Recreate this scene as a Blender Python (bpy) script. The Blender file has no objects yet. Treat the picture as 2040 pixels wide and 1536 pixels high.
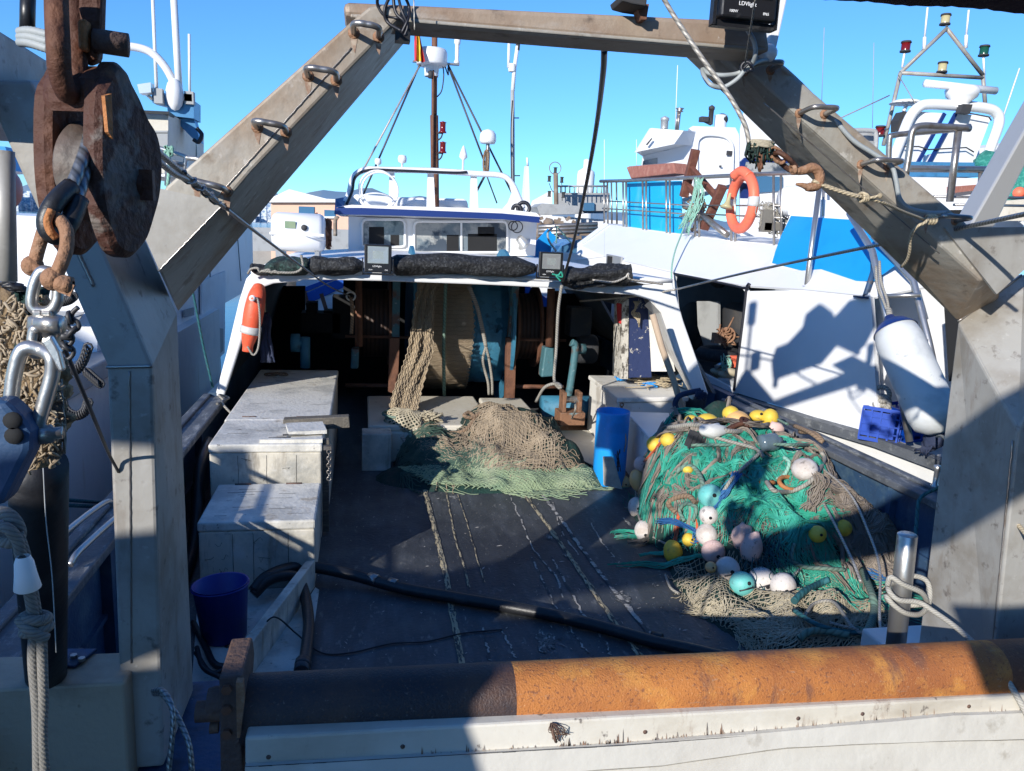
import bpy, math, random
import numpy as np
from mathutils import Vector, Matrix, noise
random.seed(7)
R=math.radians; PI=math.pi
S=bpy.context.scene
COL=S.collection

# ------------------------------------------------------------------ camera, sky, sun
F=1546.; CX,CY=1020.,768.; CAM=np.array([0,0,2.5])
def nz(v):
    v=np.array(v,float); return v/np.linalg.norm(v)
_a=nz((722-CX,CY-450,-F)); _u=nz(np.cross((1,-math.tan(R(2.6)),0),_a)); _r=np.cross(_a,_u)
M=np.array([_r,_a,_u])
cd=bpy.data.cameras.new('camera'); cam=bpy.data.objects.new('camera',cd); COL.objects.link(cam)
cd.sensor_fit='HORIZONTAL'; cd.sensor_width=36; cd.lens=36*F/2040.; cd.clip_start=.02; cd.clip_end=20000
m4=Matrix([[*M[0],CAM[0]],[*M[1],CAM[1]],[*M[2],CAM[2]],[0,0,0,1]]); cam.matrix_world=m4
S.camera=cam
SA,SB=.87,.47                      # sun ray per metre forward: right, down
sundir=nz((SA,1,-SB)); ELEV=math.asin(-sundir[2]); 
W=bpy.data.worlds.new("World"); S.world=W; W.use_nodes=True
nt=W.node_tree; bg=nt.nodes['Background']; sky=nt.nodes.new('ShaderNodeTexSky'); sky.sky_type='NISHITA'; sky.sun_disc=False
sky.sun_elevation=ELEV; sky.sun_rotation=math.atan2(-sundir[0],-sundir[1]); sky.air_density=1.0; sky.dust_density=.0; sky.ozone_density=4; sky.altitude=0
tn=nt.nodes.new('ShaderNodeMix'); tn.data_type='RGBA'; tn.blend_type='MULTIPLY'; tn.inputs[0].default_value=1; tn.inputs[7].default_value=(.49,.85,1.22,1)
nt.links.new(sky.outputs[0],tn.inputs[6]); nt.links.new(tn.outputs[2],bg.inputs[0]); bg.inputs[1].default_value=.15
sl=bpy.data.lights.new('sun','SUN'); sl.energy=5.0; sl.angle=R(.5); sl.color=(1,.95,.87)
so=bpy.data.objects.new('sun',sl); COL.objects.link(so); so.rotation_euler=Vector(sundir).to_track_quat('-Z','Y').to_euler()
S.view_settings.view_transform='Standard'; S.view_settings.look='None'; S.view_settings.exposure=.25; S.view_settings.gamma=1
S.render.engine='CYCLES'

def ray(x,y): return M@np.array([x-CX,CY-y,-F])
def PY(x,y,Y): d=ray(x,y); return CAM+d*(Y/d[1])
def PZ(x,y,Z): d=ray(x,y); return CAM+d*((Z-CAM[2])/d[2])
def PX(x,y,X): d=ray(x,y); return CAM+d*(X/d[0])
def PP(x,y,p0,n): d=ray(x,y); n=np.array(n,float); return CAM+d*(np.dot(np.array(p0)-CAM,n)/np.dot(d,n))
def rad(w,Y): return w*.5*Y/F
def dep(p): return -float((M.T@(np.array(p)-CAM))[2])

# ------------------------------------------------------------------ materials
MAT={}
def mat(name,base,rough=.6,metal=0,layers=(),bump=0,bscale=40,spec=.5,coord='Object',trans=0,weave=None,emit=None,detail=6):
    """layers: (color, scale, lo, hi, strength, stretch xyz, kind)"""
    m=bpy.data.materials.new(name); m.use_nodes=True; n=m.node_tree.nodes; L=m.node_tree.links
    b=n['Principled BSDF']; b.inputs['Roughness'].default_value=rough; b.inputs['Metallic'].default_value=metal
    b.inputs['Specular IOR Level'].default_value=spec
    tc=n.new('ShaderNodeTexCoord'); out=None
    def col(c): return (c[0],c[1],c[2],1)
    cur=None
    for i,l in enumerate(layers):
        c,sc,lo,hi,st=l[:5]; stv=l[5] if len(l)>5 else (1,1,1); kind=l[6] if len(l)>6 else 'n'
        mp=n.new('ShaderNodeMapping'); mp.inputs['Scale'].default_value=stv; mp.inputs['Location'].default_value=(i*3.7,i*1.3,i*2.1)
        L.new(tc.outputs[coord],mp.inputs[0])
        if kind=='v':
            t=n.new('ShaderNodeTexVoronoi'); t.inputs['Scale'].default_value=sc; t.feature='DISTANCE_TO_EDGE'; o=t.outputs['Distance']
        elif kind=='m':
            t=n.new('ShaderNodeTexNoise'); t.inputs['Scale'].default_value=sc; t.inputs['Detail'].default_value=12; t.inputs['Roughness'].default_value=.75; o=t.outputs['Fac']
        elif kind=='w':
            t=n.new('ShaderNodeTexWave'); t.inputs['Scale'].default_value=sc; t.inputs['Distortion'].default_value=2; o=t.outputs['Fac']
        else:
            t=n.new('ShaderNodeTexNoise'); t.inputs['Scale'].default_value=sc; t.inputs['Detail'].default_value=detail; t.inputs['Roughness'].default_value=.6; o=t.outputs['Fac']
        L.new(mp.outputs[0],t.inputs['Vector'])
        r=n.new('ShaderNodeMapRange'); r.inputs['From Min'].default_value=lo; r.inputs['From Max'].default_value=hi; r.inputs['To Max'].default_value=st
        L.new(o,r.inputs['Value'])
        mx=n.new('ShaderNodeMix'); mx.data_type='RGBA'; L.new(r.outputs[0],mx.inputs['Factor'])
        if cur is None: mx.inputs[6].default_value=col(base)
        else: L.new(cur,mx.inputs[6])
        mx.inputs[7].default_value=col(c); cur=mx.outputs[2]
    if cur is None: b.inputs['Base Color'].default_value=col(base)
    else: L.new(cur,b.inputs['Base Color'])
    bo=None
    if bump:
        t=n.new('ShaderNodeTexNoise'); t.inputs['Scale'].default_value=bscale; t.inputs['Detail'].default_value=8; L.new(tc.outputs[coord],t.inputs['Vector'])
        bp=n.new('ShaderNodeBump'); bp.inputs['Strength'].default_value=bump; bp.inputs['Distance'].default_value=.02; L.new(t.outputs['Fac'],bp.inputs['Height']); bo=bp.outputs[0]
    if weave:   # rope lay: uv stripes
        mp=n.new('ShaderNodeMapping'); mp.inputs['Scale'].default_value=(weave[0],weave[1],1); L.new(tc.outputs['UV'],mp.inputs[0])
        sp=n.new('ShaderNodeSeparateXYZ'); L.new(mp.outputs[0],sp.inputs[0])
        ad=n.new('ShaderNodeMath'); ad.operation='ADD'; L.new(sp.outputs[0],ad.inputs[0]); L.new(sp.outputs[1],ad.inputs[1])
        sn=n.new('ShaderNodeMath'); sn.operation='PINGPONG'; sn.inputs[1].default_value=.5; L.new(ad.outputs[0],sn.inputs[0])
        bp2=n.new('ShaderNodeBump'); bp2.inputs['Strength'].default_value=.9; bp2.inputs['Distance'].default_value=weave[2]; L.new(sn.outputs[0],bp2.inputs['Height'])
        if bo: L.new(bo,bp2.inputs['Normal'])
        bo=bp2.outputs[0]
        if len(weave)>3:
            r=n.new('ShaderNodeMapRange'); r.inputs['From Min'].default_value=.0; r.inputs['From Max'].default_value=.25; r.inputs['To Min'].default_value=weave[3]; r.inputs['To Max'].default_value=1
            L.new(sn.outputs[0],r.inputs[0]); ml=n.new('ShaderNodeMix'); ml.data_type='RGBA'; ml.blend_type='MULTIPLY'; ml.inputs[0].default_value=1
            if cur: L.new(cur,ml.inputs[6])
            else: ml.inputs[6].default_value=col(base)
            L.new(r.outputs[0],ml.inputs[7]); L.new(ml.outputs[2],b.inputs['Base Color'])
    if bo: L.new(bo,b.inputs['Normal'])
    if trans: b.inputs['Transmission Weight'].default_value=trans
    if emit: b.inputs['Emission Color'].default_value=col(emit[0]); b.inputs['Emission Strength'].default_value=emit[1]
    MAT[name]=m; return m
WH=(.78,.79,.80)
mat('white_paint',WH,.42,0,[((.62,.60,.55),1.6,.55,.75,.35),((.5,.42,.3),3,.68,.8,.35,(3,3,.5)),((.55,.55,.55),40,.66,.72,.4)],.06,12)
mat('white_grp',(.74,.75,.76),.35,0,[((.6,.6,.58),2,.5,.8,.3)],.03,10)
mat('white_roof',(.8,.8,.79),.5,0,[((.6,.57,.5),3,.58,.8,.45)],.08,15)
mat('galv_beam',(.34,.265,.20),.58,.15,[((.20,.12,.075),2.2,.45,.66,.8),((.42,.40,.37),3,.56,.70,.6,(1,1,3)),((.09,.065,.05),10,.60,.70,.7),((.55,.53,.5),30,.68,.74,.5)],.15,30)
mat('galv',(.37,.355,.315),.58,.15,[((.13,.10,.07),7,.56,.66,.7),((.20,.17,.13),1.3,.45,.6,.7),((.6,.58,.54),16,.62,.67,.6)]+[((.25,.165,.10),2.2,.45,.68,.75),((.34,.335,.32),5,.56,.72,.5),((.09,.065,.05),14,.62,.74,.6),((.55,.53,.5),30,.68,.74,.5),((.12,.09,.07),3,.6,.75,.3,(2,2,.8))],.18,22)
mat('galv_post',(.36,.35,.325),.52,.12,[((.2,.17,.13),2.5,.47,.66,.7),((.09,.07,.06),14,.60,.70,.7),((.17,.12,.08),5,.58,.72,.5,(2,2,.5)),((.5,.49,.47),22,.64,.72,.5),((.45,.45,.44),6,.56,.75,.4),((.16,.14,.12),4,.6,.78,.3,(2,2,.7))],.08,25)
mat('steel_tube',(.36,.34,.32),.32,.75,[((.16,.1,.06),9,.5,.7,.6)],.05,60)
mat('stainless',(.52,.51,.49),.36,.85,[((.35,.28,.2),12,.58,.7,.5)],.05,60)
mat('rust_roller',(.47,.175,.04),.72,0,[((.26,.085,.03),1.6,.46,.62,.75),((.58,.27,.06),5,.52,.64,.7),((.13,.05,.03),75,.56,.66,.75),((.16,.07,.045),3,.58,.66,.75,(3,1,1)),((.62,.38,.2),110,.62,.7,.6),((.33,.2,.13),26,.62,.70,.6,(1,1,4))],.35,140)
mat('rust_end',(.12,.075,.06),.75,.1,[((.25,.13,.07),9,.5,.7,.6),((.05,.04,.045),4,.5,.7,.7)],.5,45)
mat('rust_dark',(.07,.025,.014),.7,.15,[((.17,.07,.035),8,.5,.68,.7),((.035,.018,.014),5,.52,.7,.8),((.25,.22,.2),13,.63,.68,.6)],.5,40)
mat('rust_cheek',(.065,.023,.014),.7,.05,[((.17,.15,.135),9,.53,.585,.8),((.06,.03,.022),22,.52,.62,.8),((.24,.12,.05),9,.6,.68,.6)],.55,50)
mat('rust_light',(.30,.16,.09),.75,.1,[((.15,.07,.04),15,.5,.7,.8),((.4,.28,.2),40,.55,.7,.5)],.5,80)
mat('rust_orange',(.42,.17,.06),.8,0,[((.2,.08,.03),15,.5,.7,.8)],.5,80)
mat('deck_paint',(.050,.056,.064),.55,0,[((.11,.12,.135),3,.48,.72,.75,(2.5,.6,1)),((.20,.20,.19),14,.60,.70,.6,(2,.7,1)),((.014,.018,.03),.9,.50,.62,.6),((.32,.31,.28),6,.66,.69,.8,(3.5,.5,1),'m'),((.5,.48,.43),32,.685,.71,.9,(1.6,1,1)),((.16,.15,.14),1.2,.56,.7,.45)],.3,35)
mat('seam',(.42,.35,.22),.8,0,[((.05,.05,.05),18,.48,.56,1,(3,.6,1)),((.6,.56,.45),40,.6,.7,.8)],.5,70)
mat('chip',(.42,.40,.36),.8,0,[((.2,.18,.16),60,.5,.6,.8),((.04,.045,.055),9,.50,.54,.95)],.2,60)
mat('chest_wood',(.60,.56,.47),.7,0,[((.09,.08,.07),1.0,.70,.71,.9),((.10,.09,.08),22,.63,.67,.9,(2.5,2.5,.8),'m'),((.27,.27,.25),2.6,.46,.62,.8),((.22,.18,.13),5,.56,.66,.7,(2,2,.35)),((.15,.14,.13),7,.6,.68,.8,(1,1,.6),'m'),((.66,.65,.62),5,.55,.7,.6),((.10,.09,.08),14,.66,.7,.9,(.5,2,1),'m')],.25,30)
mat('chest_top',(.66,.64,.58),.7,0,[((.36,.36,.34),3,.46,.62,.7),((.12,.11,.10),16,.60,.645,.95,(1,2.2,1),'m'),((.30,.24,.17),5,.6,.68,.6),((.7,.7,.68),4,.55,.7,.5)],.3,30)
mat('chest_cream',(.62,.58,.49),.65,0,[((.36,.30,.22),4,.6,.7,.6),((.2,.16,.12),20,.66,.7,.7),((.74,.72,.66),3,.5,.7,.5)],.15,25)
mat('box_white',(.74,.72,.67),.6,0,[((.40,.36,.30),3.3,.55,.68,.7,(1,1,.6)),((.18,.12,.08),12,.64,.68,.8,'n' and (1,1,.5),'m'),((.5,.3,.15),8,.68,.74,.7)],.15,25)
mat('driftwood',(.11,.10,.085),.85,0,[((.25,.22,.18),12,.5,.7,.7,(1,8,8)),((.03,.03,.03),20,.55,.7,.7,(1,12,12))],.4,60)
mat('pole_wood',(.45,.34,.24),.75,0,[((.25,.17,.1),10,.5,.7,.7,(1,1,.2))],.2,60)
mat('floor_wood',(.30,.15,.08),.7,0,[((.14,.07,.04),6,.45,.7,.8,(4,1,1)),((.5,.45,.38),9,.62,.7,.7)],.3,40)
mat('bulwark_blue',(.030,.070,.14),.5,0,[((.10,.16,.20),5,.5,.66,.6),((.35,.36,.36),12,.63,.68,.8,(1,1,1),'m'),((.02,.03,.06),3,.5,.7,.6)],.2,30)
mat('cap_rail',(.10,.11,.125),.55,0,[((.32,.33,.33),6,.52,.64,.8,(3,.7,1),'m'),((.04,.045,.05),4,.5,.7,.7)],.25,35)
mat('blue_steel',(.022,.065,.15),.6,.05,[((.012,.016,.03),5,.46,.64,.85),((.10,.08,.06),9,.6,.68,.7),((.3,.3,.3),25,.66,.7,.8)],.2,30)
mat('navy',(.012,.035,.16),.4)
mat('black_net',(.012,.013,.015),.75,0,[((.07,.075,.08),35,.5,.66,.8),((.004,.004,.005),7,.5,.65,.9,(1,1,4))],.9,40)
mat('green_black_net',(.012,.03,.028),.75,0,[((.05,.12,.10),30,.5,.66,.8),((.004,.004,.005),7,.5,.65,.9)],.9,40)
mat('black_plastic',(.012,.012,.014),.38,0,[((.05,.05,.05),20,.6,.7,.5)],.05,60)
mat('rubber',(.016,.017,.02),.42,0,[((.05,.05,.055),12,.55,.7,.6)],.12,70)
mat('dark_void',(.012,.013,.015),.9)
mat('dark_paint',(.035,.037,.042),.75,0,[((.07,.06,.05),5,.5,.7,.6)],.1,20)
mat('grey_wall',(.19,.19,.19),.7,0,[((.10,.10,.10),3,.5,.7,.6),((.28,.27,.25),9,.6,.7,.5)],.1,20)
mat('lamp_lens',(.35,.38,.37),.18,.3,[((.5,.5,.46),6,.5,.7,.5)],0,1)
mat('silver',(.6,.6,.58),.3,.7)
mat('label_white',(.8,.8,.8),.5)
mat('win_glass',(.16,.20,.23),.08,0,[((.42,.42,.40),1.6,.48,.56,.8),((.03,.05,.08),2.6,.50,.58,.9)],0,1)
mat('orange_buoy',(.78,.11,.045),.55,0,[((.55,.07,.03),5,.5,.7,.5),((.85,.25,.15),15,.6,.7,.5)],.1,40)
mat('coral_buoy',(.85,.17,.09),.5,0,[((.6,.1,.06),9,.55,.7,.5)],.1,40)
mat('tape_grey',(.55,.55,.53),.4)
mat('bin_blue',(.012,.30,.78),.42,0,[((.02,.15,.42),4,.5,.7,.5),((.2,.4,.6),25,.66,.7,.5)],.05,30)
mat('bucket_blue',(.008,.022,.22),.42,0,[((.02,.04,.3),6,.5,.7,.5)],.05,30)
mat('crate_blue',(.002,.05,.36),.35)
mat('cyan_paint',(.01,.28,.66),.4,0,[((.005,.22,.55),2,.5,.7,.5)],.02,10)
mat('cyan_panel',(.01,.36,.66),.45,0,[((.12,.45,.62),3,.52,.7,.7,(1,1,.4)),((.2,.5,.6),30,.66,.7,.6)],.06,20)
mat('anchor_rust',(.13,.045,.03),.75,0,[((.22,.10,.06),9,.5,.7,.7)],.3,40)
mat('red_board',(.30,.12,.09),.8,0,[((.42,.22,.17),8,.5,.7,.8,(6,1,1)),((.15,.06,.05),14,.6,.7,.7)],.3,40)
mat('peach_wall',(.80,.50,.36),.8,0,[((.7,.42,.3),2,.5,.7,.4)],.02,5)
mat('roof_white',(.8,.8,.78),.7)
mat('blue_window',(.06,.16,.28),.2)
mat('mountain',(.10,.17,.27),1,0,[((.15,.20,.26),.004,.5,.6,.6)],0,1)
mat('city',(.62,.66,.72),1,0,[((.15,.25,.38),.12,.45,.55,.9),((.8,.8,.8),.3,.55,.6,.8)],0,1)
mat('water',(.012,.04,.055),.12,0,[],.25,1.2)
mat('quay',(.30,.29,.27),.85,0,[((.2,.19,.18),2,.5,.7,.6)],.2,15)
mat('far_grey',(.35,.36,.36),.7,0,[((.2,.2,.2),3,.5,.7,.6)],.05,10)
mat('far_white',(.75,.76,.78),.6,0,[((.5,.5,.5),2,.5,.75,.5)],.02,10)
mat('brown_far',(.2,.15,.11),.8,0,[((.4,.35,.3),5,.5,.7,.6)],.1,10)
mat('alu',(.50,.50,.49),.4,.5,[((.38,.37,.35),4,.5,.7,.5)],.03,30)
mat('red_glass',(.15,.008,.01),.2); mat('green_glass',(.01,.08,.05),.2); mat('amber_glass',(.45,.40,.22),.2)
mat('drum_blue',(.035,.17,.28),.6,0,[((.05,.20,.30),6,.5,.7,.7),((.01,.03,.05),9,.55,.7,.7),((.2,.25,.26),40,.68,.71,.6)],.2,30)
mat('rust_dull',(.22,.11,.06),.8,0,[((.10,.05,.03),12,.48,.64,.8),((.13,.25,.28),5,.60,.68,.8)],.3,60)
mat('turquoise_old',(.055,.15,.18),.6,0,[((.12,.06,.04),5,.50,.60,.9),((.3,.4,.42),18,.62,.68,.6)],.3,30)
mat('rust_bar',(.16,.07,.04),.75,0,[((.07,.03,.02),8,.5,.7,.7)],.3,40)
mat('wire_drum',(.055,.032,.025),.6,.2,[((.10,.05,.03),3,.5,.7,.6)],0,1,weave=(18,0,.02,.35))
mat('drum_net',(.55,.42,.29),.9,0,[((.28,.21,.15),5,.5,.7,.6)],.4,60,weave=(0,1.,.01))
mat('peel_blue',(.02,.035,.11),.6,0,[((.62,.58,.50),7,.60,.63,.95,(1,1,1),'m')],.3,20)
mat('peel_white',(.55,.52,.46),.7,0,[((.05,.04,.03),8,.50,.56,.9,(2,2,1),'m')],.4,30)
mat('foam_white',(.60,.56,.53),.7,0,[((.40,.32,.26),5,.48,.64,.75),((.15,.13,.12),18,.62,.68,.7),((.30,.28,.22),45,.6,.68,.6)],.15,60)
mat('foam_pink',(.64,.46,.42),.7,0,[((.42,.27,.22),5,.48,.64,.7),((.2,.15,.13),22,.62,.68,.7)],.15,60)
mat('float_yellow',(.70,.48,.055),.55,0,[((.25,.18,.08),14,.60,.68,.7),((.55,.36,.08),7,.52,.7,.5),((.85,.7,.2),4,.55,.7,.5)],.08,50)
mat('float_orange',(.72,.42,.16),.5,0,[((.6,.45,.3),7,.52,.7,.5)],.08,50)
mat('float_cyan',(.13,.48,.45),.55,0,[((.08,.16,.15),16,.60,.68,.7),((.2,.4,.4),7,.52,.7,.5)],.08,50)
mat('net_green',(.02,.29,.20),.7,0,[((.07,.44,.34),2.5,.45,.65,.8),((.01,.15,.13),4,.55,.72,.8),((.20,.24,.18),9,.56,.68,.7)])
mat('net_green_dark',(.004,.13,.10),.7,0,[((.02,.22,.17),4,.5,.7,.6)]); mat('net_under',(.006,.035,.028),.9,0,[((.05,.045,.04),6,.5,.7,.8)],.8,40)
mat('net_grey',(.20,.165,.135),.8,0,[((.28,.25,.21),3,.5,.7,.6)])
mat('net_brown2',(.24,.20,.165),.85,0,[((.36,.32,.27),4,.5,.7,.6)])
mat('net_green_dull',(.05,.10,.075),.85,0,[((.13,.17,.12),3,.48,.65,.8),((.02,.05,.045),6,.5,.66,.7)])
mat('net_beige',(.40,.35,.25),.8,0,[((.50,.45,.34),3,.5,.7,.6),((.25,.22,.17),5,.6,.7,.6)])
mat('net_brown',(.31,.245,.17),.8,0,[((.44,.36,.26),3,.5,.7,.6)])
mat('net_pale_green',(.24,.31,.19),.8,0,[((.36,.40,.27),3,.5,.65,.7),((.08,.22,.16),2,.55,.7,.6)])
mat('net_blue',(.02,.11,.30),.7,0,[((.05,.2,.35),8,.5,.7,.5)])
mat('net_orange',(.6,.12,.05),.7)
mat('rope_tan',(.52,.43,.29),.85,0,[((.38,.3,.2),30,.5,.7,.5)],.2,200,weave=(60,2,.004,.6))
mat('rope_grey',(.33,.31,.27),.85,0,[((.22,.2,.17),12,.5,.7,.5)],.2,200,weave=(40,2,.005,.5))
mat('rope_fore',(.20,.19,.17),.85,0,[((.27,.25,.22),30,.5,.7,.5)],.2,250,weave=(110,6,.002,.6))
mat('rope_green',(.14,.24,.19),.85,0,[((.25,.28,.22),10,.5,.7,.6)],.2,200,weave=(22,2,.006,.5))
mat('rope_teal',(.02,.13,.15),.75,0,[((.08,.2,.2),10,.5,.7,.6)],.2,200,weave=(16,2,.006,.5))
mat('rope_mint',(.25,.48,.38),.85,0,[],.2,200,weave=(30,2,.004,.6))
mat('rope_brown',(.25,.17,.11),.9,0,[],.3,200,weave=(30,2,.005,.5))
mat('wire_rope',(.26,.27,.28),.38,.7,[((.12,.10,.08),9,.5,.7,.6)],0,1,weave=(45,2,.003,.35))
mat('wire_pale',(.50,.47,.42),.5,.4,[((.3,.25,.2),9,.5,.7,.6)],0,1,weave=(30,2,.003,.5))
mat('wire_dark',(.06,.06,.065),.5,.3)
mat('cable_grey',(.30,.33,.34),.5,0,[((.42,.44,.43),8,.5,.7,.5)],.05,60)
mat('cable_black',(.012,.013,.02),.45)
mat('tan_mass',(.26,.18,.10),.95,0,[((.40,.31,.17),14,.5,.66,.9),((.07,.05,.035),9,.52,.66,.9),((.45,.32,.08),20,.66,.72,.8)],1.0,38)
mat('fender_white',(.58,.60,.60),.55,0,[((.36,.38,.38),3,.5,.7,.7),((.2,.2,.2),8,.62,.66,.6,(1,1,1),'m')],.1,20)
mat('timber_sill',(.58,.54,.46),.65,0,[((.36,.31,.24),3,.5,.68,.7,(.6,1,1)),((.68,.66,.60),1.5,.5,.66,.6),((.28,.20,.15),6,.57,.68,.7,(1.5,1,.5),'m'),((.1,.08,.07),14,.66,.7,.8,(1,1,.6)),((.55,.5,.42),2,.5,.7,.5)],.1,20)
mat('transom',(.55,.53,.48),.65,0,[((.45,.42,.37),2,.5,.7,.6),((.3,.27,.22),6,.62,.7,.6),((.72,.71,.68),3,.55,.7,.5,(.5,1,1))],.25,14)
mat('hull_white',(.70,.70,.68),.5,0,[((.42,.30,.16),1.8,.60,.72,.6,(3,3,.35)),((.5,.5,.5),3,.5,.7,.4)],.05,8)
mat('grey_box',(.44,.36,.26),.6,.1,[((.15,.12,.09),2.5,.5,.7,.6),((.4,.38,.34),12,.62,.7,.5,(1,1,3),'m'),((.12,.08,.05),9,.64,.7,.7)],.2,40)
mat('worn_iron',(.10,.085,.075),.6,.1,[((.17,.15,.135),5,.5,.66,.6),((.09,.045,.03),7,.5,.66,.7)],.25,50)
mat('deck_worn',(.10,.10,.10),.8,0,[((.42,.41,.37),30,.50,.58,.9,(1,.5,1),'m'),((.025,.03,.035),50,.52,.6,.9)],.3,50)
mat('streak_brown',(.26,.16,.11),.8,0,[((.45,.38,.30),30,.45,.62,.8)])
mat('cloth_dark',(.02,.03,.07),.9,0,[((.05,.06,.10),8,.5,.7,.7)],.5,30)
mat('flag_red',(.55,.03,.03),.8); mat('flag_yellow',(.75,.5,.03),.8)
mat('pink_float',(.65,.22,.19),.5,0,[((.3,.1,.1),8,.6,.7,.7)],.05,30)
mat('green_net_far',(.02,.2,.16),.9,0,[((.08,.35,.28),20,.5,.6,.8)],.8,40)
mat('tyre',(.02,.02,.022),.8,0,[((.06,.06,.06),20,.5,.7,.5)],.4,60)
mat('canopy',(.018,.008,.018),.9,0,[((.04,.02,.03),10,.5,.7,.6)],.4,30)
mat('plastic_clear',(.10,.14,.17),.15,0,[((.25,.28,.3),6,.5,.7,.6)],.1,20)

# ------------------------------------------------------------------ mesh helpers
def catmull(P,n=8,closed=False):
    P=[np.array(p,float) for p in P]; N=len(P)
    if N<3 and not closed: return [P[0]+(P[-1]-P[0])*t for t in np.linspace(0,1,n+1)]
    out=[]
    for i in range(N if closed else N-1):
        if closed: p0,p1,p2,p3=P[i-1],P[i],P[(i+1)%N],P[(i+2)%N]
        else: p0=P[i-1] if i else 2*P[0]-P[1]; p1,p2=P[i],P[i+1]; p3=P[i+2] if i+2<N else 2*P[-1]-P[-2]
        for k in range(n):
            t=k/n; out.append(.5*((2*p1)+(-p0+p2)*t+(2*p0-5*p1+4*p2-p3)*t*t+(-p0+3*p1-3*p2+p3)*t**3))
    if not closed: out.append(P[-1])
    return out
class MB:
    def __init__(s): s.v=[]; s.f=[]; s.uv=[]; s.sm=[]
    def add(s,V,Fc,smooth=False,uv=None):
        b=len(s.v); s.v+= [tuple(map(float,p)) for p in V]
        for i,f in enumerate(Fc):
            s.f.append(tuple(b+k for k in f)); s.sm.append(smooth); s.uv.append(uv[i] if uv else None)
        return s
    def box(s,c,d,rot=None,taper=1):
        hx,hy,hz=d[0]/2,d[1]/2,d[2]/2
        V=[Vector((x*(taper if z>0 else 1),y*(taper if z>0 else 1),z)) for x in(-hx,hx) for y in(-hy,hy) for z in(-hz,hz)]
        if rot is not None: V=[rot@v for v in V]
        c=Vector([float(t) for t in c]); V=[v+c for v in V]
        return s.add(V,[(0,1,3,2),(4,6,7,5),(0,4,5,1),(2,3,7,6),(0,2,6,4),(1,5,7,3)])
    def bar(s,a,b,w,h,up=(0,0,1)):
        a=np.array(a,float);b=np.array(b,float); d=nz(b-a); x=nz(np.cross(d,up)); z=np.cross(x,d); V=[]
        for p in(a,b):
            for i,j in((-1,-1),(1,-1),(1,1),(-1,1)): V.append(p+x*i*w/2+z*j*h/2)
        return s.add(V,[(0,3,2,1),(4,5,6,7),(0,1,5,4),(1,2,6,5),(2,3,7,6),(3,0,4,7)])
    def prism(s,pts,ext):
        n=len(pts); e=np.array(ext,float); A=[np.array(p,float) for p in pts]; V=A+[p+e for p in A]
        Fc=[tuple(range(n)),tuple(range(2*n-1,n-1,-1))]+[(i,n+i,n+(i+1)%n,(i+1)%n) for i in range(n)]
        return s.add(V,Fc)
    def tube(s,pts,r,n=8,closed=False,caps=True):
        P=np.array([np.array(p,float) for p in pts]); N=len(P)
        if N<2: return s
        if closed: T=np.roll(P,-1,0)-np.roll(P,1,0)
        else: T=np.gradient(P,axis=0)
        T/= (np.linalg.norm(T,axis=1)[:,None]+1e-12)
        rr=r if hasattr(r,'__len__') else [r]*N
        u=np.cross(T[0],(0,0,1)); 
        if np.linalg.norm(u)<.1: u=np.cross(T[0],(1,0,0))
        u=nz(u); V=[]; L=0; Ls=[]; ang=[2*PI*k/n for k in range(n)]
        for i in range(N):
            if i: L+=float(np.linalg.norm(P[i]-P[i-1]))
            Ls.append(L); u=u-T[i]*np.dot(u,T[i]); u=nz(u); w=np.cross(T[i],u)
            for a in ang: V.append(P[i]+(u*math.cos(a)+w*math.sin(a))*rr[i])
        Fc=[];UV=[]
        for i in range(N if closed else N-1):
            j=(i+1)%N; l0=Ls[i]; l1=Ls[j] if j else L+.02
            for k in range(n):
                k2=(k+1)%n; Fc.append((i*n+k,i*n+k2,j*n+k2,j*n+k)); UV.append(((l0,k/n),(l0,(k+1)/n),(l1,(k+1)/n),(l1,k/n)))
        s.add(V,Fc,True,UV)
        if caps and not closed and n>3:
            b=len(s.v)-len(V); s.f+= [tuple(b+k for k in range(n-1,-1,-1)),tuple(b+(N-1)*n+k for k in range(n))]; s.sm+=[False]*2; s.uv+=[None]*2
        return s
    def lathe(s,prof,o=(0,0,0),ax=(0,0,1),n=24,smooth=True):
        ax=nz(ax); u=np.cross(ax,(0,0,1)); 
        if np.linalg.norm(u)<.1: u=np.cross(ax,(0,1,0))
        u=nz(u); w=np.cross(ax,u); o=np.array(o,float); V=[];Fc=[];UV=[]
        for (r,h) in prof:
            for k in range(n):
                a=2*PI*k/n; V.append(o+ax*h+(u*math.cos(a)+w*math.sin(a))*max(r,1e-5))
        for i in range(len(prof)-1):
            for k in range(n):
                k2=(k+1)%n; Fc.append((i*n+k,i*n+k2,(i+1)*n+k2,(i+1)*n+k)); h0,h1=prof[i][1],prof[i+1][1]
                UV.append(((h0,k/n),(h0,(k+1)/n),(h1,(k+1)/n),(h1,k/n)))
        return s.add(V,Fc,smooth,UV)
    def ball(s,c,r,n=16,sc=(1,1,1),rot=None,fn=None):
        V=[];Fc=[]; c=np.array(c,float); m=n//2+1
        for i in range(m+1):
            th=PI*i/m
            for k in range(n):
                a=2*PI*k/n; d=np.array([math.sin(th)*math.cos(a)*sc[0],math.sin(th)*math.sin(a)*sc[1],math.cos(th)*sc[2]])
                q=r*(fn(d) if fn else 1); d=d*q
                if rot is not None: d=np.array(rot@Vector(d))
                V.append(c+d)
        for i in range(m):
            for k in range(n): Fc.append((i*n+k,(i+1)*n+k,(i+1)*n+(k+1)%n,i*n+(k+1)%n))
        return s.add(V,Fc,True)
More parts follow.
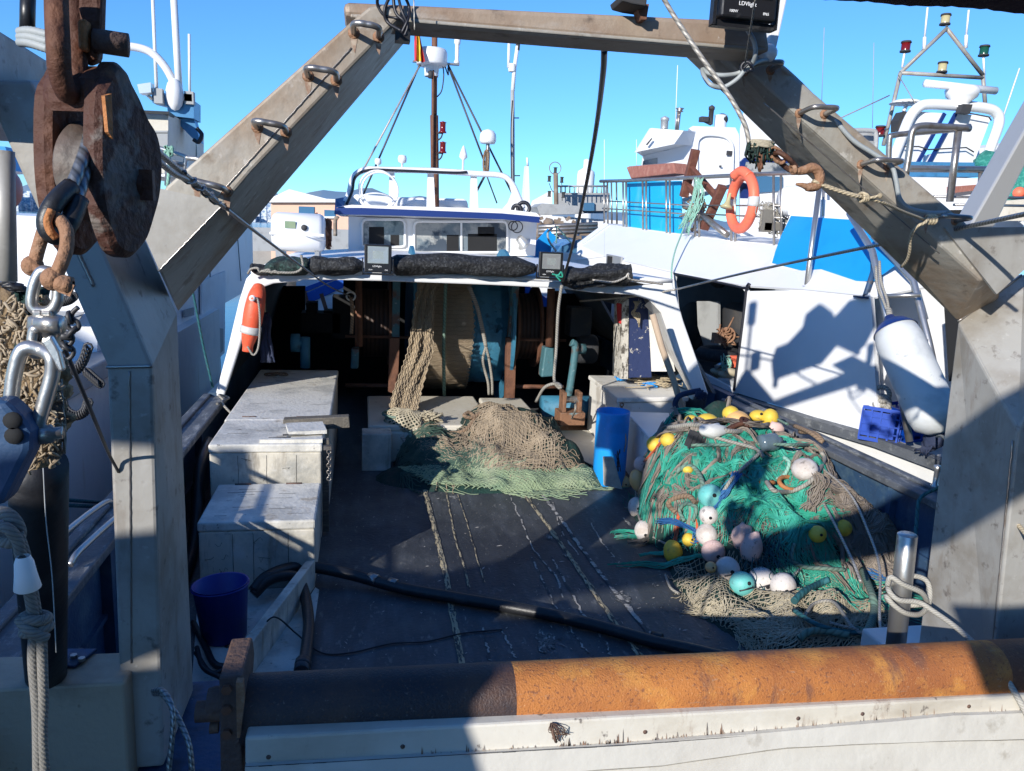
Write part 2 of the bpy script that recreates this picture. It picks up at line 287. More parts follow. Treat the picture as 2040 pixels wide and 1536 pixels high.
    def torus(s,c,R1,r,ax=(0,0,1),n=28,m=10,sx=1,u=None):
        ax=nz(ax); uu=np.cross(ax,(0,0,1)) if u is None else np.array(u,float)
        if np.linalg.norm(uu)<.1: uu=np.cross(ax,(0,1,0))
        uu=nz(uu); w=np.cross(ax,uu); c=np.array(c,float)
        return s.tube([c+(uu*math.cos(2*PI*k/n)*sx+w*math.sin(2*PI*k/n))*R1 for k in range(n)],r,m,True)
    def build(s,name,m,parent=None,bevel=0,solid=0,sub=0):
        me=bpy.data.meshes.new(name); me.from_pydata(s.v,[],s.f); 
        if any(s.uv):
            ul=me.uv_layers.new(name='UVMap'); buf=[]
            for f,uv in zip(s.f,s.uv):
                if uv and len(uv)==len(f):
                    for q in uv: buf+= [q[0],q[1]]
                else: buf+= [0,0]*len(f)
            ul.data.foreach_set('uv',buf)
        me.polygons.foreach_set('use_smooth',s.sm); me.update()
        o=bpy.data.objects.new(name,me); COL.objects.link(o); me.materials.append(MAT[m] if isinstance(m,str) else m)
        if parent is not None:
            o.parent=parent; o.matrix_parent_inverse=Matrix.Translation(-parent.location) if parent.type=='EMPTY' else Matrix()
        if sub: md=o.modifiers.new('s','SUBSURF'); md.levels=md.render_levels=sub
        if solid: md=o.modifiers.new('t','SOLIDIFY'); md.thickness=solid; md.offset=0
        if bevel: md=o.modifiers.new('b','BEVEL'); md.width=bevel; md.segments=2; md.limit_method='ANGLE'; md.angle_limit=.6
        return o
def tag(o,label,cat=None,group=None,kind=None):
    o['label']=label
    if cat: o['category']=cat
    if group: o['group']=group
    if kind: o['kind']=kind
    return o
def thing(name,loc,label,cat,group=None):
    o=bpy.data.objects.new(name,None); COL.objects.link(o); o.location=Vector([float(t) for t in loc]); o.empty_display_size=.1
    return tag(o,label,cat,group)
def struct(name,mb,m,label,**k):
    o=mb.build(name,m,**k); o['kind']='structure'; o['label']=label; return o
def pxY(pts,Y): return [PY(x,y,Y) for x,y in pts]
def one(name,mb,m,label,cat,group=None,**k): return tag(mb.build(name,m,**k),label,cat,group)
def rope(name,pts,r,m,label,cat,group=None,n=8,smooth=8,closed=False):
    return one(name,MB().tube(catmull(pts,smooth,closed),r,n,closed),m,label,cat,group)
def text(s,size,loc,xdir,updir,m,parent,name='lettering',ext=.0006,bold=False):
    cu=bpy.data.curves.new(name,'FONT'); cu.body=s; cu.size=size; cu.extrude=ext; cu.offset=.012*size if bold else 0
    t=bpy.data.objects.new(name+'_t',cu); COL.objects.link(t); dg=bpy.context.evaluated_depsgraph_get(); me=bpy.data.meshes.new_from_object(t.evaluated_get(dg))
    bpy.data.objects.remove(t); o=bpy.data.objects.new(name,me); COL.objects.link(o); me.materials.clear(); me.materials.append(MAT[m])
    x=nz(xdir); u=nz(np.array(updir)-x*np.dot(updir,x)); z=np.cross(x,u)
    for v in me.vertices:
        p=np.array(loc)+x*v.co[0]+u*v.co[1]+z*v.co[2]; v.co=Vector([float(q) for q in p])
    if parent is not None: 
        o.parent=parent; o.matrix_parent_inverse=Matrix.Translation(-parent.location) if parent.type=='EMPTY' else Matrix()
    return o
def away(x,y,L):
    d=ray(x,y); d[2]=0; return nz(d)*L
def nse(x,y,z=0,s=1): return noise.noise(Vector((x*s,y*s,z)))

# ------------------------------------------------------------------ setting: water, land, hills
mb=MB(); mb.add([(-9000,-3000,-.9),(9000,-3000,-.9),(9000,9000,-.9),(-9000,9000,-.9)],[(0,1,2,3)]); struct('water',mb,'water','calm dark harbour water under the boats')
mb=MB(); mb.box((-40,70,-.2),(200,30,1.9)); struct('quay_ground',mb,'quay','concrete quay across the harbour behind the boats')
mb=MB(); V=[];Fc=[]; n=90
for i in range(n+1):
    x=-4200+i*95; t=i/n
    h=230+150*nse(i*.10,3)+80*nse(i*.33,7)+25*nse(i*.9,1)
    h*= .75+.25*math.sin(t*PI)
    V+=[(x,6500,-5),(x,6500,max(30,h)),(x,8200,max(20,h*.4))]
for i in range(n): a=i*3; Fc+=[(a,a+3,a+4,a+1),(a+1,a+4,a+5,a+2)]
mb.add(V,Fc,True); struct('mountains',mb,'mountain','hazy blue mountain ridge beyond the harbour')
mb=MB(); rr=random.Random(3)
for i in range(260):
    x=-1500+rr.random()*1900; y=2300+rr.random()*300; h=18+rr.random()*45; mb.box((x,y,h/2),(14+rr.random()*26,20,h))
tag(mb.build('far_city','city'),'pale hazy city buildings along the far shore',None,None,'stuff')

def house():
    Y=52
    t=thing('harbour_building',(-12,Y,0),'peach rendered harbour building with white pitched roof behind the life raft','building')
    w=MB(); pts=[PY(540,508,Y),PY(540,400,Y),PY(578,378,Y),PY(645,396,Y),PY(700,398,Y),PY(700,508,Y)]
    MBw=w.prism([PY(540,520,Y),PY(540,396,Y),PY(700,398,Y),PY(700,520,Y)],(0,12,0)); wall=w.build('wall','peach_wall',t)
    r=MB().prism([PY(534,397,Y-.3),PY(576,377,Y-.3),PY(650,396,Y-.3),PY(706,399,Y-.3),PY(706,403,Y-.3),PY(534,403,Y-.3)],(0,12.6,0)); r.build('roof','roof_white',t)
    for a in((595,411,626,428),(646,418,668,432)):
        m=MB().prism([PY(a[0],a[1],Y-.06),PY(a[2],a[1]+1,Y-.06),PY(a[2],a[3],Y-.06),PY(a[0],a[3],Y-.06)],(0,.1,0)); f=m.build('window','blue_window',t)
        m=MB(); m.bar(PY(a[0]-1,a[3]+1,Y-.1),PY(a[2]+1,a[3]+1,Y-.1),.15,.12); m.build('sill','roof_white',f)
    m=MB(); 
    for k in range(5): m.ball(PY(572+k*4,397+2*math.sin(k),Y-.2),.08,6)
    m.build('wall_bracket','dark_paint',t)
house()
def quaywall():
    Y=40; m=MB(); m.prism([PY(470,452,Y),PY(720,458,Y),PY(720,500,Y),PY(470,500,Y)],(0,.5,0)); one('harbour_wall',m,'far_grey','long grey harbour wall below the peach building','wall')
    m=MB(); m.tube(catmull([PY(668,470,Y-3),PY(668,440,Y-3),PY(671,434,Y-3),PY(674,436,Y-3)],5),.09,8); one('vent_pipe',m,'brown_far','thin brown hooked pipe in front of the peach building','pipe')
quaywall()
def behindboats():
    # cluttered workboat beyond the wheelhouse, right of it
    Y=24
    t=thing('moored_trawler',PY(1110,520,Y),'rusty white trawler moored beyond the blue visor, with grey superstructure','boat')
    m=MB(); m.prism([PY(1035,470,Y),PY(1060,400,Y),PY(1100,378,Y),PY(1100,430,Y),PY(1240,440,Y),PY(1240,560,Y),PY(1035,560,Y)],away(1100,450,4)); m.build('hull','far_white',t)
    m=MB(); m.prism([PY(1110,384,Y-.5),PY(1215,384,Y-.5),PY(1215,420,Y-.5),PY(1110,420,Y-.5)],away(1110,400,3)); h=m.build('deckhouse','far_grey',t)
    m=MB(); m.prism([PY(1163,404,Y-.6),PY(1184,404,Y-.6),PY(1184,420,Y-.6),PY(1163,420,Y-.6)],(0,.1,0)); m.build('window','blue_window',h)
    m=MB(); m.prism([PY(1070,412,Y-2),PY(1080,405,Y-2),PY(1150,410,Y-2),PY(1165,426,Y-2),PY(1075,428,Y-2)],(0,1,0)); m.build('gallows','far_grey',t)
    m=MB()
    for k in range(12): x=1108+k*9; m.tube([PY(x,385,Y-1),PY(x,370,Y-1)],.02,4)
    m.tube([PY(1105,371,Y-1),PY(1210,371,Y-1)],.03,5); m.build('railing','far_grey',t)
    m=MB(); rr=random.Random(5)
    for k in range(44):
        x=1060+rr.random()*110; y=432+rr.random()*50; L=10+rr.random()*28
        m.bar(PY(x,y,Y-3),PY(x+L*rr.uniform(-1,1),y+rr.uniform(-10,10),Y-3),.05+.12*rr.random(),.08)
    for k in range(30): m.ball(PY(1060+rr.random()*40,440+rr.random()*60,Y-3.4),.06+.12*rr.random(),8,(1,1,.8))
    m.build('deck_gear','brown_far',t)
    m=MB()
    for yy in (452,459,466): m.tube([PY(1072,yy,Y-5),PY(1190,yy-6,Y-5)],.06,6)
    m.build('boom','steel_tube',t)
    # its signal mast with ring
    m=MB(); m.tube([PY(1108,420,Y-1.5),PY(1107,345,Y-1.5)],.07,8); m.torus(PY(1106,335,Y-1.5),.17,.012,(0,1,0)); mast=m.build('mast','brown_far',t)
    for (x,y) in((1106,341),(1094,358),(1119,360),(1094,388),(1122,390)):
        m=MB(); m.lathe([(.0,0),(.06,0),(.045,.03),(.045,.14),(.07,.16),(.0,.17)],PY(x,y+4,Y-1.5),n=10); m.build('signal_lamp','dark_paint',mast)
    m=MB(); m.tube(catmull([PY(1094,365,Y-1.5),PY(1100,380,Y-1.5),PY(1108,385,Y-1.5)],4),.012,5); m.tube([PY(1119,364,Y-1.5),PY(1120,400,Y-1.5)],.012,5); m.build('lamp_bracket','dark_paint',mast)
    # cyan gallows and blue tarpaulin boat
    t=thing('small_blue_boat',PY(1120,540,15),'small boat with blue cover and turquoise crane arm behind the right floodlight','boat')
    m=MB(); m.bar(PY(1060,508,15),PY(1100,465,15),.1,.25); m.bar(PY(1086,505,15),PY(1092,470,15),.06,.2); m.build('crane_arm','cyan_paint',t)
    m=MB(); m.prism([PY(1100,520,15),PY(1120,490,15),PY(1150,478,15),PY(1175,480,15),PY(1165,520,15)],(0,3,0)); m.build('cover','blue_window',t)
    m=MB(); m.tube(catmull([PY(1108,500,14),PY(1094,480,14),PY(1092,462,14),PY(1108,450,14)],6),.02,6); m.build('hose','cable_grey',t)
    m=MB(); m.tube([PY(1110,452,14),PY(1143,490,14)],.012,5); m.tube([PY(1109,450,14),PY(1108,485,14)],.012,5); m.build('stay','rope_mint',t)
    # tank
    Y=60; m=MB(); c=PY(1166,372,Y); r=.5*35*Y/F; m.lathe([(r,-3),(r,.9),(r*.93,1.15),(r*.35,1.4),(r*.35,2.0),(0,2.1)],c,n=28); one('storage_tank',m,'roof_white','white cylindrical storage tank on the skyline','tank')
    Y=34; m=MB(); m.prism([PY(1040,440,Y),PY(1049,330,Y),PY(1053,328,Y),PY(1057,440,Y)],(0,.5,0)); m.tube([PY(1051,330,Y),PY(1050,314,Y)],.05,6)
    one('white_funnel_mast',m,'far_white','tapering white mast post right of the roof rail','mast')
    for i,(x,y0,y1,Y,lb) in enumerate(((1204,278,450,30,'thin white whip antenna right of the hanging black cable'),(1268,278,340,30,'thin white whip antenna left of the white wheelhouse'),(1345,130,262,20,'tall white whip antenna above the white wheelhouse roof'),(1637,55,200,30,'fine whip antenna crossing the sky left of the radar arch'),(1738,85,255,30,'fine dark whip antenna beside the triangular light frame'))):
        one('whip_antenna',MB().tube([PY(x,y1,Y),PY(x+(5 if i>1 else 0)*(1 if i<4 else .6),y0,Y)],.013 if Y>25 else .011,5),'far_white' if i<3 else 'far_grey',lb,'antenna','whip antennas')
behindboats()

# ------------------------------------------------------------------ our boat
boat=thing('fishing_boat',(1.3,6,0),'blue and white trawler seen over its stern, with black deck and open shelter','boat')
BL=-1.42
def gun_(y):   # right bulwark inner x
    return 4.02 if y>4 else 4.02
m=MB(); 
nx,ny=10,30
m.add([(BL-.05,2.2,0),(4.35,2.2,0),(4.35,12.6,0),(BL-.05,12.6,0)],[(0,1,2,3)]); deck=m.build('deck','deck_paint',boat)
m=MB(); m.prism([(BL-.25,2.3,-1.2),(4.45,2.3,-1.2),(4.45,13,-1.2),(3.6,17,-1.2),(1.3,20,-1.2),(-.9,17,-1.2),(BL-.25,13,-1.2)],(0,0,1.15)); m.build('hull','bulwark_blue',boat)
# deck seams: long cracks, px polylines laid on the deck
for k,(pp,w) in enumerate((([(843,962),(852,1000),(868,1060),(880,1110),(893,1170),(905,1240),(921,1322)],.030),([(1045,985),(1090,1045),(1140,1115),(1190,1190),(1240,1260),(1275,1305)],.026),
      ([(888,978),(897,1020),(906,1070),(922,1120),(935,1170)],.012),([(912,985),(930,1040),(944,1090),(965,1160)],.008),([(1080,985),(1115,1030),(1150,1080),(1195,1140),(1260,1220),(1300,1270)],.028))):
    q=catmull([PZ(x,y,.006) for x,y in pp],7); m=MB(); V=[];Fc=[]
    for i,p in enumerate(q):
        ww=w*(.55+.6*abs(nse(i*.5,k*5)))*(1.1 if k<2 else .9); o=.012*nse(i*.9,k+9)
        V+=[(p[0]-ww+o,p[1],.006),(p[0]+o,p[1],.010 if k<2 else .007),(p[0]+ww+o,p[1],.006)]
    for i in range(len(q)-1): a=i*3; Fc+=[(a,a+1,a+4,a+3),(a+1,a+2,a+5,a+4)]
    m.add(V,Fc); m.build('deck_seam','seam' if k!=4 else 'chip',boat)
rr=random.Random(11)
m=MB()   # thin cracks
for pp in ([(1100,1000),(1120,1060),(1150,1105)],[(1010,975),(1040,1040),(1060,1090),(1110,1150),(1120,1190)],[(1058,1110),(1085,1165),(1112,1215)],[(1100,1110),(1140,1180),(1165,1232)],[(1130,1240),(1150,1270),(1170,1300)],[(1180,1250),(1205,1280),(1215,1305)],[(1000,1255),(1018,1285),(1026,1310)],[(965,1250),(972,1290),(976,1315)],[(1180,1040),(1200,1080),(1225,1110)]):
    q=catmull([PZ(x+rr.uniform(-3,3),y,.005) for x,y in pp],8); V=[];Fc=[]
    for i,p in enumerate(q):
        w=.004+.010*abs(nse(i*.8,p[0]*3)); o=.02*nse(i*.9,p[1]*2); V+=[(p[0]-w+o,p[1],.005),(p[0]+w+o,p[1],.005)]
    for i in range(len(q)-1): a=i*2; Fc.append((a,a+1,a+3,a+2))
    m.add(V,Fc)
m.build('deck_crack','chip',boat)
m=MB()   # scraps, fish scales and thread ends
for k in range(700):
    x=rr.uniform(-.25,3.0); y=rr.uniform(2.9,7.2)
    if rr.random()<.45: x=rr.uniform(1.2,2.6); y=rr.uniform(3.0,5.2)
    s=rr.uniform(.003,.011); a=rr.random()*PI; d=np.array([math.cos(a),math.sin(a)]); e=np.array([-d[1],d[0]]); l=s*rr.uniform(1,3.5)
    c=np.array([x,y]); V=[(*(c+d*l),.006),(*(c+e*s*.5),.008),(*(c-d*l),.006),(*(c-e*s*.5),.005)]; m.add(V,[(0,1,2,3)])
o=m.build('scraps','chip',boat); o['kind']='stuff'
m=MB()   # worn-through patches
for (x,y,a,b) in((1085,1275,34,26),(1240,1190,26,20),(1205,1150,12,16),(1250,1040,10,22),(1130,1105,18,8),(1095,1070,16,10),(905,990,22,10)):
    m=MB(); c=PZ(x,y,.004); n=26; V=[(c[0],c[1],.0055)]
    for k in range(n):
        t=2*PI*k/n; q=1+.55*nse(math.cos(t)*2.2,math.sin(t)*2.2,x*.1)+rr.uniform(-.25,.25); V.append((c[0]+a/250*.45*math.cos(t)*q,c[1]+b/250*1.3*math.sin(t)*q,.0045))
    m.add(V,[(0,k+1,(k+1)%n+1) for k in range(n)]); m.build('worn_patch','deck_worn',boat)

# bulwarks with cap rails
def bulwark(x,side,y0,y1):
    m=MB(); m.prism([(x,y0,0),(x,y1,0),(x,y1,.70),(x,y0,.70)],(.06*side,0,0))
    for k in range(int((y1-y0)/.85)): m.box((x-.03*side,y0+.5+k*.85,.35),(.06,.05,.68))
    m.box((x-.012*side,(y0+y1)/2,.28),(.03,y1-y0,.03)); b=m.build('bulwark','bulwark_blue',boat)
    m=MB(); m.box((x+.02*side,(y0+y1)/2,.735),(.24,y1-y0,.06)); m.box((x+.09*side,(y0+y1)/2,.778),(.07,y1-y0,.03)); m.build('cap_rail','cap_rail',b,bevel=.012)
    m=MB(); m.prism([(x+.08*side,y0,-.9),(x+.08*side,y1,-.9),(x+.08*side,y1,.69),(x+.08*side,y0,.69)],(.05*side,0,0)); m.build('outer_planking','hull_white',b)
bulwark(BL,-1,2.2,8.0); bulwark(4.10,1,2.9,8.0)
m=MB(); m.prism([(BL,8.0,0),(BL,12.5,0),(BL,12.5,.8),(BL,8.0,.8)],(-.08,0,0)); m.build('bulwark_forward','bulwark_blue',boat); m=MB(); m.prism([(4.10,8.0,0),(4.10,12.5,0),(4.10,12.5,.8),(4.10,8.0,.8)],(.08,0,0)); m.build('bulwark_forward','bulwark_blue',boat)

# shelter: aft frame, roof, side walls, inner bulkhead
YF=8.0
def shelter():
    m=MB()
    outer=[(428,790),(452,700),(476,600),(490,556),(500,545),(600,545),(760,546),(980,556),(1120,563),(1250,572),(1340,562),(1362,640),(1390,720),(1412,786)]
    inner=[(1385,790),(1345,700),(1318,622),(1296,598),(1262,588),(1180,583),(1120,575),(980,568),(760,560),(606,557),(592,561),(545,565),(522,573),(508,592),(494,640),(470,715),(446,790)]
    m.prism([PY(x,y,YF) for x,y in outer+inner],(0,.10,0)); m.build('shelter_frame','white_grp',boat,bevel=.015)
    # inner return of the right leg, sloping forward
    m=MB(); a=[PY(1385,790,YF),PY(1345,700,YF),PY(1318,622,YF),PY(1296,598,YF)]; b=[PY(1372,775,8.6),PY(1325,690,8.6),PY(1302,625,8.6),PY(1285,607,8.6)]
    m.add(a+b,[(0,1,5,4),(1,2,6,5),(2,3,7,6)]); m.build('frame_return','box_white',boat,solid=.02)
    zl=[(PY(500,545,YF)[0],PY(500,545,YF)[2]),(PY(760,546,YF)[0],PY(760,546,YF)[2]),(PY(980,556,YF)[0],PY(980,556,YF)[2]),(PY(1340,562,YF)[0],PY(1340,562,YF)[2])]
    V=[];Fc=[]; ys=[8.0,8.5,9.5,11,12.3,13.2]; nX=24; x0=zl[0][0]; x1=zl[-1][0]
    for y in ys:
        for i in range(nX+1):
            x=x0+(x1-x0)*i/nX; zz=np.interp(x,[q[0] for q in zl],[q[1] for q in zl])+.012+.10*(1-((x-1.05)/2.2)**2)*min(1,(y-8)/.9+.0)
            V.append((x,y,zz))
    for j in range(len(ys)-1):
        for i in range(nX): a=j*(nX+1)+i; Fc.append((a,a+1,a+nX+2,a+nX+1))
    m=MB(); m.add(V,Fc,True); m.build('roof','white_roof',boat,solid=.04)
    # side walls
    m=MB(); zt=PY(500,556,YF)[2]
    m.prism([(BL+.02,8.1,.8),(BL+.02,13,.8),(BL+.35,13,zt),(BL+.40,8.1,zt)],(-.04,0,0)); m.build('side_wall_port','dark_paint',boat)
    m=MB(); xr=3.95
    for (y0,y1,z0,z1) in((8.1,10.1,.8,1.99),(10.1,10.9,.8,1.15),(10.1,10.9,1.6,1.99),(10.9,13,.8,1.99)):
        m.prism([(xr-.68*(z0-.8),y0,z0),(xr-.68*(z0-.8),y1,z0),(xr-.68*(z1-.8),y1,z1),(xr-.68*(z1-.8),y0,z1)],(.04,0,0))
    m.build('side_wall_starboard','grey_wall',boat)
    m=MB(); m.box((3.9,10.4,.86),(.12,4.2,.06)); m.box((4.0,10.4,.6),(.1,4.3,.45)); m.build('inner_rail','bulwark_blue',boat)
    # forward bulkhead with two openings
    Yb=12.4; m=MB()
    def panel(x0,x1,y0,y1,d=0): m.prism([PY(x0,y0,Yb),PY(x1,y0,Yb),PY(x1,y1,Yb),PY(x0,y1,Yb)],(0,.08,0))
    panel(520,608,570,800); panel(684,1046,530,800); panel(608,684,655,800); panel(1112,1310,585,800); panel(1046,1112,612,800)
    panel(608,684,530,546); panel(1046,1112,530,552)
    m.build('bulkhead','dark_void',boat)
shelter()
# bright neighbour seen through the forward openings
t=thing('striped_boat',(0,17,0),'white hull with blue stripes seen through the shelter, left of the net drum','boat')
m=MB(); Y=17; m.prism([PY(590,700,Y),PY(590,560,Y),PY(700,530,Y),PY(700,700,Y)],(0,1,0)); m.build('hull','far_white',t)
m=MB(); m.prism([PY(600,612,Y-.03),PY(700,565,Y-.03),PY(700,545,Y-.03),PY(600,588,Y-.03)],(0,.04,0)); m.prism([PY(600,585,Y-.03),PY(700,543,Y-.03),PY(700,538,Y-.03),PY(600,575,Y-.03)],(0,.04,0)); m.build('stripe','flag_blue' if 'flag_blue' in MAT else mat('flag_blue',(.01,.09,.42),.5),t)
m=MB(); m.bar(PY(640,585,Y-.3),PY(660,650,Y-.3),.05,.08); m.bar(PY(606,580,Y-.3),PY(622,640,Y-.3),.04,.08); m.build('post','rust_bar',t)
m=MB(); Y=17; m.prism([PY(1040,640,Y),PY(1040,560,Y),PY(1090,595,Y),PY(1120,600,Y),PY(1120,640,Y)],(0,1,0)); one('blue_hull',m,'flag_blue','dark blue hull showing through the shelter right of the net drum','boat')
m=MB(); m.prism([PY(1035,560,Y+2),PY(1125,560,Y+2),PY(1125,610,Y+2),PY(1035,610,Y+2)],(0,.3,0)); one('white_hull',m,'far_white','white hull patch beyond the blue hull seen through the shelter','boat')

def wheelhouse():
    Y=12.4
    t=thing('wheelhouse',PY(880,500,Y),'white wheelhouse with blue visor and two aft windows on the shelter roof','wheelhouse')
    m=MB(); m.prism([PY(694,504,Y),PY(694,428,Y),PY(1070,440,Y),PY(1066,510,Y)],(0,2.6,0)); w=m.build('wall','white_paint',t)
    for (x0,x1,y0,y1) in((722,806,438,491),(826,1010,442,502)):
        m=MB(); k=9
        def rnd(x0,x1,y0,y1,k,Yy): 
            P=[]
            for cx,cy,a0 in((x0+k,y0+k,180),(x1-k,y0+k,270),(x1-k,y1-k*.4,0),(x0+k,y1-k*.4,90)):
                for q in range(4): a=R(a0+q*30); P.append(PY(cx+k*math.cos(a),cy+k*math.sin(a)*(1 if cy<y1-k else .4),Yy))
            return P
        m.prism(rnd(x0,x1,y0,y1,k,Y-.02),(0,.05,0)); g=m.build('window','win_glass',t)
        m=MB(); m.tube(rnd(x0-1,x1+1,y0-1,y1+1,k+1,Y-.03),.022,8,True)
        if x0>810: m.bar(PY(919,444,Y-.03),PY(919,500,Y-.03),.03,.03)
        m.build('frame','white_grp',g)
        # screens and chair backs seen through the glass
        m=MB(); 
        for (a,b,c,d) in (((735,490,765,452),(778,490,795,468)) if x0<800 else ((890,500,914,468),(932,502,990,466),(952,470,985,452))): m.prism([PY(a,b,Y-.024),PY(a,d,Y-.024),PY(c,d,Y-.024),PY(c,b,Y-.024)],(0,.003,0))
        m.build('interior_reflection','dark_void',g)
    m=MB(); m.prism([PY(668,426,Y-.55),PY(674,412,Y-.55),PY(700,408,Y-.55),PY(1000,416,Y-.55),PY(1068,424,Y-.55),PY(1075,430,Y-.55),PY(1075,440,Y-.55)],(0,3.4,0)); m.build('roof','white_roof',t)
    m=MB(); pts=[(666,427),(720,428),(800,430),(900,433),(1000,437),(1075,444)]; b=[(1075,432),(1000,425),(900,421),(800,417),(720,414),(667,414)]
    m.prism([PY(x,y,Y-.6) for x,y in pts+b],(0,.05,0)); m.prism([PY(667,414,Y-.6),PY(668,396,Y-.2),PY(690,392,Y+.2),PY(684,412,Y-.6)],(0,.05,0)); m.build('visor','navy',t)
    # roof rail: white arch with supports
    m=MB(); 
    arch=[(684,412),(696,385),(705,352),(728,338),(760,338),(860,340),(950,346),(1000,350),(1020,366),(1035,398),(1042,416)]
    m.tube(catmull([PY(x,y,Y-.1) for x,y in arch],5),.045,8)
    for (x0,x1,y0,y1) in((774,786,342,412),(850,864,342,414),(936,950,348,418)):
        m.prism([PY(x0,y1,Y-.05),PY(x0+2,y0,Y-.05),PY(x1,y0,Y-.05),PY(x1+3,y1,Y-.05)],(0,.06,0))
    m.prism([PY(1003,350,Y),PY(1015,352,Y),PY(1030,380,Y),PY(1048,424,Y),PY(998,420,Y),PY(1012,404,Y),PY(1020,385,Y),PY(1014,362,Y)],(0,.06,0)); m.prism([PY(684,412,Y),PY(700,372,Y),PY(704,392,Y),PY(722,410,Y)],(0,.06,0))
    m.build('roof_rail','white_grp',t)
    m=MB(); m.prism([PY(700,412,Y+.8),PY(705,386,Y+.8),PY(790,392,Y+.8),PY(930,396,Y+.8),PY(935,414,Y+.8)],(0,.8,0)); m.build('roof_locker','white_roof',t,bevel=.05)
    m=MB(); m.tube(catmull([PY(690,408,Y-.15),PY(702,380,Y-.15),PY(708,352,Y-.15),PY(735,339,Y-.15),PY(800,340,Y-.15),PY(900,344,Y-.15),PY(930,343,Y-.15)],6),.022,6); m.build('cable','cable_black',t)
    m=MB(); m.torus(PY(753,378,Y-.2),.28,.016,(0,1,0)); m.torus(PY(757,380,Y-.22),.27,.016,(0,1,0)); m.torus(PY(750,402,Y-.2),.26,.012,(0,.5,1)); m.build('coiled_hose','white_grp',t)
    m=MB(); m.lathe([(0,0),(.10,0),(.12,.02),(.075,.05),(.06,.16),(0,.17)],PY(1046,488,Y-.25),(-.6,-.3,.55),16); m.build('search_light','silver',t)
    text('10',.13,PY(1038,487,Y-.012),(1,0,0),(0,0,1),'cable_black',t)
    m=MB(); m.torus(PY(1030,452,Y-.06),.09,.008,(0,1,0)); m.torus(PY(1022,450,Y-.06),.07,.008,(.2,1,0)); m.tube([PY(690,430,Y-.6),PY(860,436,Y-.1),PY(980,437,Y-.1)],.006,5); m.build('wall_cable','cable_black',t)
    m=MB(); m.torus(PY(1043,415,Y-.3),.09,.03,(.2,1,0)); m.torus(PY(1030,418,Y-.3),.07,.03,(.5,1,.2)); m.build('coiled_line','cable_black',t)
    # domes on the rail
    for (x,y,w,kind) in((753,321,13,0),(801,316,17,1),(922,304,16,2)):
        r=rad(w,Y); k=MB(); b=PY(x,341,Y-.1); top=PY(x,y,Y-.1); h=top[2]-b[2]
        prof=[(r*.25,0),(r*.2,h*.6),(r*.9,h*.72),(r,h),(r*.8,h*1.25),(0,h*1.3)] if kind<2 else [(r*.25,0),(r*.25,h*.6),(r,h*.75),(r*.9,h*.9),(r*.3,h*1.3),(0,h*1.4)]
        k.lathe(prof,b,n=16); tag(k.build('gps_antenna','white_grp'),['small round white antenna cap at the left of the roof rail','flat mushroom antenna in the middle left of the roof rail','pointed white antenna cap right of the mast on the roof rail'][kind],'antenna','white antenna domes')
wheelhouse()

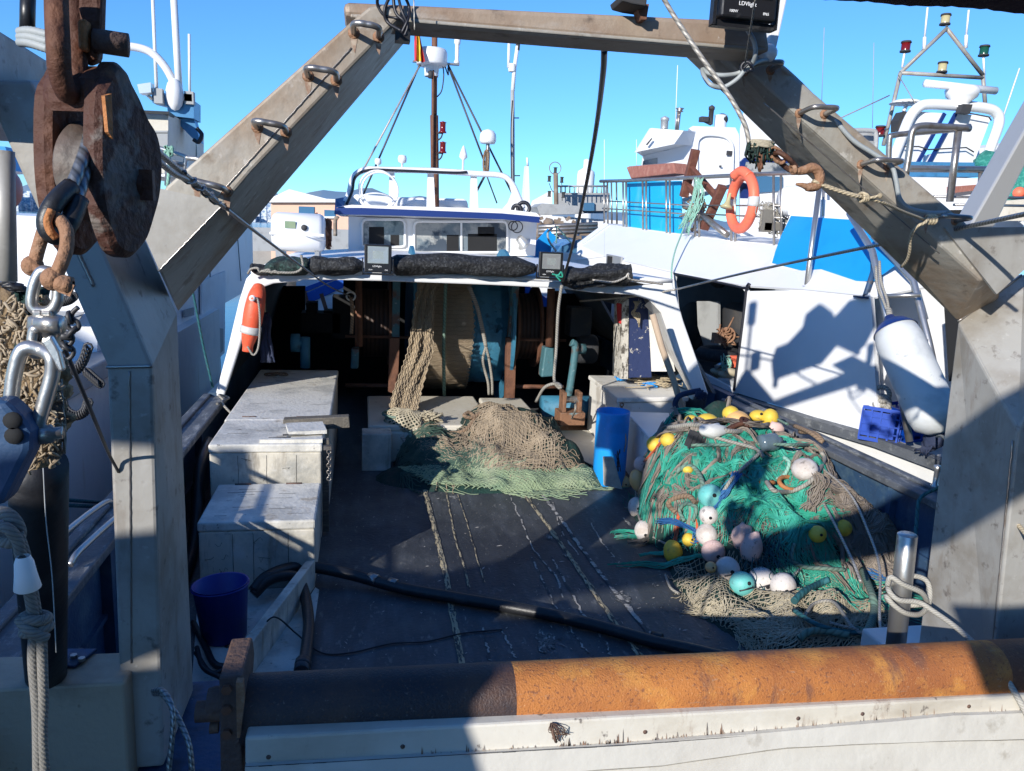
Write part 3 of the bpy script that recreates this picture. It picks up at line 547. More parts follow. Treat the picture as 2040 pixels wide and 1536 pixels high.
def mast():
    Y=12.9
    t=thing('mast',PY(868,410,Y),'dark tubular mast with radar dome and two red lamps above the wheelhouse','mast')
    m=MB(); m.tube([PY(867,412,Y),PY(865,230,Y)],.065,12); m.tube([PY(865,230,Y),PY(866,30,Y)],.045,12); m.tube([PY(862,340,Y-.1),PY(863,140,Y-.1)],.018,6); m.build('pole','rust_bar',t)
    m=MB(); r=rad(58,Y); c=PY(860,131,Y); hh=.19
    m.lathe([(0,0),(r*.95,0),(r,.03),(r,hh),(r*.9,hh+.05),(0,hh+.07)],c,n=28); m.lathe([(r*.45,-.16),(r*.5,0)],c,n=16); m.build('radar_dome','white_grp',t)
    m=MB(); m.bar(PY(822,122,Y),PY(915,129,Y),.08,.025); m.build('platform','stainless',t)
    m=MB(); m.lathe([(.03,0),(.05,.02),(.03,.06),(.035,.28),(.05,.3),(.05,.36),(0,.37)],PY(910,127,Y),n=12); m.build('antenna','white_grp',t)
    for yy in(255,295):
        q=MB(); b=PY(882,yy+6,Y-.1); q.lathe([(0,-.03),(.06,-.03),(.06,-.01),(.045,0),(.045,.12),(.06,.13),(0,.15)],b,n=12); lp=q.build('red_lamp','red_glass',t)
        q=MB(); q.tube([PY(867,yy+10,Y),PY(880,yy+10,Y-.1)],.015,6); q.tube(catmull([PY(882,yy+10,Y-.1),PY(878,yy+20,Y-.1),PY(869,yy+26,Y)],5),.012,6); q.lathe([(.058,-.03),(.062,.0),(.05,.0),(.05,.125),(.062,.13),(0,.16)],b,n=12) if False else None; q.build('bracket','dark_paint',lp)
    q=MB(); q.lathe([(0,0),(.04,0),(.04,.1),(0,.12)],PY(858,156,Y-.1),n=10); q.build('lamp','dark_paint',t)
    m=MB(); m.tube(catmull([PY(882,130,Y),PY(884,150,Y),PY(880,180,Y),PY(871,193,Y)],5),.01,5); m.tube(catmull([PY(885,128,Y),PY(893,150,Y),PY(892,135,Y)],5),.01,5); m.build('cable','cable_black',t)
    for a,b,lb in(((838,128),(720,345),'rope ladder stay falling left from the mast'),((835,132),(722,392),'second thin rigging stay left of the mast'),((893,130),(1020,385),'rigging stay falling right from the mast to the white post'),((893,132),(972,340),'inner rigging stay right of the mast')):
        one('rigging_stay',MB().tube([PY(*a,Y),PY(*b,12.6)],.016,5),'wire_pale' if 'left' in lb and 'second' not in lb else 'wire_dark',lb,'rigging','mast rigging')
    # flag
    V=[];Fc=[];n=8;H=14; P0=PY(827,62,Y-.3);P1=PY(827,122,Y-.3)
    for part,(a,b,mt) in {'red_stripe':(0,.28,'flag_red'),'yellow_stripe':(.28,.72,'flag_yellow'),'lower_red_stripe':(.72,1,'flag_red')}.items():
        if part=='red_stripe': fl=thing('flag',P1,'small red and yellow flag hanging limp left of the radar dome','flag')
        V=[];Fc=[]
        for j in range(H+1):
            for i in range(5):
                u=a+(b-a)*i/4; v=j/H; base=P0+(P1-P0)*v; V.append(base+np.array([-.01+u*.13*(.6+.6*v),.05*math.sin(u*14+v*3),0]))
        for j in range(H):
            for i in range(4): q=j*5+i; Fc.append((q,q+1,q+6,q+5))
        MB().add(V,Fc,True).build(part,mt,fl)
    Y=14
    t=thing('antenna_pole',PY(1022,405,Y),'slim pole with twin white antennas right of the main mast','antenna')
    MB().tube([PY(1022,385,Y),PY(1021,180,Y)],.035,8).build('pole','far_grey',t)
    m=MB(); m.tube([PY(1013,135,Y),PY(1014,85,Y)],.025,8); m.tube([PY(1021,185,Y),PY(1025,135,Y),PY(1031,92,Y)],.035,8); m.lathe([(.06,-.05),(.07,0),(.06,.08)],PY(1020,137,Y),n=8); m.build('antenna','white_grp',t)
    MB().tube([PY(1031,100,Y),PY(1032,88,Y)],.037,8).build('cap','dark_paint',t)
    m=MB(); m.tube(catmull([PY(1021,200,Y-.1),PY(1018,260,Y-.1),PY(1019,380,Y-.1)],5),.012,5); m.tube([PY(1024,235,Y),PY(1034,235,Y)],.01,4); m.tube([PY(1022,350,Y),PY(1036,350,Y)],.01,4); m.build('cable','dark_paint',t)
    Y=12.6; t=thing('satellite_dome',PY(972,345,Y),'white satellite dome on a short post right of the mast','antenna')
    r=rad(32,Y); MB().lathe([(0,-r*.75),(r*.85,-r*.7),(r,-.05),(r,0),(r*.95,r*.4),(r*.7,r*.75),(0,r*1.0)],PY(972,274,Y),n=24).build('dome','white_grp',t)
    MB().lathe([(.03,0),(.03,.55)],PY(970,345,Y),n=10).build('post','steel_tube',t)
    m=MB(); m.torus(PY(968,322,Y-.05),.17,.018,(1,.3,0),sx=.5); m.box(PY(971,322,Y-.08),(.06,.08,.28)); m.build('coiled_cable','rope_brown',t)
    m=MB(); m.tube([PY(968,346,Y),PY(946,388,Y)],.02,5); m.tube([PY(968,346,Y),PY(990,405,Y)],.012,5); m.build('stay','wire_dark',t)
mast()
def liferaft():
    Y=9.6; t=thing('life_raft_canister',PY(597,505,Y),'white plastic life raft canister on the shelter roof','life raft')
    L=rad(100,Y); c=PY(596,463,Y+.25); hz=rad(74,Y)*1.0
    sec=[]; n=28
    m=MB(); V=[];Fc=[]
    rings=[(-1,.55),(-.97,.78),(-.9,.92),(-.78,1),(.78,1),(.9,.92),(.97,.78),(1,.55)]
    for (u,s) in rings:
        for k in range(n):
            a=2*PI*k/n; ca,sa=math.cos(a),math.sin(a); q=(abs(ca)**3+abs(sa)**3)**(-1/3)
            V.append((c[0]+u*L,c[1]+ca*q*.30*s,c[2]+sa*q*hz*s))
    for i in range(len(rings)-1):
        for k in range(n): Fc.append((i*n+k,(i+1)*n+k,(i+1)*n+(k+1)%n,i*n+(k+1)%n))
    Fc+=[tuple(range(n)),tuple(reversed(range((len(rings)-1)*n,len(rings)*n)))]
    m.add(V,Fc,True); m.build('canister','white_grp',t)
    m=MB(); m.box((c[0],c[1],c[2]-.02),(2*L*1.005,.62,.035)); m.build('joint_band','white_roof',t,bevel=.01)
    m=MB(); m.box((c[0]-L*.25,c[1]-.305,c[2]+hz*.38),(.12,.01,.08)); m.build('label','net_pale_green',t)
    m=MB(); m.lathe([(.035,-.01),(.035,.01),(0,.01)],(c[0]+.08,c[1]-.31,c[2]+.06),(0,-1,0),12); m.build('cap','dark_paint',t)
    m=MB(); m.bar((c[0]-L*.7,c[1]-.2,c[2]-hz-.05),(c[0]-L*.7,c[1]+.3,c[2]-hz-.05),.08,.14); m.bar((c[0]+L*.7,c[1]-.2,c[2]-hz-.05),(c[0]+L*.7,c[1]+.3,c[2]-hz-.05),.05,.14); m.build('cradle','stainless',t)
    m=MB(); rr=random.Random(2)
    for k in range(26): m.tube(catmull([PY(646+rr.random()*14,435+rr.random()*60,Y+.3) for _ in range(4)],5),.012,5)
    m.tube([PY(628,425,Y+.2),PY(652,470,Y+.2)],.03,6); one('lashing_lines',m,'rust_bar','tangle of brown lashing lines at the right end of the life raft','rope')
    m=MB(); m.tube(catmull([PY(603,466,Y-.1),PY(625,473,Y-.12),PY(648,478,Y)],5),.012,5); one('painter_line',m,'white_grp','short white line across the life raft front','rope')
liferaft()

# black shade-net rolls on the shelter edge, with floodlights
def netroll(pts,r,m,label,seed=0):
    q=catmull([PY(x,y,YF-.05) for x,y in pts],10); V=[];Fc=[];n=22
    for i,p in enumerate(q):
        e=min(1,i/3,(len(q)-1-i)/3)
        for k in range(n):
            a=2*PI*k/n; rr_=r*(.45+.55*e)*(1+.30*nse(i*.12+seed,math.cos(a)*1.5,math.sin(a)*1.5+seed)+.16*nse(i*.35,math.cos(a)*3,math.sin(a)*3)+.10*math.sin(a*5+i*.14+seed))
            V.append((p[0],p[1]+math.cos(a)*rr_*1.3,p[2]+math.sin(a)*rr_*.95))
    for i in range(len(q)-1):
        for k in range(n): Fc.append((i*n+k,i*n+(k+1)%n,(i+1)*n+(k+1)%n,(i+1)*n+k))
    Fc+=[tuple(range(n)),tuple(range((len(q)-1)*n,len(q)*n))]
    one('shade_net',MB().add(V,Fc,True),m,label,'netting','black shade netting on the shelter edge')
netroll([(528,536),(570,531),(625,530)],.085,'green_black_net','rolled black and green shade net at the left end of the shelter edge',1)
netroll([(498,532),(515,538),(540,540)],.05,'black_net','dark bunched netting on the left corner of the shelter',5)
netroll([(612,526),(660,529),(725,530)],.095,'black_net','rolled black shade net left of the left floodlight',2)
netroll([(776,526),(830,527),(940,528),(1066,536)],.105,'black_net','long rolled black shade net between the two floodlights',3)
netroll([(1118,553),(1150,552),(1190,551),(1240,548),(1254,546)],.11,'black_net','black shade net sagging right of the right floodlight',4)
rope('pale_rope',[PY(600,508,7.8),PY(603,530,7.8),PY(590,542,7.8),PY(560,543,7.8),PY(520,540,7.8)],.012,'rope_grey','pale cord looped round the left roll of shade net','rope')
rope('pale_rope',[PY(494,545,7.9),PY(500,536,7.85),PY(513,534,7.8),PY(518,541,7.8),PY(535,537,7.8),PY(540,543,7.8),PY(548,540,7.8),PY(556,545,7.8)],.011,'rope_grey','tangled pale cord on the left corner of the shelter edge','rope')
rope('pale_cable',[PY(1180,558,7.8),PY(1220,562,7.8),PY(1245,553,7.8),PY(1252,545,7.8),PY(1256,556,7.8),PY(1300,563,7.8),PY(1320,566,7.8)],.012,'wire_pale','pale cable wound along the right end of the shelter edge','cable')
def floodlight(c,w,h,label,Yn=None,tilt=0,txt=True,size=1):
    c=np.array(c); t=thing('floodlight',c,label,'floodlight','black square floodlights')
    dn=np.array([0,-1,0])
    m=MB(); m.box(c,(w,.05,h)); m.box(c+(0,.045,0),(w*.8,.06,h*.75)); bd=m.build('housing','black_plastic',t,bevel=.008)
    m=MB(); m.box(c+(0,-.027,h*.13),(w*.76,.006,h*.60)); m.build('glass','lamp_lens',t)
    m=MB(); x0,z0=w*.36,h*.27; q=[c+(sx*x0,-.031,sz*z0+h*.13) for sx,sz in((-1,-1),(1,-1),(1,1),(-1,1))]; ii=[c+(sx*x0*.55,-.030,sz*z0*.5+h*.13) for sx,sz in((-1,-1),(1,-1),(1,1),(-1,1))]
    m.add(q+ii,[(0,1,5,4),(1,2,6,5),(2,3,7,6),(3,0,4,7)]); m.build('reflector','silver',t)
    text('LDVlight',h*.09,c+(-w*.2,-.0265,-h*.30),(1,0,0),(0,0,1),'label_white',t); text('100W',h*.062,c+(-w*.36,-.0265,-h*.42),(1,0,0),(0,0,1),'label_white',t); text('IP65',h*.062,c+(w*.25,-.0265,-h*.42),(1,0,0),(0,0,1),'label_white',t)
    m=MB(); m.box(c+(w*.56,.01,-h*.3),(.012,.03,h*.6)); m.box(c+(-w*.56,.01,-h*.3),(.012,.03,h*.6)); m.box(c+(0,.02,-h*.56),(w*1.14,.03,.02)); m.build('bracket','black_plastic',t)
    return t
floodlight(PY(753,515,7.75),rad(52,7.75)*2,rad(54,7.75)*2,'black floodlight on the shelter edge, the left one of two')
floodlight(PY(1097,527,7.75),rad(49,7.75)*2,rad(50,7.75)*2,'black floodlight on the shelter edge beside the hanging cable')
rope('green_twine',[PY(1100,546,7.6),PY(1112,548,7.6),PY(1118,542,7.6),PY(1120,552,7.6),PY(1108,549,7.6),PY(1117,560,7.6)],.008,'net_green','bright green twine tied under the right floodlight','rope')

# ---- under the shelter
def drum():
    Y=9.9; cx=(PY(850,700,Y)[0]+PY(1015,700,Y)[0])/2; 
    x0=PY(850,700,Y)[0]-.15; x1=PY(1012,700,Y)[0]; cz=1.22; rr_=.95; yc=Y+.75
    t=thing('net_drum',(cx,yc,.1),'large blue net drum wound with brown net under the shelter','net drum')
    m=MB(); m.lathe([(rr_*.8,0),(rr_*.82,.0),(rr_*.82,x1-x0),(rr_*.8,x1-x0)],(x0,yc,cz),(1,0,0),48); m.build('barrel','drum_blue',t)
    m=MB()
    for xx in(x0-.04,x1): MB().lathe([(0,0),(1.05,0),(1.05,.04),(0,.04)],(xx,yc,cz),(1,0,0),48,False).build('flange','drum_blue',t)
    # brown net layers, lumpy
    def wrap(xa,xb,r,mt,nm,a0=0,a1=360):
        V=[];Fc=[];nx=30;na=90
        for i in range(nx+1):
            for k in range(na+1):
                a=R(a0+(a1-a0)*k/na); u=i/nx; x=xa+(xb-xa)*u; e=min(1,u*8,(1-u)*8); q=r*(.90+.1*e)+.02*nse(x*9,a*3)+.008*math.sin(a*46+nse(x*4,a)*4)
                V.append((x+.03*nse(a*2,x),yc-math.cos(a)*q,cz+math.sin(a)*q))
        for i in range(nx):
            for k in range(na): b=i*(na+1)+k; Fc.append((b,b+1,b+na+2,b+na+1))
        MB().add(V,Fc,True).build(nm,mt,t)
    xm=PY(938,700,Y)[0]; wrap(x0-.02,xm,rr_*.92,'drum_net','wound_net')
    wrap(xm,x1-.04,rr_*.83,'drum_blue','wound_blue_net')
    m=MB(); rg=random.Random(3)
    for k in range(44):
        xx=x0+(xm-x0)*(k+.5)/44; q=[]
        for j in range(70):
            a=R(-75+j*2.3); q.append((xx+.012*(1 if j%2 else -1)+.03*nse(a*2,xx),yc-math.cos(a)*(rr_*.92+.012),cz+math.sin(a)*(rr_*.92+.012)+.01*nse(xx*9,a*9)))
        m.tube(q,.0055,4,caps=False)
    o=m.build('net_yarn','net_brown',t); o['kind']='stuff'
    m=MB()
    for k in range(46):
        a=R(-70+k*3.4); m.tube([(x0+(xm-x0)*j/16,yc-math.cos(a+.02*nse(j*.6,k))*(rr_*.92+.008),cz+math.sin(a+.03*nse(j*.6,k))*(rr_*.92+.008)) for j in range(17)],.007,4,caps=False)
    o=m.build('net_folds','net_brown',t); o['kind']='stuff'
    # straps
    m=MB(); m.tube(catmull([PY(888,560,Y-.35),PY(886,620,Y-.35),PY(884,700,Y-.32),PY(885,788,Y-.2)],6),.022,8); m.build('strap','rope_green',t)
    m=MB(); m.tube(catmull([PY(934,570,Y-.3),PY(950,610,Y-.35),PY(962,660,Y-.35),PY(968,690,Y-.35)],6),.026,8)
    m.tube(catmull([PY(968,690,Y-.35),PY(962,720,Y-.33),PY(972,760,Y-.3),PY(974,786,Y-.25)],6),.018,8); m.tube(catmull([PY(968,690,Y-.35),PY(974,715,Y-.33),PY(980,755,Y-.3),PY(981,786,Y-.25)],6),.018,8); m.build('lanyard','rope_grey',t)
    # side frames
    for (x,yt,yb) in((790,560,770),(1022,565,790)):
        m=MB(); m.bar(PY(x+4 if x>900 else x,yt,Y-.1),PY(x-4 if x>900 else x-2,670,Y-.1),.09,.12,(0,1,0)); f=m.build('frame_post','turquoise_old',t)
        m=MB(); m.bar(PY(x-4,672,Y-.12),PY(x-8 if x>900 else x-8,yb+10,Y-.12),.12,.14,(0,1,0)); m.build('lower_post','rust_bar',f)
drum()
def winch(xs,label,xc,mir=1):
    Y=9.9; t=thing('trawl_winch',PY(xc,800,Y),label,'winch','trawl winches')
    a=PY(xs[0],650,Y);b=PY(xs[1],650,Y); cz=1.25
    m=MB(); m.lathe([(.45,0),(.45,b[0]-a[0])],(a[0],Y+.5,cz),(1,0,0),40); m.build('wire_drum','wire_drum',t)
    m=MB()
    for x in(a[0]-.03,b[0]): MB().lathe([(0,0),(.56,0),(.56,.03),(0,.03)],(x,Y+.5,cz),(1,0,0),36,False).build('flange','rust_bar',t)
    m=MB(); m.tube([(a[0]-.15,Y,cz-.12),(b[0]+.35,Y,cz-.12)],.018,8); m.tube([(a[0]-.15,Y,cz-.75),(b[0]+.35,Y,cz-.75)],.03,8); m.build('guide_bar','rust_bar',t)
    return t
w=winch((1036,1078),'right hand trawl winch with rusty wire drum beside the net drum',1060)
Y=9.7
m=MB(); m.tube([PY(1098,575,Y),PY(1094,690,Y)],.05,10); m.build('brake_screw','rust_bar',w)
m=MB(); m.tube([PY(1108,580,Y+.1),PY(1106,690,Y+.1)],.06,10); m.build('brake_post','rust_dark',w)
m=MB(); m.prism([PY(1086,692,Y),PY(1104,692,Y),PY(1104,750,Y),PY(1078,752,Y)],(0,.2,0)); m.build('brake_housing','turquoise_old',w,bevel=.02)
m=MB(); m.tube(catmull([PY(1138,682,Y-.1),PY(1146,690,Y-.1),PY(1142,730,Y-.1),PY(1134,780,Y-.1),PY(1128,800,Y-.1)],5),.05,8); m.tube([PY(1146,695,Y),PY(1166,695,Y)],.07,10); m.build('side_frame','turquoise_old',w)
m=MB(); m.lathe([(0,0),(.18,0),(.2,.05),(.2,.22),(.18,.26),(0,.26)],PY(1150,695,Y+.4),(1,0,0),20); m.box(PY(1152,640,Y+.5),(.3,.3,.4)); m.build('motor','dark_paint',w,bevel=.02)
w=winch((712,775),'left hand trawl winch deep in the shade of the shelter',740)
m=MB(); m.tube([PY(716,560,Y),PY(717,690,Y)],.035,10); m.build('brake_screw','rust_bar',w)
m=MB(); m.prism([PY(700,695,Y),PY(716,695,Y),PY(714,735,Y),PY(698,735,Y)],(0,.2,0)); m.build('brake_housing','turquoise_old',w,bevel=.02)
m=MB(); m.tube([PY(608,672,Y-.3),PY(608,732,Y-.3)],.06,10); m.lathe([(0,0),(.11,0),(.11,.1),(0,.1)],PY(580,683,Y-.3),(1,0,0),16); m.tube([PY(585,683,Y-.3),PY(606,683,Y-.3)],.05,8); m.build('gypsy_head','drum_blue',w)
one('engine_casing',MB().box(PY(690,630,10.6),(.35,.4,.55)).box(PY(640,640,10.6),(.5,.4,.25)).box(PY(622,620,10.6),(.14,.3,.25)).box(PY(655,632,10.6),(.12,.3,.2)),'dark_void','black machinery silhouette beneath the forward opening','machinery')
t=thing('hook_line',PY(700,590,9.4),'short brown strop hanging where the long wire meets the winch','rope')
m=MB(); m.tube(catmull([PY(699,592,9.4),PY(702,620,9.4),PY(700,665,9.4)],6),.022,8); m.build('strop','rope_brown',t); m=MB(); m.torus(PY(699,590,9.4),.05,.012,(0,1,0)); m.build('ring','stainless',t)
def mudgear():
    Y=9.2; t=thing('warp_roller',PY(1130,840,Y),'rusty deck roller bracket on the wooden floor right of the winch','fairlead')
    m=MB(); b=PY(1134,842,Y); m.box(b+(0,0,.08),(.32,.3,.16)); m.box(b+(-.1,0,.26),(.05,.2,.3)); m.box(b+(.1,0,.26),(.05,.2,.3)); m.build('bracket','rust_dull',t,bevel=.01)
    m=MB(); m.lathe([(.05,0),(.04,.08),(.05,.16)],b+(-.08,0,.3),(1,0,0),14); m.build('roller','steel_tube',t)
    m=MB(); m.lathe([(0,0),(.16,0),(.16,1.0),(0,1.0)],PY(1078,812,Y+.5),(1,0,0),24); one('hydraulic_drum',m,'drum_blue','dark blue horizontal cylinder behind the loop of hose','cylinder')
mudgear()
m=MB(); f=[PZ(1090,842,.02),PZ(1190,842,.02),(2.9,9.9,.02),(2.35,9.9,.02)]
m=MB(); a=PZ(1070,850,.02); 
for k in range(9): m.box((2.05+.0,8.1+k*.2,.012),(2.9,.19,.024))
m.build('floor_boards','floor_wood',boat)
m=MB(); m.prism([PZ(1095,860,.03),PZ(1185,858,.03),PZ(1185,930,.03),PZ(1130,905,.03),PZ(1098,900,.03)],(0,0,.01)); m.build('bare_floor','chest_cream',boat)

def hatch():
    # cream fish hatch the net lies on
    t=thing('fish_hatch',(1.1,8.9,0),'cream painted hatch box under the brown net in front of the drum','hatch')
    m=MB(); m.box((1.1,8.93,.17),(1.86,1.5,.34)); m.build('coaming','chest_cream',t,bevel=.02)
    m=MB(); m.box((.75,8.95,.375),(1.35,1.52,.07)); m.box((1.74,8.85,.385),(.55,1.35,.09)); m.build('lid','chest_cream',t,bevel=.02)
    m=MB(); m.box((.16,8.0,.20),(.30,.25,.4)); one('small_step_box',m,'chest_wood','small pale box at the left corner of the hatch','box',bevel=.01)
    m=MB(); c=np.array([.42,8.4,.3]); 
    for k in range(5): m.torus(c+(.02*math.sin(k),0,.10+k*.022),.17-.01*(k%2),.014,(0,0,1))
    one('coiled_rope',m,'rope_green','coil of greyish green rope left of the hanging net','rope')
hatch()

# lifebuoy horseshoe, cloth, locker, poles
def misc_shelter():
    Y=7.85
    t=thing('horseshoe_lifebuoy',PY(500,640,Y),'orange horseshoe lifebuoy with grey band strapped inside the left shelter frame','lifebuoy')
    q=catmull([PY(516,572,Y+.12),PY(512,590,Y+.04),PY(506,620,Y),PY(500,655,Y),PY(495,680,Y),PY(493,700,Y)],6); n=len(q)
    m=MB(); m.tube(q,[.05+.045*math.sin(PI*min(1,(i+1.5)/n*1.1)) for i in range(n)],14); m.build('foam','orange_buoy',t)
    m=MB(); i0=int(n*.56); m.tube(q[i0:i0+4],[.098]*4,14); m.build('reflective_band','tape_grey',t)
    m=MB(); m.tube(catmull([PY(505,594,Y-.1),PY(514,598,Y-.1),PY(518,640,Y-.1),PY(515,690,Y-.1),PY(505,707,Y-.1),PY(493,690,Y-.1)],6),.011,6); m.build('grab_line','rope_grey',t)
    m=MB(); m.lathe([(.03,0),(.03,.02),(.012,.025)],PY(503,594,Y-.1),(0,-1,0),14); m.build('fastener','label_white',t)
    V=[];Fc=[]
    for j in range(16):
        for i in range(10):
            u=i/9;v=j/15; p=PY(522+ (12+18*v)*u-4*v,622+100*v,8.3); V.append(p+np.array([.03*nse(u*6,v*3),.07*nse(u*7,v*2,3),0]))
    for j in range(15):
        for i in range(9): a=j*10+i; Fc.append((a,a+1,a+11,a+10))
    one('work_jacket',MB().add(V,Fc,True),'cloth_dark','dark blue cloth hanging behind the horseshoe lifebuoy','cloth',solid=.01)
    one('wall_board',MB().bar(PY(526,590,8.9),PY(528,640,8.9),.05,.02),'pole_wood','thin wooden batten behind the horseshoe lifebuoy','batten')
    # right side
    Y=8.75; t=thing('peeling_locker',PY(1262,750,Y),'dark blue locker door with white paint flaking off, right side of the shelter','locker')
    m=MB(); m.prism([PY(1253,592,Y),PY(1290,594,Y),PY(1298,752,Y),PY(1250,752,Y)],(0,.3,0)); m.build('door','peel_blue',t)
    m=MB(); m.prism([PY(1240,604,Y-.02),PY(1253,596,Y-.02),PY(1251,755,Y-.02),PY(1236,755,Y-.02)],(0,.3,0)); m.build('side','peel_white',t)
    m=MB(); m.prism([PY(1290,594,Y),PY(1320,602,Y),PY(1345,740,Y),PY(1298,740,Y)],(0,.05,0)); m.build('panel','box_white',t)
    m=MB(); m.prism([PY(1232,604,Y),PY(1241,606,Y),PY(1241,648,Y),PY(1234,644,Y)],(0,.1,0)); one('fire_extinguisher',m,'flag_red','red extinguisher shape left of the peeling locker','extinguisher',bevel=.02)
    m=MB(); 
    for k in range(5): m.tube(catmull([PY(1262+3*k,600,Y-.06),PY(1268-2*k,612+4*k,Y-.06),PY(1258+4*k,624,Y-.06),PY(1273,640+3*k,Y-.06)],5),.008,5)
    one('hung_twine',m,'rope_tan','tan twine hanging on the peeling locker','rope')
    one('wooden_pole',MB().tube([PY(1300,626,7.55),PY(1318,690,7.5),PY(1346,770,7.42),PY(1362,828,7.38)],.034,10),'pole_wood','pale wooden pole leaning against the right shelter frame','pole')
    # hose from the beam to the floor
    rope('hanging_cable',[PY(1204,98,3.1),PY(1201,150,3.4),PY(1190,240,4.2),PY(1175,330,5),PY(1157,420,6),PY(1138,500,7.1),PY(1121,560,7.7)],.013,'cable_black','thick black cable hanging from the cross beam to the shelter edge','cable')
    rope('white_hose',[PY(1119,568,7.75),PY(1112,620,7.8),PY(1108,700,7.8),PY(1104,755,7.8),PY(1113,772,7.8),PY(1118,770,7.75),PY(1108,764,7.8),PY(1085,772,7.9),PY(1068,800,8.1)],.017,'rope_grey','pale hose hanging down from the shelter edge and curling at the floor','hose')
    rope('floor_hose',[PY(1146,800,8.6),PY(1145,820,8.5),PZ(1130,845,.05),PZ(1105,852,.05),PZ(1085,853,.05)],.012,'rope_grey','thin pale hose lying beside the rusty roller bracket','hose')
misc_shelter()

# ------------------------------------------------------------------ stern gantry
YN,YG,YM=2.8,3.3,3.0
def gantry():
    t=thing('stern_gantry',(1.1,3.05,.6),'galvanised steel stern gantry with rungs on its sloping legs','gantry')
    bt=.45
    # left post with outer arm
    m=MB(); xl=PY(219,1100,YN)[0]; xr=PY(306,1100,YN)[0]
    near=[np.array([xl,YN,bt]),PY(213,730,YN),PY(20,295,YN),PY(-40,160,YN),PY(60,160,YN),PY(120,290,YN),PY(215,515,YN),PY(304,728,YN),np.array([xr,YN,bt])]
    dx=np.array([0,YG-YN,0]); far=[near[0]+dx,near[1]+dx,near[2]+dx,near[3]+dx,PY(150,160,YG),PY(222,320,YG),PY(317,540,YG),PY(353,622,YG),np.array([PY(383,1300,YG)[0],YG,bt])]
    n=9; m.add(near+far,[tuple(range(n)),tuple(range(2*n-1,n-1,-1))]+[(i,n+i,n+(i+1)%n,(i+1)%n) for i in range(n)]); m.build('left_post','galv_post',t,bevel=.012)
    # weld beads
    m=MB(); 
    def bead(a,b,r=.006,n=14,mt='steel_tube'): MB().tube([a+(b-a)*k/n+np.array([.0009*math.sin(k*2.3),0,.0009*math.cos(k*3.1)]) for k in range(n+1)],r,5).build('weld',mt,t)
    e=np.array([0,-.004,0])
    bead(PY(258,740,YN)+e*.5,PY(262,1320,YN)+e*.5,.0035,60); bead(PY(213,731,YN)+e,PY(304,729,YN)+e); bead(PY(149,489,YN)+e,PY(187,570,YN)+e)
    pass
    # right post
    m=MB(); xr0=PY(2025,1100,YN)[0]
    P=[(xr0,YN,bt),PY(2026,880,YN),PY(2035,850,YN),PY(2200,560,YN),PY(2330,560,YN),PY(2160,880,YN),(xr0+.16,YN,bt)]
    zt=PY(1908,640,YG)
    # post drawn as solid between near outline and far outline
    near=[np.array([xr0,YN,bt]),PY(2028,860,YN),PY(2190,560,YN),PY(2330,560,YN),PY(2175,860,YN),np.array([xr0+.16,YN,bt])]
    far=[np.array([xr0+.01,YG,bt]),PY(1908,640,YG),PY(2040,545,YG),PY(2160,545,YG),PY(2030,640,YG),np.array([xr0+.17,YG,bt])]
    n=6; m.add(near+far,[tuple(range(n)),tuple(range(2*n-1,n-1,-1))]+[(i,n+i,n+(i+1)%n,(i+1)%n) for i in range(n)]); m.build('right_post','galv_post',t,bevel=.01)
    m=MB(); bead(np.array([xr0-.003,YN+.02,bt+.1]),PY(2026,880,YN)+np.array([-.003,.02,0]),.004,30); bead(PY(1909,640,YG)+np.array([-.01,-.01,0]),PY(2035,548,YG)+np.array([-.01,-.01,0])); pass
    # diagonal arms
    YA,YB=2.78,3.72
    near=[PY(x,y,YA) for x,y in((317,540),(448,404),(500,342),(669,166),(805,27),(765,8),(735,14),(700,42),(330,372),(290,460))]
    far=[PY(x,y,YB) for x,y in((354,622),(500,447),(560,375),(744,159),(842,42),(815,30),(790,40),(740,95),(430,380),(380,450))]
    n=10; m=MB(); m.add(near+far,[tuple(range(n)),tuple(range(2*n-1,n-1,-1))]+[(i,n+i,n+(i+1)%n,(i+1)%n) for i in range(n)]); m.build('left_arm','galv',t,bevel=.01)
    m=MB(); near=[PY(x,y,YM) for x,y in((1440,95),(1500,180),(1893,590),(2000,575),(1925,470),(1560,110),(1530,92))]; 
    m.prism(near,(0,YG-YM,0)); 
    m.build('right_arm_core','galv',t,bevel=.01) if False else None
    # right arm as traced: inner face (lower left) and near face
    m=MB(); A=[PY(1348,98,YG),PY(1905,640,YG),PY(1990,600,YG),PY(1480,95,YG)]; B=[PY(1432,92,YM),PY(1955,560,YM),PY(2010,515,YM),PY(1512,92,YM)]
    m.add(B+A,[(0,1,2,3),(7,6,5,4),(0,4,5,1),(1,5,6,2),(2,6,7,3),(3,7,4,0)]); ra=m.build('right_arm','galv',t,bevel=.012)
    m=MB(); bead(PY(1885,458,YM)+e,PY(1985,585,YM)+e,.006,24); bead(PY(1520,205,YM)+e,PY(1870,505,YM)+e,.003,30); pass
    m=MB(); bead(PY(317,540,YA)+e*2,PY(447,406,YA)+e*2,.004,24); bead(PY(430,395,YA)+e,PY(700,95,YA)+e,.0018,40); pass
    # gusset plates
    m=MB(); m.prism([PY(x,y,YA-.006) for x,y in((448,404),(318,540),(287,470),(255,400),(230,360),(312,374))],(0,.014,0)); m.build('left_gusset','galv_post',t)
    m=MB(); m.prism([PY(x,y,YM-.015) for x,y in((1882,454),(1986,586),(2060,520),(2160,420),(2060,452))],(0,.014,0)); m.build('right_gusset','galv_post',t)
    # outer right arm rising beyond the gusset
    m=MB(); m.prism([PY(x,y,YG+.02) for x,y in((1930,455),(2040,262),(2100,157),(2150,157),(2040,335),(1982,452))],(0,.12,0)); m.build('outer_arm','alu',t,bevel=.01)
    # cross beam
    m=MB(); z0=PY(1200,92,YN); 
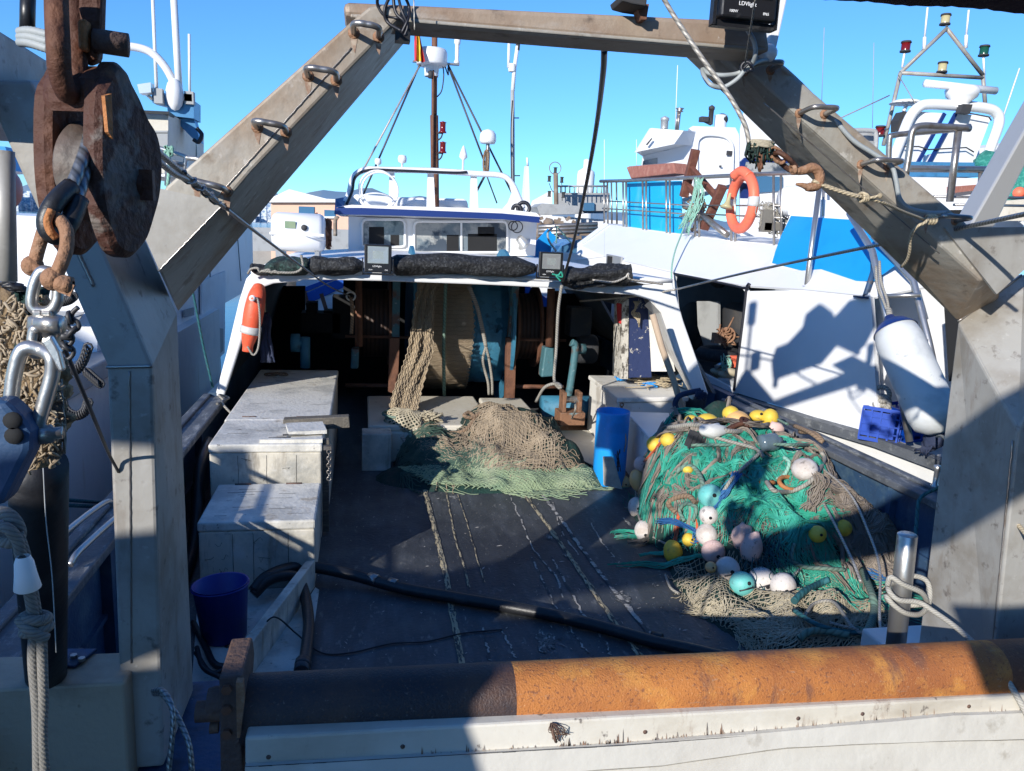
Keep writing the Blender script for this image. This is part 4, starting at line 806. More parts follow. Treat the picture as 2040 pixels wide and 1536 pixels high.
    nb=[PY(686,34,YN),PY(1536,104,YN)]; nt_=[PY(684,2,YN),PY(1528,42,YN)]
    V=[nb[0],nb[1],nt_[1],nt_[0]]; m.prism(V,(0,.20,0)); m.build('cross_beam','galv_beam',t,bevel=.018)
    m=MB(); m.prism([nb[0]+(.02,-.004,.0),nb[1]+(-.02,-.004,.0),nb[1]+(-.02,-.004,.012),nb[0]+(.02,-.004,.012)],(0,.05,0)); m.build('lower_edge','galv',t,bevel=.004)
    # rungs
    def rung(a,b,dz,Y=YM,r=.0105):
        A=PY(*a,Y);B=PY(*b,Y); o=np.array([0,-.10,dz]); m=MB(); c=.02
        d=nz(B-A)
        m.tube(catmull([A,A+o*.8,A+o+d*.02,(A+B)/2+o,B+o-d*.02,B+o*.8,B],5),r,8); rg=m.build('rung','steel_tube',t)
        m=MB(); 
        for P in(A,B): 
            MB().ball(P,.02,8,(1,.4,1)).build('weld','rust_light',rg)
            h=.05+.05*abs(nse(P[0]*9,P[2]*9)); V=[P+np.array([dx,-.0015,dz]) for dx,dz in((-.012,0),(.012,0),(.010,-h*.4),(.004,-h),(-.003,-h*.8),(-.009,-h*.5))]; MB().add(V,[tuple(range(6))]).build('rust_stain','streak_brown',rg)
    for a,b in(((705,66),(754,74)),((614,152),(670,160)),((513,254),(570,264)),((392,368),(452,382))): rung(a,b,.01,YA)
    for a,b in(((1484,142),(1535,140)),((1592,226),(1642,228)),((1715,328),(1768,330)),((1846,436),(1902,440))): rung(a,b,.012)
    # beam brackets
    m=MB(); m.prism([PY(1257,14,YN),PY(1283,16,YN),PY(1278,46,YN),PY(1268,46,YN)],(0,-.05,0)); m.build('bracket','rust_bar',t)
gantry()
def gantry_gear():
    Y=2.62
    # floodlight at the top right
    t=floodlight(PY(1490,-22,Y),rad(118,Y)*2,rad(118,Y)*2,'big floodlight above the right end of the cross beam, seen from its lettered underside')
    # white lamp pole
    m=MB(); m.prism([PY(1528,120,2.95),PY(1540,0,2.95),PY(1540,-60,2.95),PY(1575,-60,2.95),PY(1568,0,2.95),PY(1544,112,2.95)],(0,.05,0)); m.ball(PY(1530,106,2.9),.035,12); one('white_lamp_pole',m,'white_grp','white pole rising beside the big floodlight at the right end of the beam','pole',bevel=.006)
    m=MB(); m.prism([PY(1236,-10,2.7),PY(1290,-6,2.7),PY(1288,12,2.7),PY(1262,8,2.7),PY(1240,2,2.7)],(0,.12,0)); m.tube([PY(1264,0,2.75),PY(1270,20,2.8)],.012,8); one('beam_lamp',m,'dark_paint','small dark lamp bracket on top of the middle of the cross beam','lamp',bevel=.005)
    # cables at left top
    t=thing('cable_bundle',PY(790,10,2.75),'black cables looped over the left end of the cross beam','cable')
    for pts in([(755,-20),(752,8),(765,30),(790,36),(812,34)],[(790,-20),(800,20),(812,50),(806,72)],[(782,-20),(788,24),(806,44),(810,70)],[(800,-20),(815,14),(812,40),(800,66)],[(778,-10),(766,20),(772,44),(800,62)]):
        m=MB(); m.tube(catmull([PY(x,y,2.76-.02*math.sin(x)) for x,y in pts],6),.0055,6); m.build('cable','cable_black',t)
    MB().box(PY(802,72,2.85),(.05,.05,.04)).build('connector','black_plastic',t)
    rope('thin_wire',[PY(824,-10,2.7),PY(826,60,2.7)],.002,'wire_pale','thin straight wire hanging at the left end of the beam','wire')
    # grey cable round right arm
    rope('grey_cable',[PY(1436,34,2.74),PY(1455,30,2.74),PY(1480,48,2.74),PY(1500,78,2.74),PY(1505,105,2.74),PY(1496,130,2.78),PY(1470,146,2.82),PY(1440,150,2.82),PY(1412,146,2.85),PY(1400,138,2.9),PY(1402,150,2.85),PY(1415,168,2.8),PY(1440,174,2.8),PY(1468,158,2.78),PY(1490,134,2.78),PY(1520,120,2.86),PY(1550,128,2.95),PY(1600,172,3.05),PY(1640,215,3.05)],.0085,'cable_grey','light grey cable looped round the top of the right leg','cable')
    rope('grey_cable',[PY(1640,215,3.05),PY(1668,245,3.0),PY(1700,280,2.98),PY(1740,306,2.96),PY(1775,330,2.94),PY(1785,360,2.93),PY(1792,395,2.93),PY(1812,415,2.93),PY(1850,424,2.92),PY(1885,424,2.92)],.0095,'cable_grey','light grey cable running down the outside of the right leg','cable')
    m=MB(); m.torus(PY(1487,134,2.77),.018,.006,(.5,1,0)); m.tube(catmull([PY(1480,138,2.76),PY(1492,128,2.75),PY(1500,140,2.76),PY(1488,142,2.75)],4),.005,5); one('cable_tie',m,'cable_black','black tie holding the grey cable to the top right rung','tie')
    rope('white_twine',[PY(1506,-10,2.3),PY(1484,130,2.7)],.0028,'rope_grey','thin white twine slanting past the big floodlight','twine')
    # steel rope and its bundle
    rope('steel_hauling_rope',[PY(1318,-10,2.5),PY(1345,35,2.5),PY(1400,118,2.48),PY(1452,190,2.46),PY(1480,240,2.45),PY(1488,262,2.45),PY(1492,284,2.45)],rad(10,2.45),'wire_pale','pale steel rope coming down from the beam to the frayed bundle','rope')
    t=thing('frayed_rope_bundle',PY(1518,300,2.45),'frayed knot of dark rope strands hanging above the orange lifebuoy','rope bundle')
    m=MB(); c=PY(1516,288,2.45); rr=random.Random(4)
    for k in range(34):
        a=rr.random()*6.28; m.tube(catmull([c+np.array([.035*math.cos(a+q*1.2)*(1+.3*rr.random()),.03*math.sin(a+q*1.2),-.01+.02*rr.random()]) for q in range(5)],3),.004,5)
    m.build('whipping','net_beige',t)
    m=MB()
    for k in range(70):
        x=rr.uniform(-26,26); L=rr.uniform(14,52)*(1-abs(x)/60); p0=PY(1516+x,286+rr.uniform(-6,6),2.45+rr.uniform(-.03,.03)); p1=PY(1516+x*1.05-4+rr.uniform(-5,5),292+L*.6,2.45+rr.uniform(-.04,.02)); p2=PY(1516+x*.8+rr.uniform(-6,6),292+L,2.45+rr.uniform(-.03,.03)); m.tube(catmull([p0,p1,p2],3),.0028,4)
    m.build('strands','net_under',t)
    m=MB()
    for k in range(9): x=1514+rr.uniform(-6,6); m.tube(catmull([PY(x,295,2.44),PY(x+rr.uniform(-4,4),315,2.43),PY(1516+rr.uniform(-5,5),338+rr.uniform(-10,8),2.44)],3),.0045,5)
    m.build('frayed_tail','rust_bar',t)
    # chain links and hook
    t=thing('chain_and_hook',PY(1590,330,2.44),'rusty chain links ending in an open hook in front of the right leg','hook')
    def link(a,b,w,r,up): 
        a=np.array(a);b=np.array(b); d=b-a; L=np.linalg.norm(d)/2; u=nz(d); s=nz(np.cross(u,up)); c=(a+b)/2; q=[]
        for k in range(16):
            an=2*PI*k/16; q.append(c+u*math.cos(an)*L*(1 if True else 1)+s*math.copysign(abs(math.sin(an))**.7,math.sin(an))*w)
        return MB().tube(q,r,7,True)
    link(PY(1534,296,2.43),PY(1562,322,2.43),.016,.006,(0,1,.2)).build('link','rust_light',t)
    link(PY(1546,304,2.43),PY(1584,340,2.43),.020,.009,(.5,.2,.5)).build('link','rust_dark',t)
    m=MB(); hk=[(1578,336),(1590,341),(1604,338),(1618,334),(1630,342),(1633,358),(1626,370),(1612,373),(1598,369),(1586,367)]
    q=catmull([PY(x,y,2.42) for x,y in hk],5); n=len(q); m.tube(q,[.011+.006*math.sin(PI*i/n) if i<n*.8 else .011*(1-(i/n-.8)*3.6) for i in range(n)],9); m.torus(PY(1580,337,2.42),.013,.007,(1,0,.4)); m.build('hook','rust_light',t)
    # tan rope
    rope('tan_rope',[PY(1618,362,2.42),PY(1640,368,2.42),PY(1680,382,2.43),PY(1716,392,2.43),PY(1760,404,2.45),PY(1800,422,2.6),PY(1838,436,2.82),PY(1850,438,2.86)],.006,'rope_tan','tan rope from the open hook to the lowest right rung','rope')
    t=thing('rope_knot',PY(1722,393,2.42),'tan knot with a short frayed tail in the middle of the tan rope','knot')
    m=MB(); c=PY(1720,393,2.43); 
    for k in range(3): m.torus(c+np.array([.006*k-.006,0,0]),.014,.0055,(1,.2,.3*k))
    m.tube(catmull([c,PY(1735,394,2.42),PY(1752,390,2.42)],4),.0055,6); m.ball(PY(1753,390,2.42),.010,8); m.tube(catmull([PY(1620,360,2.41),PY(1650,374,2.41),PY(1700,390,2.41),c],4),.0055,6); m.build('knot','rope_tan',t)
    rope('tan_rope_tail',[PY(1852,432,2.82),PY(1842,444,2.80),PY(1826,452,2.80),PY(1814,474,2.84),PY(1812,500,2.88),PY(1806,520,2.93),PY(1796,531,2.98)],.0065,'rope_tan','tan rope tail hanging below the lowest right rung','rope')
    m=MB(); 
    for k in range(3): m.torus(PY(1850+4*k,437,2.83),.017,.0065,(1,.3*k-.3,.2))
    one('rope_hitch',m,'rope_tan','tan hitch round the lowest right rung','knot')
    # long wires to the winches
    rope('trawl_warp',[PY(2100,418,2.3),PY(2040,427,2.5),PY(1900,457,3.0),PY(1700,498,4.0),PY(1500,540,5.6),PY(1345,577,7.8)],.010,'wire_rope','right trawl warp running from the frame edge down to the shelter','wire rope')
    rope('trawl_warp_end',[PY(1345,577,7.8),PY(1250,592,8.6),PY(1155,600,9.6)],.011,'wire_pale','pale end of the right trawl warp entering the shelter','wire rope')
    rope('trawl_warp',[PY(288,285,1.75),PY(310,299,1.85),PY(350,333,2.1),PY(400,373,2.4),PY(440,408,2.7),PY(520,470,3.9),PY(600,530,5.8),PY(655,570,7.9),PY(697,590,9.35)],.0075,'wire_rope','left trawl warp slanting from the rusty block down into the shelter','wire rope')
    m=MB(); a=catmull([PY(312,318,1.86),PY(345,345,2.05),PY(378,360,2.28),PY(400,374,2.4),PY(432,400,2.65)],10)
    m.tube(a,.0075,7); 
    b=catmull([PY(360,345,2.15),PY(400,374,2.4),PY(432,402,2.65)],14); q=[]
    for i,p in enumerate(b): q.append(p+np.array([.012*math.cos(i*.9),0,.012*math.sin(i*.9)]))
    m.tube(q,.004,5); one('wire_splice',m,'wire_rope','doubled and spliced wire beside the left gusset plate','wire rope')
gantry_gear()

# ------------------------------------------------------------------ chests, boxes, hoses on the deck
def chests():
    def chest(x0,x1,y0,y1,z,label,name='deck_chest',lm='chest_top',bm='chest_wood',over=.0,z0=0):
        t=thing(name,((x0+x1)/2,(y0+y1)/2,z0),label,'chest','wooden chests along the left bulwark')
        m=MB(); m.box(((x0+x1)/2,(y0+y1)/2,(z0+z-.07)/2),(x1-x0,y1-y0,z-.07-z0)); m.build('body',bm,t,bevel=.012)
        m=MB(); m.box(((x0+x1)/2,(y0+y1)/2,z-.034),(x1-x0+.012,y1-y0+.012,.068)); m.build('lid',lm,t,bevel=.014)
        rc=random.Random(int(y0*10)); m=MB()
        for k in range(3):
            xx=x0+(x1-x0)*(.25+.25*k)+rc.uniform(-.03,.03); q=[(xx+.004*nse(j*.7,k+y0),y0-.002,z0+.02+(z-.11-z0)*j/10) for j in range(11)]; m.tube(q,[.0012+.0016*abs(nse(j*.9,k)) for j in range(11)],4)
        for k in range(9):
            xx=rc.uniform(x0+.05,x1-.05); zz=rc.uniform(z0+.1,z-.12); m.tube([(xx+.05*j*rc.choice((-1,1))*.3,y0-.002,zz+rc.uniform(-.03,.03)) for j in range(4)],.0013,3)
        for k in range(12):
            xx=rc.uniform(x0+.05,x1-.15); yy=rc.uniform(y0+.05,y1-.05); m.tube([(xx+.04*j,yy+.006*nse(j,k),z+.001) for j in range(rc.randint(2,5))],.0014,3)
        o=m.build('crack','dark_void',t); o['kind']='stuff'
        m=MB(); m.box((x0+.02,y0-.006,z-.035),(.05,.012,.05)); m.box((x1-.03,y0-.006,z-.035),(.06,.012,.05)); 
        m=MB(); m.tube([(x0+.12,y1-.02,z+.004),(x0+.24,y1-.02,z+.004)],.008,8); m.build('hinge','rust_end',t); m=MB(); m.tube([(x1-.26,y1-.02,z+.004),(x1-.14,y1-.02,z+.004)],.008,8); m.build('hinge','rust_end',t)
        return t
    chest(-1.07,-.31,5.22,6.02,.50,'near weathered chest on the left, between the post and the middle chest')
    zt=PY(640,884,6.1)[2]; x1=PY(640,880,6.1)[0]; 
    t=chest(-1.15,x1,6.1,7.0,zt,'middle weathered chest on the left with chain latch and a loose plank on it')
    m=MB(); m.box((x1+.03,6.2,zt*.5+.02),(.05,.06,zt*.98)); m.build('corner_post','driftwood',t)
    m=MB(); m.bar((-.78,6.16,zt+.012),(-.30,6.16,zt+.012),.05,.03); m.bar((-.60,6.45,zt+.03),(-.30,6.50,zt+.03),.3,.03); m.build('batten','chest_top',t)
    m=MB(); 
    for k in range(9): m.torus((x1+.06,6.08,zt-.06-k*.028),.016,.0045,(1,0,0) if k%2 else (0,1,0),n=12,m=5)
    m.box((x1+.05,6.06,zt-.02),(.06,.05,.03)); m.build('latch_chain','steel_tube',t)
    m=MB(); m.tube([(-.62,6.3,zt+.02),(-.45,6.33,zt+.02)],.008,6); m.tube([(-.72,6.2,zt+.02),(-.55,6.22,zt+.02)],.008,6); m.build('hinge','dark_paint',t)
    z=.80; y0=float(PZ(560,836,z)[1]); y1=float(PZ(590,737,z)[1]); xa=float(PZ(447,838,z)[0]); xb=float(PZ(657,832,z)[0])
    t=chest(xa,xb,y0,y1,z,'far whitewashed chest on the left beneath the lifebuoy')
    m=MB(); m.box(((xa+xb)/2,y0-.01,z-.12),(xb-xa,.02,.09)); m.build('front_rail','chest_cream',t,bevel=.008)
    m=MB(); m.torus((-1.0,y1-.35,z+.01),.07,.010,(0,0,1)); m.torus((-.92,y1-.32,z+.015),.08,.010,(0,.1,1)); m.torus((-.87,y1-.38,z+.02),.05,.010,(.1,0,1)); one('rope_scrap',m,'rope_brown','dark scrap of rope lying on the far chest','rope')
    q=[PY(564,836,6.75),PY(695,830,6.75),PY(697,852,6.75),PY(562,861,6.75)]
    m=MB(); m.prism(q,(0,.10,0)); one('loose_plank',m,'driftwood','dark loose plank lying across the middle chest','plank',bevel=.006)
    # rope by bulwark
    rope('rope_on_rail',[(-1.33,7.5,.80),(-1.3,7.7,.78),(-1.36,7.8,.82),(-1.28,7.85,.78),(-1.3,7.6,.79),(-1.2,7.5,.7)],.012,'rope_grey','short grey rope on the left cap rail below the shelter frame','rope')
    rope('stay_line',[PY(352,425,7.5),PY(385,585,7.8),PY(405,690,7.9),PY(424,772,7.95)],.012,'rope_teal','dark green line slanting down to the left cap rail','rope')
    rope('wide_hose',[(-1.30,6.9,.60),(-1.27,6.6,.62),(-1.26,6.3,.55),(-1.25,6.1,.3),(-1.24,5.9,.1),(-1.22,5.6,.05),(-1.2,5.2,.05)],.045,'rubber','thick dark hose behind the chests along the left bulwark','hose')
    # bucket
    c=PZ(448,1270,0); r0=rad(106,3.75); r1=rad(134,3.7); h=.34; c=np.array([c[0],c[1]+.0,0.01])
    t=thing('bucket',c,'dark blue plastic bucket near the roller end','bucket')
    m=MB(); ax=nz((-.06,.04,1)); m.lathe([(0,0),(r0,0),(r1,h),(r1+.006,h+.004),(r1-.006,h),(r0-.008,.012),(0,.012)],c,ax,36); m.build('body','bucket_blue',t)
    m=MB(); m.torus(c+ax*(h-.01),r1+.004,.006,ax,36); m.build('rim','bucket_blue',t)
    # kerb board
    m=MB(); a=PZ(620,1168,0); b=PZ(500,1335,0); a=a[:2]; b=b[:2]; d=b-a; d=d/np.linalg.norm(d); nn=np.array([-d[1],d[0]]); w=.03
    P=[(*(a+nn*w),0),(*(b+d*.3+nn*w),0),(*(b+d*.3-nn*w),0),(*(a-nn*w),0)]; m.prism(P,(0,0,.20)); one('kerb_board',m,'chest_wood','low weathered board on edge between the bucket and the black deck','board',bevel=.006)
    m=MB(); P=[PZ(395,1180,.004),PZ(620,1168,.004),PZ(560,1345,.004),PZ(380,1390,.004)]; m.add(P,[(0,1,2,3)]); P=[PZ(628,1170,.0045),PZ(636,1175,.0045),PZ(612,1345,.0045),PZ(520,1350,.0045)]; m.add(P,[(0,1,2,3)]); m.build('bare_margin','chest_top',boat)
    # hoses
    rope('black_hose',[PZ(505,1178,.10),PZ(530,1150,.16),PZ(575,1132,.16),PZ(625,1130,.12),PZ(700,1145,.08),PZ(800,1172,.05),PZ(900,1190,.045),PZ(1000,1207,.045),PZ(1100,1226,.045),PZ(1200,1250,.045),PZ(1300,1278,.045),PZ(1370,1293,.045),PZ(1450,1312,.045)],.040,'rubber','long thick black hose lying across the deck','hose',n=14)
    rope('black_hose',[PZ(505,1185,.08),PZ(530,1160,.14),PZ(560,1148,.16),PZ(590,1150,.14),PZ(606,1180,.08),PZ(615,1240,.05),PZ(610,1300,.045),PZ(605,1335,.045)],.036,'rubber','short black hose curving from the bucket towards the roller','hose',n=14)
    m=MB(); 
    LB=['steel band on the black hose nearest the chests','worn collar on the black hose before the deck seam','dull coupling on the black hose near the roller']
    for P,Q in((PZ(735,1152,.07),PZ(752,1158,.065)),(PZ(775,1162,.06),PZ(790,1167,.055)),(PZ(1297,1270,.045),PZ(1318,1276,.045))): 
        one('hose_clamp',MB().tube([P,Q],.044,14),'steel_tube' if P[0]<1 else 'rubber',LB.pop(0),'clamp')
    m=MB(); m.torus(PZ(603,1325,.06),.036,.010,(.1,1,.2)); m.tube([PZ(603,1318,.05),PZ(600,1340,.06)],.043,12); one('hose_end',m,'wire_dark','clamped end of the short black hose by the roller','coupling')
    rope('thin_line',[PZ(448,1288,.01),PZ(480,1292,.01),PZ(512,1270,.08),PZ(535,1235,.21),PZ(555,1232,.21),PZ(590,1262,.06),PZ(640,1300,.01),PZ(700,1300,.01),PZ(780,1282,.01),PZ(850,1278,.01),PZ(920,1262,.01),PZ(1000,1254,.01)],.005,'cable_black','thin dark line from the bucket across the deck','line')
    for i,pts in enumerate(([(385,1240),(410,1290),(430,1325),(470,1325),(500,1320)],[(390,1300),(420,1340),(460,1330),(480,1345)],[(392,1290),(405,1330),(440,1350)])):
        rope('dark_hose',[PZ(x,y,.03+.02*i) for x,y in pts],.014 if i else .02,'rubber',['dark hose curling on the deck behind the left post','smaller dark hose lying by the roller bracket','dark hose stub at the foot of the left post'][i],'hose')
    # white fish boxes at right
    t=thing('white_chest',(3.1,8.0,0),'white painted wooden chest with twine on its lid, right of the deck','chest')
    z=.74; q=[PZ(1176,748,z),PZ(1335,752,z),PZ(1370,790,z),PZ(1225,790,z)]
    fl=PZ(1232,792,z); bl=PZ(1176,748,z); fr=PZ(1368,790,z); 
    y0=float(fl[1]); y1=float(bl[1]); x0=2.30; x1=3.55
    x0=float(fl[0])*.5+float(bl[0])*.5
    m=MB(); P=[(fl[0],fl[1],0),(fr[0],fr[1],0),(fr[0]+.12,bl[1],0),(bl[0],bl[1],0)]; m.prism(P,(0,0,z-.06)); m.build('body','box_white',t,bevel=.012)
    m=MB(); P=[(fl[0]-.02,fl[1]-.02,z-.055),(fr[0]+.02,fr[1]-.02,z-.055),(fr[0]+.14,bl[1]+.02,z-.055),(bl[0]-.02,bl[1]+.02,z-.055)]; m.prism(P,(0,0,.055)); m.build('lid','box_white',t,bevel=.012)
    m=MB(); p=PY(1238,815,y0-.02); m.torus(p+(0,0,.05),.02,.006,(0,1,0)); m.tube([p+(0,0,.03),p+(0,0,-.06)],.014,7); m.box(p+(0,0,-.07),(.05,.02,.08)); m.build('hasp','rust_light',t)
    m=MB(); m.prism([PY(1345,800,y0-.03),PY(1362,800,y0-.03),PY(1376,832,y0-.03),PY(1352,832,y0-.03)],(0,.02,0)); m.build('corner_strip','pole_wood',t)
    rr=random.Random(6); m=MB()
    for k in range(26): 
        a=PZ(1262+rr.random()*70,748+rr.random()*26,z+.02); m.tube(catmull([a+np.array([rr.uniform(-.25,.25),rr.uniform(-.12,.12),rr.uniform(0,.05)]) for _ in range(5)],4),.007,5)
    one('twine_heap',m,'rope_tan','heap of tan twine on the white chest lid','twine')
    for i,(x,y) in enumerate(((1240,755),(1292,768))):
        m=MB()
        for k in range(16):
            a=PZ(x,y,z+.03); m.tube(catmull([a+np.array([rr.uniform(-.09,.09),rr.uniform(-.06,.06),rr.uniform(-.01,.04)]) for _ in range(4)],4),.008,5)
        one('blue_twine',m,'bin_blue',['small blue bunch of twine at the left of the white chest lid','larger blue bunch of twine at the middle of the white chest lid'][i],'twine')
    t=thing('white_box',(3.0,6.9,0),'lower white box partly buried by the green net heap','chest')
    z=.62; A=PZ(1245,818,z);B=PZ(1375,826,z);Cc=PZ(1318,872,z); D=PZ(1420,880,z)
    m=MB(); P=[PZ(1300,878,z),PZ(1450,882,z),PZ(1400,824,z),PZ(1247,820,z)]; m.prism([(p[0],p[1],0) for p in P],(0,0,z-.03)); m.build('body','box_white',t,bevel=.012)
    m=MB(); m.prism([(p[0],p[1],z-.026) for p in P],(0,0,.026)); m.build('lid','white_roof',t,bevel=.008)
    # blue bin sheet
    Yb=7.35; c0=PY(1212,960,Yb); r=rad(70,Yb); zt=PY(1212,818,Yb)[2]
    t=thing('blue_bin',(c0[0],c0[1],0),'bright blue plastic bin with worn rim beside the white chest','bin')
    m=MB(); m.lathe([(0,0.0),(r*.93,0.0),(r,.02),(r*1.02,zt-.02),(r*1.02,zt),(r*.98,zt),(r*.95,.03),(0,.03)],(c0[0],c0[1],0),(0,0,1),36); m.build('body','bin_blue',t)
    m=MB(); q=PY(1240,860,Yb-.2); m.tube(catmull([PY(1244,850,Yb-.12),PY(1247,880,Yb-.14),PY(1243,900,Yb-.14)],4),.008,6); m.build('handle','steel_tube',t)
    m=MB(); m.prism([PY(1204,912,6.95),PY(1222,912,6.95),PY(1240,975,6.95),PY(1205,968,6.95)],(0,.05,0)); one('broken_board',m,'chest_wood','short greyed board leaning at the foot of the blue bin','board')
    m=MB(); 
    for k in range(4): m.tube(catmull([PY(1234+rr.uniform(-8,8),910+rr.uniform(-20,30),6.9) for _ in range(4)],5),.004,5)
    one('wire_tangle',m,'cable_black','small black wire tangle beside the blue bin','wire')
chests()

# ------------------------------------------------------------------ nets
class Heap:
    def __init__(s,lumps,rough=.05,sc=3.,seed=0,base=0): s.l=lumps; s.r=rough; s.sc=sc; s.seed=seed; s.base=base
    def bake(s,x0,x1,y0,y1,st=.025):
        nx=int((x1-x0)/st)+2; ny=int((y1-y0)/st)+2; g=[[s.h0(x0+i*st,y0+j*st) for j in range(ny)] for i in range(nx)]; s.g=(x0,y0,st,nx,ny,g); return s
    def h(s,x,y):
        x0,y0,st,nx,ny,g=s.g; u=(x-x0)/st; v=(y-y0)/st; i=int(u); j=int(v)
        if u<0 or v<0 or i>=nx-1 or j>=ny-1: return s.base
        u-=i; v-=j; return (g[i][j]*(1-v)+g[i][j+1]*v)*(1-u)+(g[i+1][j]*(1-v)+g[i+1][j+1]*v)*u
    def h0(s,x,y):
        z=0
        for (cx,cy,rx,ry,H,p,rot) in s.l:
            dx,dy=x-cx,y-cy; c,q=math.cos(rot),math.sin(rot); u=(dx*c+dy*q)/rx; v=(-dx*q+dy*c)/ry; d=abs(u)**2.2+abs(v)**2.2
            if d<1: z=max(z,H*(1-d)**p)
        for (P,w,H) in getattr(s,'fp',[]):
            if not inpoly(x,y,P): continue
            A=P; B=np.roll(P,-1,0); D=B-A; q=np.array([x,y])-A; tt=np.clip((q*D).sum(1)/((D*D).sum(1)+1e-9),0,1); d=np.sqrt(((q-D*tt[:,None])**2).sum(1).min())
            z=max(z,H(x,y)*math.sqrt(max(0,1-(1-min(1,d/w))**2)))
        if z>0: z+= s.r*min(1,z*8)*(nse(x,y,s.seed,s.sc)+.5*nse(x,y,s.seed+4,s.sc*2.7)); z=max(z,.004)
        return z+s.base
    def foot(s,P,w,H,z=None): 
        s.fp=getattr(s,'fp',[]); s.fp.append((np.array(P,float),w,H)); return s
    def march(s,px,py):
        d=ray(px,py); d=d/np.linalg.norm(d); t=3.2; 
        while t<16:
            p=CAM+d*t
            if p[2]<=s.base+.001 or p[2]<=s.h(p[0],p[1]): break
            t+=.02
        p=CAM+d*(t-.01); return p
    def mesh(s,x0,x1,y0,y1,st):
        nx=int((x1-x0)/st); ny=int((y1-y0)/st); V=[];Fc=[]; H=np.zeros((nx+1,ny+1))
        for i in range(nx+1):
            for j in range(ny+1): H[i,j]=s.h(x0+i*st,y0+j*st); V.append((x0+i*st,y0+j*st,H[i,j]-.01))
        for i in range(nx):
            for j in range(ny):
                if max(H[i,j],H[i+1,j],H[i,j+1],H[i+1,j+1])>s.base+.002: a=i*(ny+1)+j; Fc.append((a,a+ny+1,a+ny+2,a+1))
        return MB().add(V,Fc,True)
def inpoly(x,y,P):
    c=False; j=len(P)-1
    for i in range(len(P)):
        if (P[i][1]>y)!=(P[j][1]>y) and x<(P[j][0]-P[i][0])*(y-P[i][1])/(P[j][1]-P[i][1])+P[i][0]: c=not c
        j=i
    return c
def strands(hp,poly,n,r,L,rng,mbs,dirf,seg=11,wob=1.0,lift=.012,sides=3):
    xs=[p[0] for p in poly]; ys=[p[1] for p in poly]; k=0; tries=0
    while k<n and tries<n*6:
        tries+=1; px=rng.uniform(min(xs),max(xs)); py=rng.uniform(min(ys),max(ys))
        if not inpoly(px,py,poly): continue
        p=hp.march(px,py); 
        if hp.h(p[0],p[1])<=hp.base+.003: continue
        k+=1; a=dirf(p[0],p[1])+rng.gauss(0,.25); ll=L*rng.uniform(.5,1.3); st=ll/seg; q=[]; x,y=p[0],p[1]; off=rng.uniform(.2,1)*lift; ph=rng.random()*9
        for i in range(seg+1):
            z=hp.h(x,y); q.append((x,y,z+off+.006*math.sin(i*1.1+ph)))
            a2=a+wob*(.8*nse(x*5+ph*.2,y*5,1)+.35*math.sin(i*1.3+ph)*.6); dx,dy=math.cos(a2)*st,math.sin(a2)*st
            z2=hp.h(x+dx,y+dy); g=math.hypot(1,min(4,abs(z2-z)/st)); x+=dx/g; y+=dy/g
        mbs[k%len(mbs)].tube(q,r*rng.uniform(.75,1.25),sides,caps=False)
def lattice(hp,poly,cell,r,ang,mbx,warp=.5,lift=.01,seed=0,asp=.6,sides=3):
    pts=[hp.march(x,y) for x,y in poly]; cx=sum(p[0] for p in pts)/len(pts); cy=sum(p[1] for p in pts)/len(pts)
    ca,sa=math.cos(ang),math.sin(ang); ext=max(math.hypot(p[0]-cx,p[1]-cy) for p in pts)*1.15; ni=int(ext*2/(cell*asp)); nj=int(ext*2/cell)
    def node(i,j,s):
        u=(i-ni/2)*cell*asp; v=(j-nj/2)*cell+ (cell/2 if (i%2) else 0)
        wx=cx+u*ca-v*sa; wy=cy+u*sa+v*ca; wx+=warp*cell*3*nse(wx*1.7,wy*1.7,seed)+warp*cell*.5*nse(wx*9,wy*9,seed); wy+=warp*cell*3*nse(wx*1.7,wy*1.7,seed+5)
        z=hp.h(wx,wy); return np.array([wx,wy,z+lift]),z
    cache={}
    def nd(i,j):
        if (i,j) not in cache:
            p,z=node(i,j,0); ok=z>hp.base+.003
            if ok: c=M.T@(p-CAM); ok=inpoly(CX+F*c[0]/-c[2],CY-F*c[1]/-c[2],poly)
            cache[(i,j)]=(p,ok)
        return cache[(i,j)]
    for i in range(ni):
        for j in range(nj):
            p,ok=nd(i,j)
            if not ok: continue
            for j2 in ((j,j-1) if i%2==0 else (j,j+1)):
                q,ok2=nd(i+1,j2)
                if ok2: 
                    mid=(p+q)/2; mid[2]-=.004; mbx.tube([p,mid,q],r,sides,caps=False)
